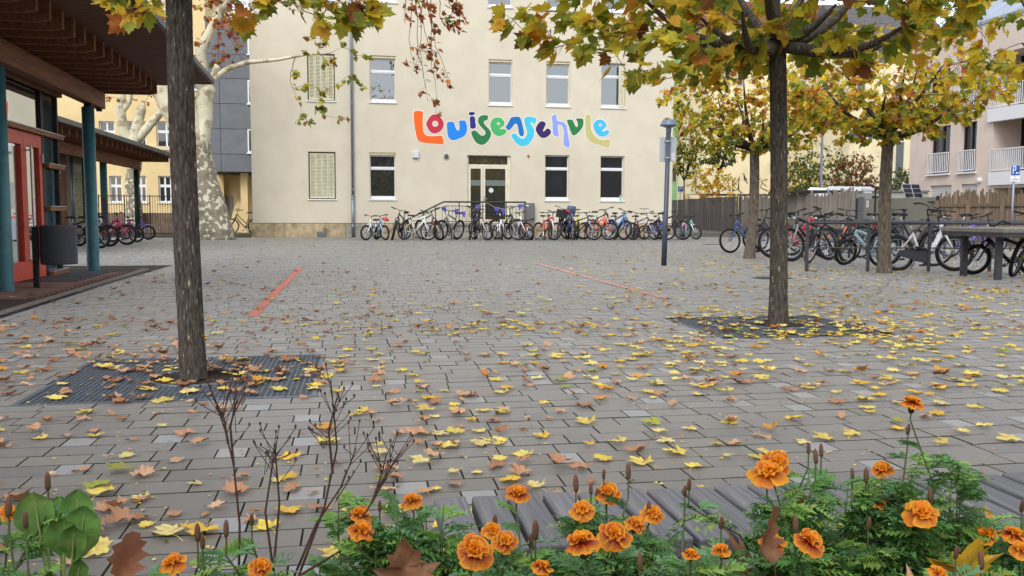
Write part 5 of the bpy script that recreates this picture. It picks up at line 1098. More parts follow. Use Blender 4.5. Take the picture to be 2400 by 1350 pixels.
tg = [Q(rg.uniform(230, 420), rg.uniform(80, 250)) + Vector((0, rg.uniform(-1.5, 1.5), 0)) for _ in range(60)]
plane_tree('second plane tree with forked mottled trunk behind the timber building', Vector((Q(312, 520).x, 47.5, 0)), segs, 43, tg, .17, 3, lambda p: [(6, RST), (2, ORG), (1, GRN)])

# ---- street trees and shrubs beyond the fence
def small_tree(name, label, cat, B, h0, h1, rad, seed, palv, n, size, stem=.07, per=7):
    rg = random.Random(seed); B = Vector(B); t = thing(name, label, cat, B, group='trees and shrubs beyond the fence'); c = B + Vector((0, 0, (h0 + h1) / 2)); f = B + Vector((0, 0, h0 * .95 if h0 > .6 else .25))
    m = MB(); m.tube([(0, 0, -.03), (.03, 0, (f.z) * .5), (0, 0, f.z)], [stem, stem * .85, stem * .75], 8); m.build('trunk' if cat == 'tree' else 'stem', M_twig, t, True)
    limbs = [c + Vector((rg.uniform(-1, 1) * rad * .5, rg.uniform(-1, 1) * rad * .5, rg.uniform(-.2, .6) * (h1 - h0) / 2)) for _ in range(6)]
    sk_, tw = grow(rg, f, limbs, ellip(rg, c, (rad, rad, (h1 - h0) / 2), n, .35), stem * .5, twig=.006, wig=.12); limb_mesh(t, sk_, 'limbs', M_twig, 6, 5, 3)
    lv = leaves_on(rg, tw, per, size, lambda p: pick(rg, palv), c - Vector((0, 0, 1)), .2, .12); make_crown(t, lv, 0, lo=(TINYV, TINYF), pet=False)
DKG = [S(74, 92, 40), S(60, 80, 36), S(92, 104, 44)]; PUR = [S(140, 84, 66), S(122, 74, 60), S(156, 104, 76), S(112, 62, 54)]
def gz(px_, D): q = onY(px_, 501, D); return (q.x, q.y, 0)
small_tree('street_tree', 'small street tree in front of the green house', 'tree', gz(1602, 62), 3.6, 8.0, 1.35, 51, [(4, DKG), (3, GRN), (2, YEL), (1, RST)], 170, .22)
small_tree('street_tree', 'small dark green street tree before the pale house wall', 'tree', gz(1681, 60), 4.3, 6.6, 1.35, 52, [(6, DKG), (2, GRN)], 120, .22)
small_tree('yellow_shrub', 'yellow autumn shrub below the dark green street tree', 'shrub', gz(1667, 58), .3, 4.6, 1.7, 53, [(5, YEL), (2, ORG), (1, GRN)], 190, .2, .05)
small_tree('green_shrub', 'tall grey green shrub behind the paling fence', 'shrub', gz(1862, 50), .3, 5.0, 1.6, 54, [(5, OLV), (1.5, YEL), (2, DKG)], 260, .18, .05)
small_tree('green_shrub', 'wide olive green shrub beside the street lamp pole', 'shrub', gz(1922, 52), .3, 5.6, 2.1, 55, [(5, OLV), (1.5, YEL), (3, DKG)], 330, .18, .05)
small_tree('red_shrub', 'reddish autumn shrub behind the white van', 'shrub', gz(2000, 51), .3, 5.2, 1.9, 56, [(5, PUR), (2, RST), (2, OLV)], 320, .18, .05)
small_tree('green_shrub', 'green creeper shrub against the cream house beside the apartment block', 'shrub', gz(2112, 56), .3, 4.6, 1.0, 57, [(4, OLV), (3, DKG)], 170, .2, .05)
for (x, y, h, sd_) in ((-6.5, -15, 13, 81), (2.0, -19, 15, 82), (10.5, -16, 13, 83)):
    small_tree('tall_tree', 'tall thinning tree behind the viewer, %s of the three' % {81: 'left', 82: 'middle', 83: 'right'}[sd_], 'tree', (x, y, 0), 4, h, 4.2, sd_, [(3, RST), (3, YEL), (2, GRN)], 260, .24, .22, 4)

# ================================================================ bicycles
M_rub = mat('tyre_rubber', S(40, 40, 42), S(32, 32, 34), rough=.85, scale=40); M_chr = mat('bike_chrome', S(196, 198, 202), rough=.25, metal=.9); M_blk = mat('bike_black', S(38, 38, 40), rough=.4); M_sad = mat('saddle_black', S(34, 33, 34), rough=.55); M_rimb = mat('rim_grey', S(150, 152, 156), rough=.35, metal=.6)
M_wtyre = mat('white_tyre', S(214, 210, 200), rough=.7); M_refl = mat('orange_reflector', S(226, 120, 30), rough=.2); M_redl = mat('red_lamp', S(170, 24, 24), rough=.2)
def paint(c): return mat('bike_paint_%d_%d_%d' % c, S(*c), rough=.28, coat=.4)
wheel_cache = {}
def wheel_meshes(R, tr, white, fat):
    tr *= 1.25; k = (R, tr, white)
    if k not in wheel_cache:
        a = MB(); a.torus(R - tr, tr, 36, 8); ty = a.mesh('tyre', M_wtyre if white == 'all' else M_rub, True)
        b = MB(); b.torus(R - 2 * tr - .004, .011, 36, 6, flat=.8); rm = b.mesh('rim', M_wtyre if white else M_rimb, True)
        c = MB(); c.tube([(0, -.035, 0), (0, .035, 0)], .018, 8)
        n = 18
        for i in range(n):
            t_ = 2 * PI * i / n; s_ = .03 if i % 2 else -.03; e = R - 2 * tr - .004; u = t_ + (.35 if i % 4 < 2 else -.35)
            c.tube([(.018 * math.cos(u), s_, .018 * math.sin(u)), (e * math.cos(t_), 0, e * math.sin(t_))], .0016, 3, 0, False)
        sp = c.mesh('spokes', M_chr); wheel_cache[k] = (ty, rm, sp)
    return wheel_cache[k]
saddle_me = None
def saddle_mesh():
    global saddle_me
    if saddle_me is None:
        m = MB(); prof = [(-.13, .065, .0), (-.12, .078, .012), (-.06, .075, .022), (0, .045, .016), (.07, .024, .012), (.13, .018, .008), (.145, .008, .0)]; vs = []
        for (x, hw, z) in prof:
            for (a, dz) in ((-1, -.02), (-.85, .0), (-.3, .012), (.3, .012), (.85, 0), (1, -.02), (.5, -.035), (-.5, -.035)): vs.append((x, a * hw, z + dz))
        fs = [(i * 8 + k, i * 8 + (k + 1) % 8, (i + 1) * 8 + (k + 1) % 8, (i + 1) * 8 + k) for i in range(len(prof) - 1) for k in range(8)] + [tuple(range(8)), tuple(reversed(range(48, 56)))]
        m.add(vs, fs); saddle_me = m.mesh('saddle', M_sad, True)
    return saddle_me
SIZES = {'a': (.345, 1.06, .96, 1.08, .020), 'm': (.34, 1.08, .92, 1.02, .028), 'y': (.30, .98, .82, .95, .024), 'k': (.25, .84, .68, .83, .023), 's': (.20, .70, .56, .70, .022)}
def bike(label, pos, heading, size, col, fork=None, style='diamond', lean=8, steer=0, group='bicycles parked along the school wall', fender=False, rack=False, basket=None, light=False, white=None, bars='flat', seat=None, chaincase=None, saddle_col=None, kid_seat=None, bar_col=None):
    R, wb, sh_, bh, tr = SIZES[size]; k = R / .345; fk = paint(fork or col); fp = paint(col)
    t = thing('bicycle', label, 'bicycle', (pos[0], pos[1], .002), group=group); t.rotation_mode = 'XYZ'
    t.matrix_world = Matrix.Translation((pos[0], pos[1], .003)) @ Matrix.Rotation(math.radians(heading), 4, 'Z') @ Matrix.Rotation(math.radians(lean), 4, 'X') @ Matrix.Scale(1.16 if group.startswith('bicycles parked') else 1.08, 4)
    rh, fh = Vector((-wb / 2, 0, R)), Vector((wb / 2, 0, R)); bb = Vector((-wb / 2 + wb * .41, 0, R * .82)); ax = Vector((-math.cos(math.radians(70)), 0, math.sin(math.radians(70))))
    H0 = fh + ax * (R * 1.16 + .03) + Vector((-.045 * k, 0, 0)); H1 = H0 + ax * (.13 * k + .02); sd = Vector((-.29, 0, .957)); st_l = (sh_ - .07 - bb.z) / sd.z; ST = bb + sd * (st_l * (.78 if style != 'step' else .70)); SP = bb + sd * st_l
    tb = .021 if size in 'am' else .020; tb2 = tb * (1.35 if style in ('mtb', 'kid', 'ebike') else 1.0)
    m = MB(); m.tube([H0, H1], tb * 1.25, 8); m.tube([bb, ST], tb, 8)
    if style in ('step', 'kid'):
        low = bb.lerp(ST, .42 if style == 'step' else .62); m.tube([H0 + ax * .02, (H0.lerp(bb, .5)) + Vector((0, 0, -.02)), bb], tb2 * 1.15, 8); m.tube([H1 - ax * .01, H1.lerp(low, .5) - Vector((0, 0, .03)), low], tb2, 8)
    elif style == 'deep': m.tube([H0 + ax * .03, H0.lerp(bb, .45) - Vector((0, 0, .07)), bb + Vector((.03, 0, .0)), bb], tb * 2.1, 8)
    else:
        m.tube([H0 + ax * .02, bb], tb2 * (1.5 if style == 'ebike' else 1.12), 8); m.tube([H1 - ax * .015, ST - sd * .03], tb2, 8)
    for s_ in (-1, 1): m.tube([bb + Vector((-.02, s_ * .025, 0)), rh + Vector((0, s_ * .055, 0))], tb * .62, 6); m.tube([ST + Vector((0, s_ * .018, -.02)), rh + Vector((0, s_ * .055, 0))], tb * .52, 6)
    m.tube([bb + Vector((0, -.04, 0)), bb + Vector((0, .04, 0))], .024, 8); m.build('frame', fp, t, True)
    Ms = Matrix.Translation(H0) @ Matrix.Rotation(math.radians(steer), 4, ax) @ Matrix.Translation(-H0)
    m = MB(); m.tube([H0 - ax * .02, H1 + ax * .02], tb * .8, 6, M=Ms)
    for s_ in (-1, 1): m.tube([H0 + Vector((0, s_ * .012, -.01)), H0 + Vector((.012, s_ * .058, -.03)), H0.lerp(fh, .6) + Vector((.0, s_ * .058, 0)), fh + Vector((0, s_ * .055, 0))], [tb, tb * .95, tb * .8, tb * .6], 6, M=Ms)
    m.build('fork', fk, t, True)
    S0 = H1 + ax * max(.02, (bh - .04 - H1.z)); hb = MB(); hb.tube([H1, S0], .013, 6, M=Ms); hw = .29 * (.82 + .18 * k)
    if bars == 'flat': sg = [(.04, -1, .03), (.045, -.45, .03), (.05, -.18, .01), (.05, .18, .01), (.045, .45, .03), (.04, 1, .03)]; ex = lambda q: S0 + Vector((q[0] + .02, q[1] * hw, q[2]))
    elif bars == 'high': sg = [(-.05, -1, .10), (.02, -.62, .12), (.05, -.2, .0), (.05, .2, .0), (.02, .62, .12), (-.05, 1, .10)]; ex = lambda q: S0 + Vector((q[0], q[1] * hw, q[2]))
    else: sg = [(-.14, -.92, .05), (-.02, -.98, .06), (.05, -.55, .05), (.05, -.1, .0), (.05, .1, .0), (.05, .55, .05), (-.02, .98, .06), (-.14, .92, .05)]; ex = lambda q: S0 + Vector((q[0] + .02, q[1] * hw, q[2]))
    pts = [ex(q) for q in sg]; hb.tube([S0, S0 + Vector((.06, 0, .01))], .014, 6, M=Ms); hb.tube(pts, .011, 8, M=Ms); ho = hb.build('handlebar', paint(bar_col) if bar_col else M_blk, t, True)
    for a, b in ((pts[0], pts[1]), (pts[-1], pts[-2])):
        gm2 = MB(); e = a + (b - a) * min(.9, .12 / (b - a).length); o2 = (a - b).normalized() * .01; gm2.tube([a + o2, e], .017, 8, M=Ms); gm2.tube([e + (b - a).normalized() * .015 + Vector((.01, 0, -.012)), e + Vector((.07, (a.y - b.y) * .35, -.045))], .006, 4, M=Ms); gm2.build('grip', M_sad, ho, True)
    so_ = link('saddle', saddle_mesh(), t, M=Matrix.Translation(SP + sd * .06) @ Matrix.Scale(1.0 if size in 'am' else .88, 4)); pm = MB(); pm.tube([ST - sd * .02, SP + sd * .045], .0135, 6); pm.build('seat_post', M_chr if size != 'm' else M_blk, t, True)
    ty, rm, sp = wheel_meshes(R, tr, white, False)
    for hub, fr_ in ((rh, False), (fh, True)):
        wl_ = link('wheel', sp, t, M=(Ms if fr_ else Matrix.Identity(4)) @ Matrix.Translation(hub)); link('tyre', ty, wl_); link('rim', rm, wl_)
        if light or size in 'ky': rf = MB(); rf.box(R * .45 - .01, R * .45 + .03, -.012, .012, R * .38, R * .38 + .045); rf.build('spoke_reflector', M_refl, wl_)
    cm = MB(); ca = (len(label) * 37 % 360) * PI / 180; cl = .165 * (.75 + .25 * k); cm.torus(.075 * k + .015, .006, 22, 5, M=Matrix.Translation(bb + Vector((0, -.05, 0)))); dv = Vector((math.cos(ca), 0, math.sin(ca))) * cl
    cm.tube([bb + Vector((0, -.06, 0)), bb + dv + Vector((0, -.07, 0))], .011, 6); cm.tube([bb + Vector((0, .05, 0)), bb - dv + Vector((0, .06, 0))], .011, 6)
    for q in range(5): a = q * 2 * PI / 5; cm.tube([bb + Vector((0, -.05, 0)), bb + Vector((math.cos(a) * .08 * k, -.05, math.sin(a) * .08 * k))], .006, 4)
    cm.tube([bb + Vector((0, -.05, .08 * k)), rh + Vector((0, -.05, .04))], .004, 4); cm.tube([bb + Vector((0, -.05, -.08 * k)), rh + Vector((0, -.05, -.04))], .004, 4); cm.build('crankset', M_chr if size != 'm' else M_blk, t, True)
    for s_ in (1, -1):
        pd = MB(); c_ = bb + dv * s_ + Vector((0, -s_ * .115, 0)); pd.box(c_.x - .045, c_.x + .045, c_.y - .045, c_.y + .045, c_.z - .012, c_.z + .012); pd.build('pedal', M_blk, t)
    if chaincase:
        cc = MB(); cc.plate([chaikin([(bb.x + .13, bb.z + .02), (bb.x + .09, bb.z + .12), (bb.x - .05, bb.z + .12), (rh.x + .05, rh.z + .05), (rh.x - .05, rh.z), (rh.x + .02, rh.z - .06), (bb.x - .02, bb.z - .12), (bb.x + .1, bb.z - .1)], 1)], lambda x, z, d_: (x, -.062 - d_, z), .015); cc.build('chain_case', paint(chaincase), t)
    ks = MB(); ks.tube([bb + Vector((-.06, .03, -.02)), Vector((bb.x - .12, .12 + math.tan(math.radians(lean)) * .0, max(.03, .03 + math.tan(math.radians(abs(lean))) * .1)))], .009, 5); ks.build('kickstand', M_blk, t)
    if fender:
        for hub, a0, a1, fr_ in ((rh, .12 * PI, 1.08 * PI, False), (fh, .32 * PI, 1.0 * PI, True)):
            f_ = MB(); f_.torus(R + .022, .026, 18, 6, a0=a0, a1=a1, flat=.25, M=(Ms if fr_ else Matrix.Identity(4)) @ Matrix.Translation(hub)); f_.build('mudguard', M_blk if fender is True else paint(fender), t, True)
    if rack:
        rk = MB(); z = 2 * R + .07
        for y in (-.06, 0, .06): rk.tube([(rh.x - .24, y, z), (rh.x + .20, y, z)], .006, 5)
        for x in (-.24, -.05, .2): rk.tube([(rh.x + x, -.06, z), (rh.x + x, .06, z)], .006, 5)
        for y in (-.065, .065): rk.tube([(rh.x - .1, y, z), (rh.x, y, rh.z)], .006, 5)
        rk.build('carrier', M_blk, t)
        rl_ = MB(); rl_.box(rh.x - .27, rh.x - .245, -.05, .05, z - .05, z); rl_.build('rear_lamp', M_redl, t)
    if light:
        lm = MB(); lm.lathe([(.012, 0), (.034, .03), (.036, .06), (.03, .065)], 12, M=Ms @ Matrix.Translation(H1 + Vector((.05, 0, -.02))) @ Matrix.Rotation(PI / 2, 4, 'Y')); lm.build('front_lamp', M_chr, t, True)
    if basket:
        bk = MB(); bx, bz, L, W, Hh = ((S0.x + .12, S0.z - .27, .26, .36, .25) if basket != 'rear' else (rh.x - .12, 2 * R + .08, .36, .32, .24)); X0 = bx if basket != 'rear' else bx - .15
        MM = Ms if basket != 'rear' else Matrix.Identity(4)
        if basket == 'crate' or basket == 'rear':
            for (a, b, c, d_) in ((X0, X0 + .012, -W / 2, W / 2), (X0 + L - .012, X0 + L, -W / 2, W / 2), (X0 + .012, X0 + L - .012, -W / 2, -W / 2 + .012), (X0 + .012, X0 + L - .012, W / 2 - .012, W / 2)): bk.box(a, b, c, d_, bz, bz + Hh, M=MM)
            bk.box(X0, X0 + L, -W / 2, W / 2, bz - .012, bz - .001, M=MM)
        else:
            for z in range(5): zz = bz + Hh * z / 4; f_ = .82 + .18 * z / 4; bk.tube([(X0, -W / 2 * f_, zz), (X0 + L * f_, -W / 2 * f_, zz), (X0 + L * f_, W / 2 * f_, zz), (X0, W / 2 * f_, zz), (X0, -W / 2 * f_, zz)], .005, 4, M=MM)
            for y in range(7): yy = -W / 2 + W * y / 6; bk.tube([(X0 + L * .82, yy * .82, bz), (X0 + L, yy, bz + Hh)], .004, 4, M=MM); bk.tube([(X0, yy * .82, bz), (X0 + L * .82, yy * .82, bz)], .004, 4, M=MM)
        bk.build('basket', M_blk, t)
    if kid_seat:
        ks_ = MB(); z = 2 * R + .12; ks_.plate([chaikin([(rh.x - .12, z), (rh.x + .22, z), (rh.x + .24, z + .10), (rh.x + .02, z + .13), (rh.x - .06, z + .34), (rh.x - .16, z + .33), (rh.x - .16, z + .1)], 1)], lambda x, zz, d_: (x, -.14 + d_, zz), .28); ks_.build('child_seat', paint(kid_seat), t, True)
    return t

def helmet(label, pos, c, rz=0, tilt=0):
    t = thing('bicycle_helmet', label, 'helmet', pos); m = MB(); prof = []
    m.lathe([(.105, 0), (.112, .025), (.108, .06), (.09, .095), (.055, .12), (.01, .128)], 18); m.v = [(x * 1.25, y, z) for x, y, z in m.v]; m.build('shell', paint(c), t, True)
    for k in range(3): b = MB(); yy = (-.05, 0, .05)[k]; b.tube([(-.08, yy, .10 - abs(yy) * .4), (0, yy, .129 - abs(yy) * .5), (.08, yy, .10 - abs(yy) * .4)], .010, 5); b.build('vent', M_blk, t)
    b = MB(); b.tube([(0, .1, 0), (.03, .06, -.12), (.03, -.06, -.12), (0, -.1, 0)], .006, 4); b.build('strap', M_blk, t); t.rotation_euler = (tilt, .3, rz)
def at_(px_, py_): q = g(px_, py_); return (q.x, q.y)
W = lambda px_, Y=35.2: (onY(px_, 560, Y - 1.1).x, Y - 1.1)
# along the school wall (labels follow the row from the drainpipe to the dark fence)
bike('white and green children bicycle nearest the grey drainpipe', W(870, 35.4), -118, 'k', (226, 230, 226), (230, 232, 230), 'kid', -10, -20, bar_col=(220, 90, 60))
bike('light blue children bicycle with red helmet hung on its bars', W(893, 35.5), -70, 'k', (110, 160, 206), (200, 206, 210), 'kid', 9, 12)
helmet('red bicycle helmet hanging on the light blue children bicycle', (W(902)[0], 33.75, .74), (196, 34, 50))
bike('black bicycle with pink details and big wheel left of the steps', W(933, 35.3), -112, 'm', (52, 46, 54), (70, 60, 70), 'diamond', -10, 18, bar_col=(40, 40, 42))
bike('white bicycle with green head tube and bright white front rim', W(975, 35.1), -42, 'y', (226, 232, 228), (236, 238, 236), 'mtb', -6, 10, white='rim')
bike('grey bicycle with dark red fork leaning at the foot of the handrail', W(1012, 35.2), -62, 'm', (120, 126, 132), (104, 36, 40), 'mtb', 12, -12)
bike('silver and black mountain bicycle tilted below the first pennants', W(1050, 35.2), -128, 'm', (150, 152, 154), (60, 60, 62), 'mtb', -13, -14)
bike('black bicycle with wire front basket before the stair wall', W(1108, 35.3), -108, 'a', (46, 46, 48), (50, 50, 54), 'step', -7, 10, basket='wire', fender=True)
bike('dark maroon bicycle beside the one with the wire basket', W(1128, 35.1), -70, 'y', (86, 34, 44), (200, 200, 204), 'diamond', 9, 8)
bike('white children bicycle in front of the double door', W(1167, 35.1), -84, 'k', (232, 232, 234), (228, 228, 230), 'kid', -4, -8)
bike('black city bicycle with mudguards right of the white children one', W(1190, 35.4), -58, 'a', (44, 44, 46), None, 'step', 8, 14, fender=True, rack=True, bars='swept')
bike('white and orange bicycle below the dark electrical cabinet', W(1214, 35.1), -60, 'y', (234, 232, 228), (238, 238, 236), 'mtb', 11, 16)
bike('orange children bicycle leaning on the white and orange one', W(1234, 35.0), -74, 's', (226, 104, 52), (224, 224, 224), 'kid', 8, 0)
bike('red bicycle with white fork right of the electrical cabinet', W(1278, 35.1), -66, 'y', (190, 40, 42), (228, 230, 232), 'mtb', -8, 10)
bike('dark grey bicycle with red saddle bag behind the red one', W(1292, 35.6), -104, 'y', (84, 84, 88), (64, 64, 66), 'diamond', 7, 12)
bike('tall black bicycle carrying a black crate and blue child seat', W(1318, 35.5), -122, 'a', (40, 42, 46), None, 'step', -6, 16, basket='crate', kid_seat=(58, 84, 120), bars='swept', fender=True)
helmet('red helmet resting on the blue child seat', (W(1326)[0], 33.9, 1.05), (214, 44, 46), 1.0, .4)
bike('blue bicycle with fat black tyre seen end on', W(1337, 35.0), -92, 'm', (44, 88, 158), (50, 50, 54), 'mtb', 3, 0)
bike('black children bicycle with yellow seat tube', W(1362, 35.1), -40, 'y', (52, 52, 52), (180, 182, 184), 'diamond', 8, 12, fender=True)
bike('yellow bicycle half hidden behind the black children bicycle', W(1350, 35.8), -100, 'y', (220, 204, 50), (210, 196, 60), 'diamond', -5, 0)
bike('coral red bicycle with suspension and low frame', W(1396, 35.1), -45, 'y', (226, 92, 72), (214, 84, 66), 'kid', -9, 14)
bike('black bicycle with tall handlebar behind the coral one', W(1414, 35.6), -64, 'a', (46, 46, 48), (190, 192, 194), 'diamond', 7, -14, fender=True)
bike('bright blue mountain bicycle in the middle of the right group', W(1442, 35.1), -78, 'm', (30, 104, 190), (26, 92, 176), 'mtb', -10, 12)
bike('blue grey bicycle with carrier beside the bright blue one', W(1458, 35.4), -58, 'y', (70, 104, 158), (90, 96, 104), 'step', 9, 10, rack=True)
bike('red and white bicycle behind the high scooter bar', W(1484, 35.7), -112, 'y', (206, 48, 46), (232, 232, 232), 'diamond', -7, 12)
bike('maroon bicycle with silver fork under the scooter T bar', W(1508, 35.1), -60, 'y', (116, 40, 46), (176, 178, 182), 'diamond', 9, -8)
bike('violet blue children bicycle with white saddle', W(1536, 35.0), -42, 'k', (62, 70, 168), (222, 224, 230), 'step', -8, 10, white='rim')
bike('dark purple bicycle left of the lamp post pole', W(1546, 35.7), -98, 'y', (60, 48, 88), (50, 50, 56), 'diamond', 7, 0)
bike('black mountain bicycle right of the lamp post pole', W(1574, 35.3), -62, 'm', (44, 44, 48), (54, 54, 58), 'mtb', 10, 12)
bike('white and pink children bicycle at the right end of the row', W(1597, 35.5), -104, 'k', (228, 230, 232), (218, 140, 186), 'kid', -7, -10)
bike('mint green children bicycle, last of the row by the fence', W(1614, 35.6), -72, 'k', (120, 206, 190), (222, 234, 232), 'step', 9, 12)
def scooter(label, pos, heading, c, hgt=.92):
    t = thing('kick_scooter', label, 'scooter', (pos[0], pos[1], .0), math.radians(heading), group='kick scooters'); m = MB(); m.box(-.3, .22, -.055, .055, .075, .095); m.build('deck', paint(c), t)
    m = MB(); m.tube([(.24, 0, .09), (.33, 0, .16), (.30, 0, hgt)], .016, 8); m.build('steering_tube', M_chr, t, True); m = MB(); m.tube([(.30, -.2, hgt), (.30, .2, hgt)], .012, 8); m.build('handlebar', M_blk, t, True)
    for x in (-.36, .36): m = MB(); m.torus(.06, .022, 20, 6, M=Matrix.Translation((x, 0, .084))); m.build('wheel', M_rub, t, True)
scooter('silver kick scooter lying low between the orange and red bicycles', W(1255, 35.0), 10, (190, 192, 196), .55)
scooter('kick scooter with tall silver T bar among the right group', W(1500, 35.4), -80, (60, 60, 66), 1.22)
# wheel stands along the wall
for px_ in (950, 1062, 1140, 1228, 1300, 1380, 1428, 1520, 1588):
    q = W(px_, 35.05); t = thing('bicycle_stand', 'low grey steel bicycle stand hoop before the school wall', 'bicycle stand', (q[0], q[1], 0), group='stands along the school wall'); m = MB(); m.tube([(0, -.02, 0), (0, -.02, .38), (0, .12, .44), (0, .5, .44), (0, .62, .38), (0, .62, 0)], .022, 8); m.build('hoop', M_zinc, t, True); m = MB(); m.box(-.05, .05, -.08, .7, .0, .008); m.build('base_plate', M_zinc, t)
# by the annex corner and in front of the timber building
bike('black city bicycle with pannier by the school corner', (onY(570, 530, 44.5).x, 44.5), 172, 'a', (40, 44, 42), None, 'step', 6, 0, group='single bicycle', fender=True, basket='rear', bars='swept')
LG = 'bicycles beside the timber building'
bike('black bicycle nearest the pavilion glass', at_(196, 582), -20, 'y', (44, 44, 46), (196, 198, 200), 'diamond', 7, 10, LG)
bike('white and black bicycle half hidden by the second teal column', at_(222, 578), -24, 'y', (222, 222, 222), (50, 50, 52), 'mtb', 8, 12, LG)
bike('bright pink bicycle beyond the second teal column', at_(262, 574), -18, 'y', (232, 62, 116), (230, 70, 120), 'kid', 7, 12, LG, fender=True)
bike('magenta and violet children bicycle between the pink and the lilac one', at_(293, 568), -20, 'k', (190, 60, 150), (100, 70, 170), 'kid', 7, 14, LG)
bike('lilac children bicycle farthest from the pavilion', at_(322, 562), -18, 'k', (120, 96, 186), (130, 108, 196), 'step', 6, 12, LG, fender=(214, 214, 218))
# bicycle stand on the right
RG = 'bicycles at the right stand'
bike('blue bicycle with white hub motor behind the left globe maple', at_(1752, 593), 190, 'y', (70, 104, 160), (60, 90, 140), 'step', 5, 0, RG, white='rim')
bike('black bicycle with big wheels between the two trunks', at_(1822, 592), 168, 'a', (46, 48, 52), None, 'diamond', 7, 10, RG, fender=True)
bike('red step through bicycle right of the dark trunk', at_(1872, 606), -8, 'm', (188, 34, 38), (206, 210, 216), 'step', -8, 18, RG, light=True)
bike('red and white bicycle beside the red step through one', at_(1905, 600), -14, 'y', (198, 44, 46), (228, 230, 236), 'mtb', -9, 24, RG)
bike('black bicycle with silver fork behind the white rimmed wheel', at_(1900, 612), -160, 'm', (42, 42, 46), (150, 152, 156), 'mtb', 6, -10, RG, light=True)
bike('dark bicycle with white tyres in front of the stand', at_(1942, 618), 196, 'y', (58, 58, 62), (66, 66, 70), 'diamond', -8, 28, RG, white='rim', bars='high', light=True)
bike('pale blue bicycle with fat black tyres and wide frame', at_(2030, 622), 176, 'k', (176, 206, 220), (46, 46, 50), 'ebike', -7, 16, RG, bars='flat')
bike('black bicycle with dark saddle behind the right globe maple trunk', at_(2060, 604), 12, 'a', (44, 44, 48), None, 'step', 6, 8, RG, fender=True, rack=True)
bike('black city bicycle with carrier behind the white low step one', at_(2128, 626), 4, 'a', (42, 42, 46), None, 'step', 8, -14, RG, fender=True, rack=True, bars='swept')
bike('white low step bicycle with pink sleeve facing right', at_(2172, 636), -6, 'y', (230, 230, 234), (234, 234, 238), 'deep', -10, -22, RG, fender=(150, 156, 166), chaincase=(70, 72, 78), bars='high')
bike('black bicycle with red rear frame behind the stand', at_(2172, 592), 20, 'y', (60, 40, 44), (190, 40, 42), 'diamond', 6, 10, RG)
bike('dark bicycle with white handlebar stem behind the brown fence side', at_(2226, 596), 184, 'a', (58, 60, 64), (206, 208, 212), 'diamond', -6, 14, RG, fender=True)
bike('violet bicycle with orange reflector near the right end of the stand', at_(2276, 604), -6, 'y', (98, 78, 176), (96, 76, 170), 'mtb', -8, 18, RG, light=True)
bike('violet striped bicycle behind the violet one', at_(2300, 594), 186, 'y', (120, 86, 180), (220, 220, 226), 'step', 6, 0, RG)
bike('black children bicycle with fat tyres beside the grey table leg', at_(2352, 646), 158, 'k', (44, 46, 48), (60, 62, 66), 'mtb', -9, 20, RG, bars='high')
bike('pale blue and lime bicycle leaning under the grey table', at_(2412, 648), 205, 'y', (186, 208, 220), (196, 214, 60), 'ebike', -10, 12, RG)
bike('grey bicycle with dark tyres at the back of the stand', at_(1955, 590), 14, 'a', (110, 112, 118), (90, 92, 96), 'diamond', 7, 8, RG, fender=True)
bike('orange accented black bicycle at the back of the stand', at_(2000, 592), 186, 'y', (60, 56, 54), (222, 108, 46), 'mtb', -6, 8, RG, light=True)
# the stand: rail on posts, two lines
M_rk = mat('rail_grey', S(78, 79, 84), S(66, 67, 72), rough=.5, scale=8)
def stand(pts, label, n, zr):
    t = thing('bicycle_rail', label, 'bicycle rail', (0, 0, 0), group='rails of the right stand'); a, b = Vector((pts[0][0], pts[0][1], 0)), Vector((pts[1][0], pts[1][1], 0)); m = MB(); m.tube([a + Vector((0, 0, zr)), b + Vector((0, 0, zr))], .026, 8); m.build('top_rail', M_rk, t, True); m = MB(); m.tube([a + Vector((0, 0, .42)), b + Vector((0, 0, .42))], .012, 6); m.build('lower_rail', M_rk, t, True)
    for k in range(n): p = a.lerp(b, k / (n - 1)); m = MB(); m.box(p.x - .022, p.x + .022, p.y - .022, p.y + .022, 0, zr - .02); m.build('post', M_rk, t)
stand((at_(1890, 636), at_(2460, 637)), 'front dark steel rail of the bicycle stand', 5, .86)
stand((at_(1880, 604), at_(2440, 608)), 'rear dark steel rail of the bicycle stand', 6, .86)
# concrete table at the right edge
p = g(2338, 656); tb_ = thing('outdoor_table', 'grey steel legged outdoor table at the right edge beside bicycles', 'table', (p.x, p.y, 0)); M_tab = mat('table_grey', S(142, 138, 130), S(128, 124, 116), rough=.6, scale=9); z1 = onY(2338, 531, p.y).z
m = MB(); m.box(-.21, 2.2, -.35, 1.15, z1 - .1, z1 - .02); bevel(m.build('top', M_tab, tb_), .015); m = MB(); m.box(-.19, 2.18, -.33, 1.13, z1 - .16, z1 - .101); m.build('edge_frame', M_rk, tb_)
for (x, y) in ((0, 0), (2.0, 0), (0, .8), (2.0, .8)): m = MB(); m.box(x - .05, x + .05, y - .03, y + .03, 0, z1 - .161); m.build('leg', M_rk, tb_)

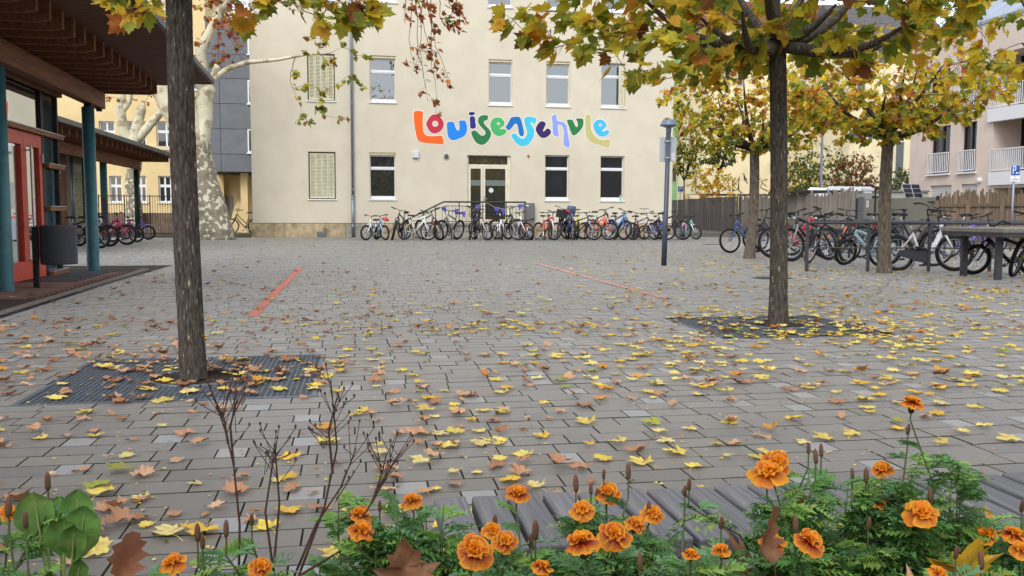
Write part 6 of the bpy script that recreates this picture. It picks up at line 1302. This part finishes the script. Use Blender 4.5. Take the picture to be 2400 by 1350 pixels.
# ================================================================ foreground: bench, planting bed, flowers
M_plk = mat('bench_wood', S(112, 112, 116), S(88, 88, 94), rough=.55, scale=3, stretch=(40, 2.2, 40), bump=.25, bscale=6, bdist=.003, vary=.13, dirt=S(128, 122, 116), dirt_scale=1.2, dirt_lo=.55, dirt_hi=.7)
bench = thing('slatted_bench', 'grey weathered slatted wooden bench in front of the flower bed', 'bench', (0, 0, 0)); BZ = .45; x = g(1018, 1165, BZ).x; rg = random.Random(9); k = 0
while x < 2.0:
    wd = .062; m = MB(); y1 = 1.705 - (x - .157) * .03 + rg.uniform(-.003, .003); m.box(-wd / 2 + .0, wd / 2, 0, .285, -.035, 0); o = bevel(m.build('slat', M_plk, bench), .004, 2); o.location = (x + wd / 2, y1 - .285, BZ + rg.uniform(-.0015, .0015)); o.rotation_euler = (0, rg.uniform(-.012, .012), rg.uniform(-.006, .006)); x += wd + .009
for y in (1.47, 1.62): m = MB(); m.box(.17, 2.0, y - .02, y + .02, BZ - .075, BZ - .037); m.build('support_bar', M_blackm, bench)
for x in (.3, 1.08, 1.85): m = MB(); m.box(x - .025, x + .025, 1.44, 1.65, 0, BZ - .0755); m.build('bench_leg', M_blackm, bench)
bed = thing('raised_planter', 'raised planting bed with dark soil along the lower edge', 'planter', (0, 0, 0)); M_con = mat('bed_concrete', S(150, 146, 138), S(126, 122, 114), rough=.9, scale=9)
for (a, b, c, d_) in ((-1.6, 2.4, 1.36, 1.41), (-1.6, 2.4, .30, .35), (-1.6, -1.55, .35, 1.36), (2.35, 2.4, .35, 1.36)): m = MB(); m.box(a, b, c, d_, 0, .41); m.build('side_wall', M_con, bed)
m = MB(); n_ = 40; vs = []; fs = []
for i in range(n_ + 1):
    for j in range(13): X, Y = -1.55 + 3.9 * i / n_, .35 + 1.01 * j / 12; vs.append((X, Y, .385 + .02 * mnoise.noise(Vector((X * 6, Y * 6, 0))) + .01 * mnoise.noise(Vector((X * 22, Y * 22, 3)))))
for i in range(n_):
    for j in range(12): a = i * 13 + j; fs.append((a, a + 13, a + 14, a + 1))
m.add(vs, fs); m.build('soil_bed', M_soil, bed, True)

M_mleaf = attr_mat('marigold_leaf_tint', True, rough=.45, transl=.25)
MG = [S(122, 164, 78), S(98, 144, 76), S(142, 176, 88), S(110, 150, 104), S(86, 128, 72)]
def pinnate(m, rg, base, dirv, nrm, L, col, n=6, lw_=.0065, tip=1.0):
    """a feathery marigold leaf: curved rachis with paired narrow leaflets"""
    y = dirv.normalized(); z = (nrm - y * nrm.dot(y)).normalized(); x = y.cross(z); dr = rg.uniform(.15, .55)
    P = lambda f: base + y * (L * f) - Vector((0, 0, 1)) * (dr * L * f * f)
    m.tube([P(0), P(.35), P(.7), P(1)], [.0016, .0013, .001, .0006], 3, 0, False, None, tuple(c * .85 for c in col[:3]) + (1,))
    for k in range(n + 1):
        f = .22 + .78 * k / n; p = P(f); ll = L * (.42 - .24 * abs(f - .5)) * tip
        for s_ in ((-1, 1) if k < n else (0,)):
            d_ = (x * s_ * .85 + y * (.65 if s_ else 1) + z * rg.uniform(-.25, .3)).normalized(); w_ = d_.cross(z).normalized() * lw_ * rg.uniform(.8, 1.2); e = p + d_ * ll - Vector((0, 0, .12 * ll)); mm = p + d_ * ll * .45 + z * .003; cc = tuple(c * rg.uniform(.85, 1.15) for c in col[:3]) + (1,)
            m.add([p, mm + w_, e, mm - w_, mm - z * .0015], [(0, 1, 4), (1, 2, 4), (2, 3, 4), (3, 0, 4)], 0, cc)
# flower heads: ruffled petals, maroon at the base, orange at the rim
def flower_mat():
    m_ = bpy.data.materials.new('marigold_petal'); m_.use_nodes = True; n = m_.node_tree; b = n.nodes['Principled BSDF']; a = n.nodes.new('ShaderNodeAttribute'); a.attribute_name = 'col'; n.links.new(a.outputs['Color'], b.inputs['Base Color']); b.inputs['Roughness'].default_value = .6
    tr = n.nodes.new('ShaderNodeBsdfTranslucent'); n.links.new(a.outputs['Color'], tr.inputs['Color']); mx = n.nodes.new('ShaderNodeMixShader'); mx.inputs[0].default_value = .3; n.links.new(b.outputs[0], mx.inputs[1]); n.links.new(tr.outputs[0], mx.inputs[2]); n.links.new(mx.outputs[0], n.nodes['Material Output'].inputs['Surface']); return m_
M_pet = flower_mat(); MAR = S(150, 30, 12); ORN = S(252, 172, 22); ORN2 = S(244, 146, 16)
def flower_mesh(seed, dark=1.0, full=1.0):
    rg = random.Random(seed); m = MB()
    for ring, (n, r0, r1, el, wd) in enumerate(((8, .004, .031, -.10, .0135), (8, .003, .021, .42, .0105), (7, .002, .014, .9, .009), (6, .001, .010, 1.2, .008))):
        for k in range(n):
            a = 2 * PI * (k + .5 * (ring % 2)) / n + rg.uniform(-.15, .15); e = el + rg.uniform(-.18, .18); r = Vector((math.cos(a), math.sin(a), 0)); s_ = Vector((-math.sin(a), math.cos(a), 0)); u = r * math.cos(e) + Vector((0, 0, math.sin(e))); nn = u.cross(s_) * -1; L = (r1 - r0) * rg.uniform(.85, 1.15); w_ = wd * rg.uniform(.85, 1.15); vs = []; cs = []
            for i, (f, ww) in enumerate(((0, .25), (.45, .8), (.8, 1.0), (1.0, .8))):
                for j in (-1, -.5, 0, .5, 1):
                    wv = .0022 * math.sin(j * 5 + k * 2.1) * f; p = Vector((0, 0, .006)) + u * (r0 + L * f * (1 - .14 * (abs(j) == 1)) ) + s_ * (j * w_ * ww) + nn * (wv + .004 * j * j * f) - Vector((0, 0, .006 * f * f * (ring == 0))); vs.append(p)
                    edge = max(0, (f - .66) / .34, (abs(j) - .62) * 2.4); t_ = min(1, max(0, edge * 1.1 if dark > .5 else .25 + edge)); t_ = max(t_, .8 if ring > 1 else 0); c = tuple(MAR[q] * (1 - t_) + (ORN if k % 3 else ORN2)[q] * t_ for q in range(3)) + (1,); cs.append(c)
            fs = [(i * 5 + j, i * 5 + j + 1, (i + 1) * 5 + j + 1, (i + 1) * 5 + j) for i in range(3) for j in range(4)]; o = len(m.v); m.v += [tuple(v) for v in vs]; m.f += [tuple(q + o for q in f) for f in fs]; m.m += [0] * len(fs); m.c += cs
    return m.mesh('flower_head', M_pet, True)
FM = [flower_mesh(1), flower_mesh(2), flower_mesh(3, .3), flower_mesh(4, .3)]
cal = MB(); cal.lathe([(.003, -.026), (.0075, -.022), (.0085, -.006), (.0095, .004), (.0045, .006)], 10); CALM = cal.mesh('calyx', mat('calyx_green', S(84, 84, 52), S(72, 58, 44), rough=.6, scale=60), True)
bud = MB(); bud.lathe([(.002, -.014), (.0055, -.01), (.0065, .004), (.0058, .016), (.0035, .024), (.001, .027)], 9); BUDM = bud.mesh('bud', mat('bud_brown', S(112, 66, 56), S(92, 84, 56), rough=.65, scale=70), True)
M_stem = mat('marigold_stem', S(88, 112, 62), S(96, 92, 66), rough=.5, scale=30)
def marigold(label, c, spread, heights, flowers, buds, nleaf, seed, extra=0):
    """c: root; flowers / buds: (px, py, Y, size) heads whose stems start at the root"""
    rg = random.Random(seed); c = Vector(c); t = thing('marigold_plant', label, 'flower', c, group='marigolds in the bed'); fo = MB(); st_ = MB(); stems = []
    for kind, lst in (('f', flowers), ('b', buds)):
        for (px_, py_, Y, s_) in lst:
            tip = onY(px_, py_, Y) - c; b0 = Vector((rg.uniform(-.4, .4) * spread, rg.uniform(-.3, .3) * spread * .5, 0)); h = tip.z; mid = b0.lerp(tip, .55) + Vector((rg.uniform(-.02, .02), rg.uniform(-.02, .02), h * .08)); ti = Vector((-tip.x * .0 + rg.uniform(-.3, .3), -.35 + rg.uniform(-.45, .3), 1)).normalized() if kind == 'f' else Vector((0, 0, 1)); pts = [b0, b0.lerp(mid, .5) + Vector((rg.uniform(-.01, .01), 0, .01)), mid, tip - ti * .03 * s_, tip - ti * (.018 if kind == 'f' else .006) * s_]; st_.tube(pts, [.0022, .002, .0016, .0013, .0013], 5, 0, False); stems.append(pts[:4]); Q_ = ti.to_track_quat('Z', 'Y').to_matrix().to_4x4() @ Matrix.Rotation(rg.uniform(0, 6), 4, 'Z')
            if kind == 'f':
                fl = link('flower', FM[rg.randrange(4)], t, M=Matrix.Translation(tip) @ Q_ @ Matrix.Scale(s_ * FS, 4)); link('calyx', CALM, fl)
            else: link('bud', BUDM, t, M=Matrix.Translation(tip) @ Matrix.Rotation(rg.uniform(-.25, .25), 4, 'X') @ Matrix.Scale(s_ * BS, 4))
    for _ in range(extra):
        b0 = Vector((rg.uniform(-1, 1) * spread, rg.uniform(-.6, .6) * spread * .6, -.01)); tip = b0 + Vector((rg.uniform(-.5, .5) * spread * .5, rg.uniform(-.3, .3) * spread * .4, heights * rg.uniform(.55, 1.0))); pts = [b0, b0.lerp(tip, .4) + Vector((.008, 0, 0)), b0.lerp(tip, .75), tip]; st_.tube(pts, [.002, .0017, .0012, .0005], 5, 0, False); stems.append(pts)
    tag(st_.build('stems', M_stem, t, True), kind='stuff')
    for n_l in range(int(nleaf * 2.5)):
        pts = stems[n_l % len(stems)]; f = rg.random() ** .7; x = f * .97 * (len(pts) - 1); i = min(int(x), len(pts) - 2); p = pts[i].lerp(pts[i + 1], x - i); a = rg.uniform(0, 2 * PI); L = .075 * (1.15 - .6 * f) * rg.uniform(.75, 1.2)
        pinnate(fo, rg, p, Vector((math.cos(a), math.sin(a), rg.uniform(.1, .8))), Vector((0, 0, 1)) + Vector((rg.uniform(-.4, .4), rg.uniform(-.4, .4), 0)), L, rg.choice(MG), rg.choice((5, 6, 6, 7)), .0042 * (1.2 - .4 * f))
    tag(fo.build('foliage', M_mleaf, t), kind='stuff'); return t
SZ = .385; FS, BS = .70, .50
def root(px_, Y): q = onY(px_, 1300, Y); return (q.x, Y, SZ)
marigold('marigold with two crowded orange heads left of the tall stalk', root(1880, 1.2), .10, .22, [(1800, 1112, 1.15, 1.25), (1822, 1085, 1.2, 1.05), (1895, 1270, 1.05, 1.05), (1810, 1272, 1.1, .8), (1870, 1165, 1.25, .7)], [(1912, 1075, 1.2, 1.1), (1925, 1060, 1.22, 1.0), (1895, 1055, 1.22, .9), (1615, 1140, 1.2, 1.0), (1865, 1235, 1.1, 1.2)], 120, 61, 12)
marigold('tall marigold stalk carrying one small orange head at its top', root(2125, 1.2), .08, .27, [(2137, 946, 1.2, .85), (2068, 1100, 1.25, .8), (2160, 1204, 1.12, 1.15), (2060, 1180, 1.2, .6)], [(2128, 1010, 1.2, .9), (2030, 1120, 1.2, 1.2), (1998, 1115, 1.22, .9), (2180, 1165, 1.15, 1.1), (2035, 1232, 1.1, 1.0)], 130, 62, 12)
marigold('marigold with half open heads at the right end of the bed', root(2330, 1.2), .09, .16, [(2310, 1255, 1.15, .85), (2375, 1255, 1.15, .9), (2395, 1290, 1.1, .8)], [(2395, 1190, 1.2, 1.1), (2300, 1320, 1.05, 1.2)], 90, 63, 12)
marigold('marigold with two large maroon eyed heads in the middle of the bed', root(1400, 1.15), .10, .19, [(1362, 1275, 1.05, 1.12), (1440, 1255, 1.08, 1.0), (1365, 1197, 1.2, .85), (1425, 1155, 1.25, .95), (1530, 1205, 1.2, .8), (1490, 1230, 1.15, .75)], [(1473, 1110, 1.25, 1.2), (1350, 1140, 1.25, 1.3), (1385, 1150, 1.25, .9), (1415, 1115, 1.25, .8), (1400, 1165, 1.25, 1.0), (1520, 1195, 1.2, 1.0)], 120, 64, 12)
marigold('marigold with a lone nodding head before the bench slats', root(1190, 1.15), .09, .17, [(1213, 1158, 1.25, .85), (1112, 1292, 1.05, 1.15), (1183, 1270, 1.12, .85), (1155, 1245, 1.15, .7)], [(1160, 1228, 1.2, 1.1), (1255, 1250, 1.12, 1.4), (1245, 1270, 1.15, 1.0)], 60, 65, 8)
marigold('bushy marigold with faded heads left of the bench end', root(940, 1.2), .09, .24, [(965, 1175, 1.25, .8), (845, 1207, 1.2, .75), (848, 1245, 1.15, .85)], [(820, 1220, 1.2, .8), (890, 1190, 1.2, .8)], 120, 66, 16)
marigold('low marigold with drooping dark buds right of the dry stems', root(560, 1.15), .10, .15, [(610, 1330, 1.08, .7)], [(463, 1255, 1.15, 1.2), (475, 1275, 1.15, 1.0), (530, 1245, 1.15, 1.1), (590, 1222, 1.2, .9)], 75, 67, 10)
marigold('marigold with closed orange buds at the left edge', root(40, 1.15), .09, .17, [(405, 1320, 1.05, .7), (20, 1200, 1.2, .55)], [(112, 1135, 1.2, 1.2), (20, 1195, 1.18, 1.3), (60, 1225, 1.15, 1.1)], 90, 68, 12)
marigold('low marigold foliage between the middle and right flower clumps', root(1640, 1.1), .13, .13, [(1690, 1290, 1.05, .6), (1620, 1300, 1.02, .5)], [(1605, 1155, 1.22, .9), (1690, 1230, 1.15, 1.0)], 110, 69, 18)
marigold('low leafy marigold under the big fallen maple leaf', root(2150, 1.02), .14, .11, [(2200, 1345, 1.0, .6)], [(2240, 1300, 1.02, 1.0)], 100, 70, 16)
marigold('low leafy marigold along the lower middle edge', root(1400, 1.0), .16, .09, [(1270, 1330, 1.0, .6)], [(1500, 1320, 1.0, 1.0)], 110, 71, 18)
# broad leaved green plant on the left
rg = random.Random(12); c = Vector(root(150, 1.2)); t = thing('broad_leaf_plant', 'green broad leaved plant with rounded leaves at the lower left', 'plant', c); M_broad = mat('broad_leaf_green', S(112, 152, 76), S(88, 128, 62), rough=.55, scale=40, bump=.5, bscale=90, bdist=.004, dirt=S(140, 150, 88), dirt_scale=30, dirt_lo=.55, dirt_hi=.75)
def broad(tip, wd, L, name='leaf', droop=.3):
    tip = Vector(tip) - c; b0 = Vector((0, 0, 0)); d_ = (tip - b0); m = MB(); base = b0.lerp(tip, max(0, 1 - L / d_.length)); u = (tip - base).normalized(); s_ = u.cross(Vector((0, -1, .25))).normalized(); nn = s_.cross(u).normalized(); vs = []
    for i in range(8):
        f = i / 7; ww = wd * max(.04, math.sin(PI * min(1, f * .93 + .05))) ** .6 * .55
        for j in (-1, -.5, 0, .5, 1): vs.append(base + u * (L * f) + s_ * (j * ww) + nn * (.35 * j * j * ww + .004 * math.sin(11 * f + j * 3) * abs(j)) - Vector((0, 0, droop * L * f * f * .4)))
    m.add(vs, [(i * 5 + j, i * 5 + j + 1, (i + 1) * 5 + j + 1, (i + 1) * 5 + j) for i in range(7) for j in range(4)]); m.build(name, M_broad, t, True)
    q = MB(); q.tube([b0, b0.lerp(base, .5) + Vector((0, -.01, .01)), base + u * L * .7], [.004, .0035, .001], 6, 0, False); q.build('stalk', mat('pale_green_stalk', S(142, 164, 96), rough=.5), t, True)
for (px_, py_, Y, wd, L) in ((75, 1138, 1.2, .045, .07), (95, 1160, 1.22, .04, .06), (185, 1130, 1.2, .04, .075), (200, 1170, 1.18, .045, .07), (150, 1200, 1.15, .04, .06), (140, 1150, 1.25, .035, .06), (175, 1215, 1.12, .03, .06), (118, 1320, 1.1, .035, .08), (190, 1290, 1.12, .022, .07)): broad(onY(px_, py_, Y), wd, L)
# dry stems
rg = random.Random(13); M_dry = mat('dry_stem', S(92, 66, 56), S(70, 50, 44), rough=.9, scale=40)
def dry(label, px_, Y, strands):
    c = Vector(root(px_, Y)); t = thing('dry_stalk', label, 'plant', c, group='dried flower stalks')
    for pts in strands:
        P_ = [onY(a, b, Y) - c for a, b in pts]; m = MB(); m.tube(P_, [.0019 - .0011 * i / (len(P_) - 1) for i in range(len(P_))], 5, 0, False); so_ = m.build('stalk', M_dry, t, True); m = MB()
        for _ in range(9):
            i = rg.randrange(len(P_) - 2, len(P_)); p = P_[i]; q = p + Vector((rg.uniform(-.03, .03), rg.uniform(-.015, .015), rg.uniform(.0, .035))); m.tube([p - (P_[-1] - P_[-2]).normalized() * rg.uniform(0, .03), q], .0006, 3, 0, False); m.lathe([(.0004, 0), (.0016, .0015), (.0012, .004), (.0002, .005)], 6, c=q)
        tag(m.build('seed_heads', M_dry, t), kind='stuff')
dry('dark dried flower stalk left of the others', 560, 1.2, [[(560, 1350), (562, 1230), (548, 1090), (528, 1010), (508, 950)], [(548, 1090), (540, 1000), (552, 950), (556, 935)], [(535, 1040), (525, 980), (505, 955)]])
dry('branching dried flower stalk in the middle', 640, 1.2, [[(640, 1350), (655, 1180), (648, 1090), (645, 1045)], [(640, 1330), (622, 1200), (640, 1080), (652, 1060)]])
dry('tall dried flower stalk with many twigs before the grating', 720, 1.2, [[(700, 1350), (760, 1190), (790, 1050), (782, 960), (775, 890)], [(690, 1350), (740, 1230), (800, 1140), (835, 1050)], [(780, 1110), (770, 1010), (790, 930)]])
dry('dried flower stalk bending toward the bushy marigold', 780, 1.18, [[(700, 1350), (800, 1290), (870, 1180), (895, 1110), (905, 1065)], [(870, 1180), (925, 1080), (938, 1060)]])

# ================================================================ fallen leaves
def leafset(h, n, cu, fo, wv, pet, seed, rings=1): 
    out = []
    for k in range(n):
        q = MB(); v, f = leaf_shape(h, cu * (.5 + k / n), fo * (k % 2) + .03, wv, seed + k, pet, rings=rings); q.add(v, f); out.append(q)
    return out
LS = [leafset(HALF, 5, .22, .08, .06, .75, 100), leafset(HALF, 5, .42, .16, .10, .45, 200), leafset(OAK, 5, .22, .16, .09, .15, 300)]
M_fallO = attr_mat('fallen_leaf_own', False, rough=.6, transl=.15, spots=S(168, 122, 80), spot_scale=5, bump=.2); M_fallA = attr_mat('fallen_leaf_mass', True, rough=.6, transl=.15)
LSH = [leafset(HALF, 5, .22, .08, .06, .75, 100, 3), leafset(HALF, 5, .42, .16, .10, .45, 200, 3), leafset(OAK, 5, .22, .16, .09, .15, 300, 3)]
LM = [[q.mesh('fallen_leaf', M_fallO, True) for q in s_] for s_ in LSH]
FY_ = [S(226, 200, 84), S(230, 210, 116), S(220, 198, 100), S(222, 182, 64), S(222, 206, 134)]; FB = [S(196, 152, 118), S(178, 132, 100), S(206, 168, 134), S(158, 110, 80), S(188, 140, 108), S(200, 160, 128)]; FG = [S(160, 168, 60), S(140, 150, 66)]; FO = [S(196, 130, 52), S(206, 150, 62)]
rg = random.Random(2024); items = []
trunks = [(-.974, 5.64, .16), (3.793, 7.57, .16), (8.88, 19.23, .17), (9.02, 14.13, .17), (-4.33, 12.15, .15), (5.99, 16.84, .1)]
def dens(x, y):
    """leaves per square metre"""
    d = np.interp(y, (1.7, 3.6, 5.5, 7.5, 9.5, 12, 16, 22, 30, 38), (24, 30, 34, 31, 20, 9, 4.2, 2.0, .9, .5))
    d *= max(.12, .75 + 1.9 * mnoise.noise(Vector((x * 1.1, y * 1.1, 4))))
    for (a, b, r_, w_) in ((-.8, 5.7, .8, 48), (4.2, 7.4, 1.1, 50), (.2, 7.0, .9, 6), (9.0, 13.9, 1.6, 9), (9.2, 18.5, 2.2, 5), (1.55, 2.75, .45, 15), (-1.0, 3.4, .6, 6), (6.2, 9.6, 2.2, 4), (-3.2, 13.5, .5, 5)): d += w_ * math.exp(-((x - a) ** 2 + (y - b) ** 2) / (r_ * r_))
    if y > 9: d *= .55 + .75 * smoothstep(1.5, 7, x)
    if x < -3.4: d *= .4
    return d
NG = {}
CS = .2
for iy in range(int(1.75 / CS), int(37 / CS)):
  for ix in range(int(-.75 * iy) - 6, int(1.05 * iy) + 6):
    lam = dens((ix + .5) * CS, (iy + .5) * CS) * CS * CS; cnt = int(lam) + (rg.random() < lam % 1)
    for _ in range(cnt):
        x, y = (ix + rg.random()) * CS, (iy + rg.random()) * CS
        if y < 1.78 or not in_view(x, y, 500): continue
        if any((x - a) ** 2 + (y - b) ** 2 < r_ * r_ for a, b, r_ in trunks): continue
        if x < -4.4 and y < 17.2: continue
        py_ = smoothstep(-2.4, 3.4, x - .05 * y) * .62 + .20
        q = rg.random(); kind, cl = (0, rg.choice(FY_)) if q < py_ * .9 else (0, rg.choice(FG)) if q < py_ * .94 else (1, rg.choice(FO)) if q < py_ else (rg.choice((1, 2, 2, 1)), rg.choice(FB))
        s_ = (.042 + .06 * rg.random() ** .8) if kind != 2 else (.045 + .06 * rg.random()); kk = rg.uniform(.85, 1.12); items.append((x, y, kind, tuple(c * kk for c in cl[:3]) + (1,), s_, rg.uniform(0, 2 * PI), rg.uniform(-.1, .1), rg.uniform(-.1, .1), rg.random()))
items.sort(key=lambda i: i[1] + (0 if in_view(i[0], i[1], 0) else 100)); print('fallen leaves', len(items))
NL = {0: 'yellow maple leaf lying flat on the grey paving', 1: 'curled brown leaf lying on the grey paving', 2: 'brown lobed leaf lying on the grey paving'}
mass = MB()
for i, (x, y, kind, c, s_, a, tx, ty, r1) in enumerate(items):
    k = int(r1 * len(LM[kind])); z = .004 + .012 * (r1 * 7 % 1) * (r1 > .6)
    Mx = Matrix.Translation((x, y, z)) @ Matrix.Rotation(a, 4, 'Z') @ Matrix.Rotation(tx, 4, 'X') @ Matrix.Rotation(ty, 4, 'Y') @ Matrix.Scale(s_, 4)
    if i < 300:
        o = link('fallen_leaf', LM[kind][k], None, M=Mx); o.color = c; zn = 'on the left tree grating' if GRATES[0][0] < x < GRATES[0][1] and GRATES[0][2] < y < GRATES[0][3] else 'right in front of the slatted bench' if y < 2.6 and x > .1 else 'between the dry stalks and the left grating' if x < -.35 and y < 4.9 else 'on the open paving right of the left grating' if x < 1.2 else 'on the paving below the right maple'
        tag(o, NL[kind].replace('on the grey paving', zn), 'leaf', ('flat yellow leaves on the paving', 'curled brown leaves on the paving', 'lobed brown leaves on the paving')[kind])
    else:
        q = LS[kind][k]; mass.add([Mx @ Vector(v) for v in q.v], q.f, 0, c)
for _ in range(2600):     # crumbs and broken bits of leaf
    y = 1.8 + 12 * rg.random() ** 1.4; x = rg.uniform(-.62, .8) * y; s_ = rg.uniform(.006, .02); a = rg.uniform(0, 6.28); c = rg.choice(FB + FB + FY_ + [S(90, 70, 56)]); Mx = Matrix.Translation((x, y, .003)) @ Matrix.Rotation(a, 4, 'Z') @ Matrix.Scale(s_, 4)
    if any((x - a_) ** 2 + (y - b_) ** 2 < r_ * r_ for a_, b_, r_ in trunks): continue
    mass.add([Mx @ Vector(v) for v in ((-.5, -.3, .05), (.4, -.5, .2), (.6, .3, .05), (-.1, .5, .25))], [(0, 1, 2, 3)], 0, c)
tag(mass.build('fallen_leaves', M_fallA), 'yellow and brown fallen leaves scattered over the far paving', 'leaves', kind='stuff')
# leaves caught in the bed: dry and crumpled
CR = []
for k in range(6):
    q = MB(); v, f = leaf_shape(HALF if k % 2 else OAK, .9 + .15 * k, .35, .16, 500 + k * 7, .4, rings=5); q.add(v, f); CR.append(q.mesh('fallen_leaf', M_fallO, True))
rg = random.Random(71)
def bedleaf(label, px_, py_, Y, kind, k, s_, col, rot, group=None):
    p = onY(px_, py_, Y); o = link('fallen_leaf', CR[k] if kind == 'c' else LM[kind][k], None, M=Matrix.Translation(p) @ Matrix.Rotation(rot[2], 4, 'Z') @ Matrix.Rotation(rot[0], 4, 'X') @ Matrix.Rotation(rot[1], 4, 'Y') @ Matrix.Scale(s_, 4)); o.color = col; tag(o, label, 'leaf', group)
bedleaf('big yellow maple leaf with brown spots resting upright on the marigolds', 2275, 1330, 1.08, 0, 1, .085, S(216, 172, 48), (1.05, .1, 3.0))
bedleaf('brown leaf hanging in the marigolds at the left of the right clump', 1780, 1270, 1.06, 'c', 2, .07, S(128, 86, 62), (1.2, .2, .4))
bedleaf('dark curled brown leaf standing in the bed left of the bench', 950, 1325, 1.06, 'c', 1, .06, S(136, 96, 72), (1.3, -.3, .3))
bedleaf('rust brown leaf standing up at the left of the bed', 285, 1325, 1.06, 'c', 4, .065, S(164, 112, 88), (1.3, .3, .2))
for n in range(90):
    px_ = rg.uniform(180, 2400); Y = rg.uniform(1.0, 1.34); q = onY(px_, 1300, Y); s_ = rg.uniform(.06, .1); kind = rg.choice((1, 2, 2)); o = link('fallen_leaf', rg.choice(CR) if rg.random() < .5 else LM[kind][rg.randrange(5)], None, M=Matrix.Translation((q.x, Y, SZ + rg.uniform(.012, .045))) @ Matrix.Rotation(rg.uniform(0, 6), 4, 'Z') @ Matrix.Rotation(rg.uniform(-.5, .6), 4, 'X') @ Matrix.Scale(s_, 4)); c = rg.choice(FB + FB + FO); o.color = c; tag(o, 'dry brown leaf lying among the marigolds in the bed', 'leaf', 'dry leaves in the flower bed')
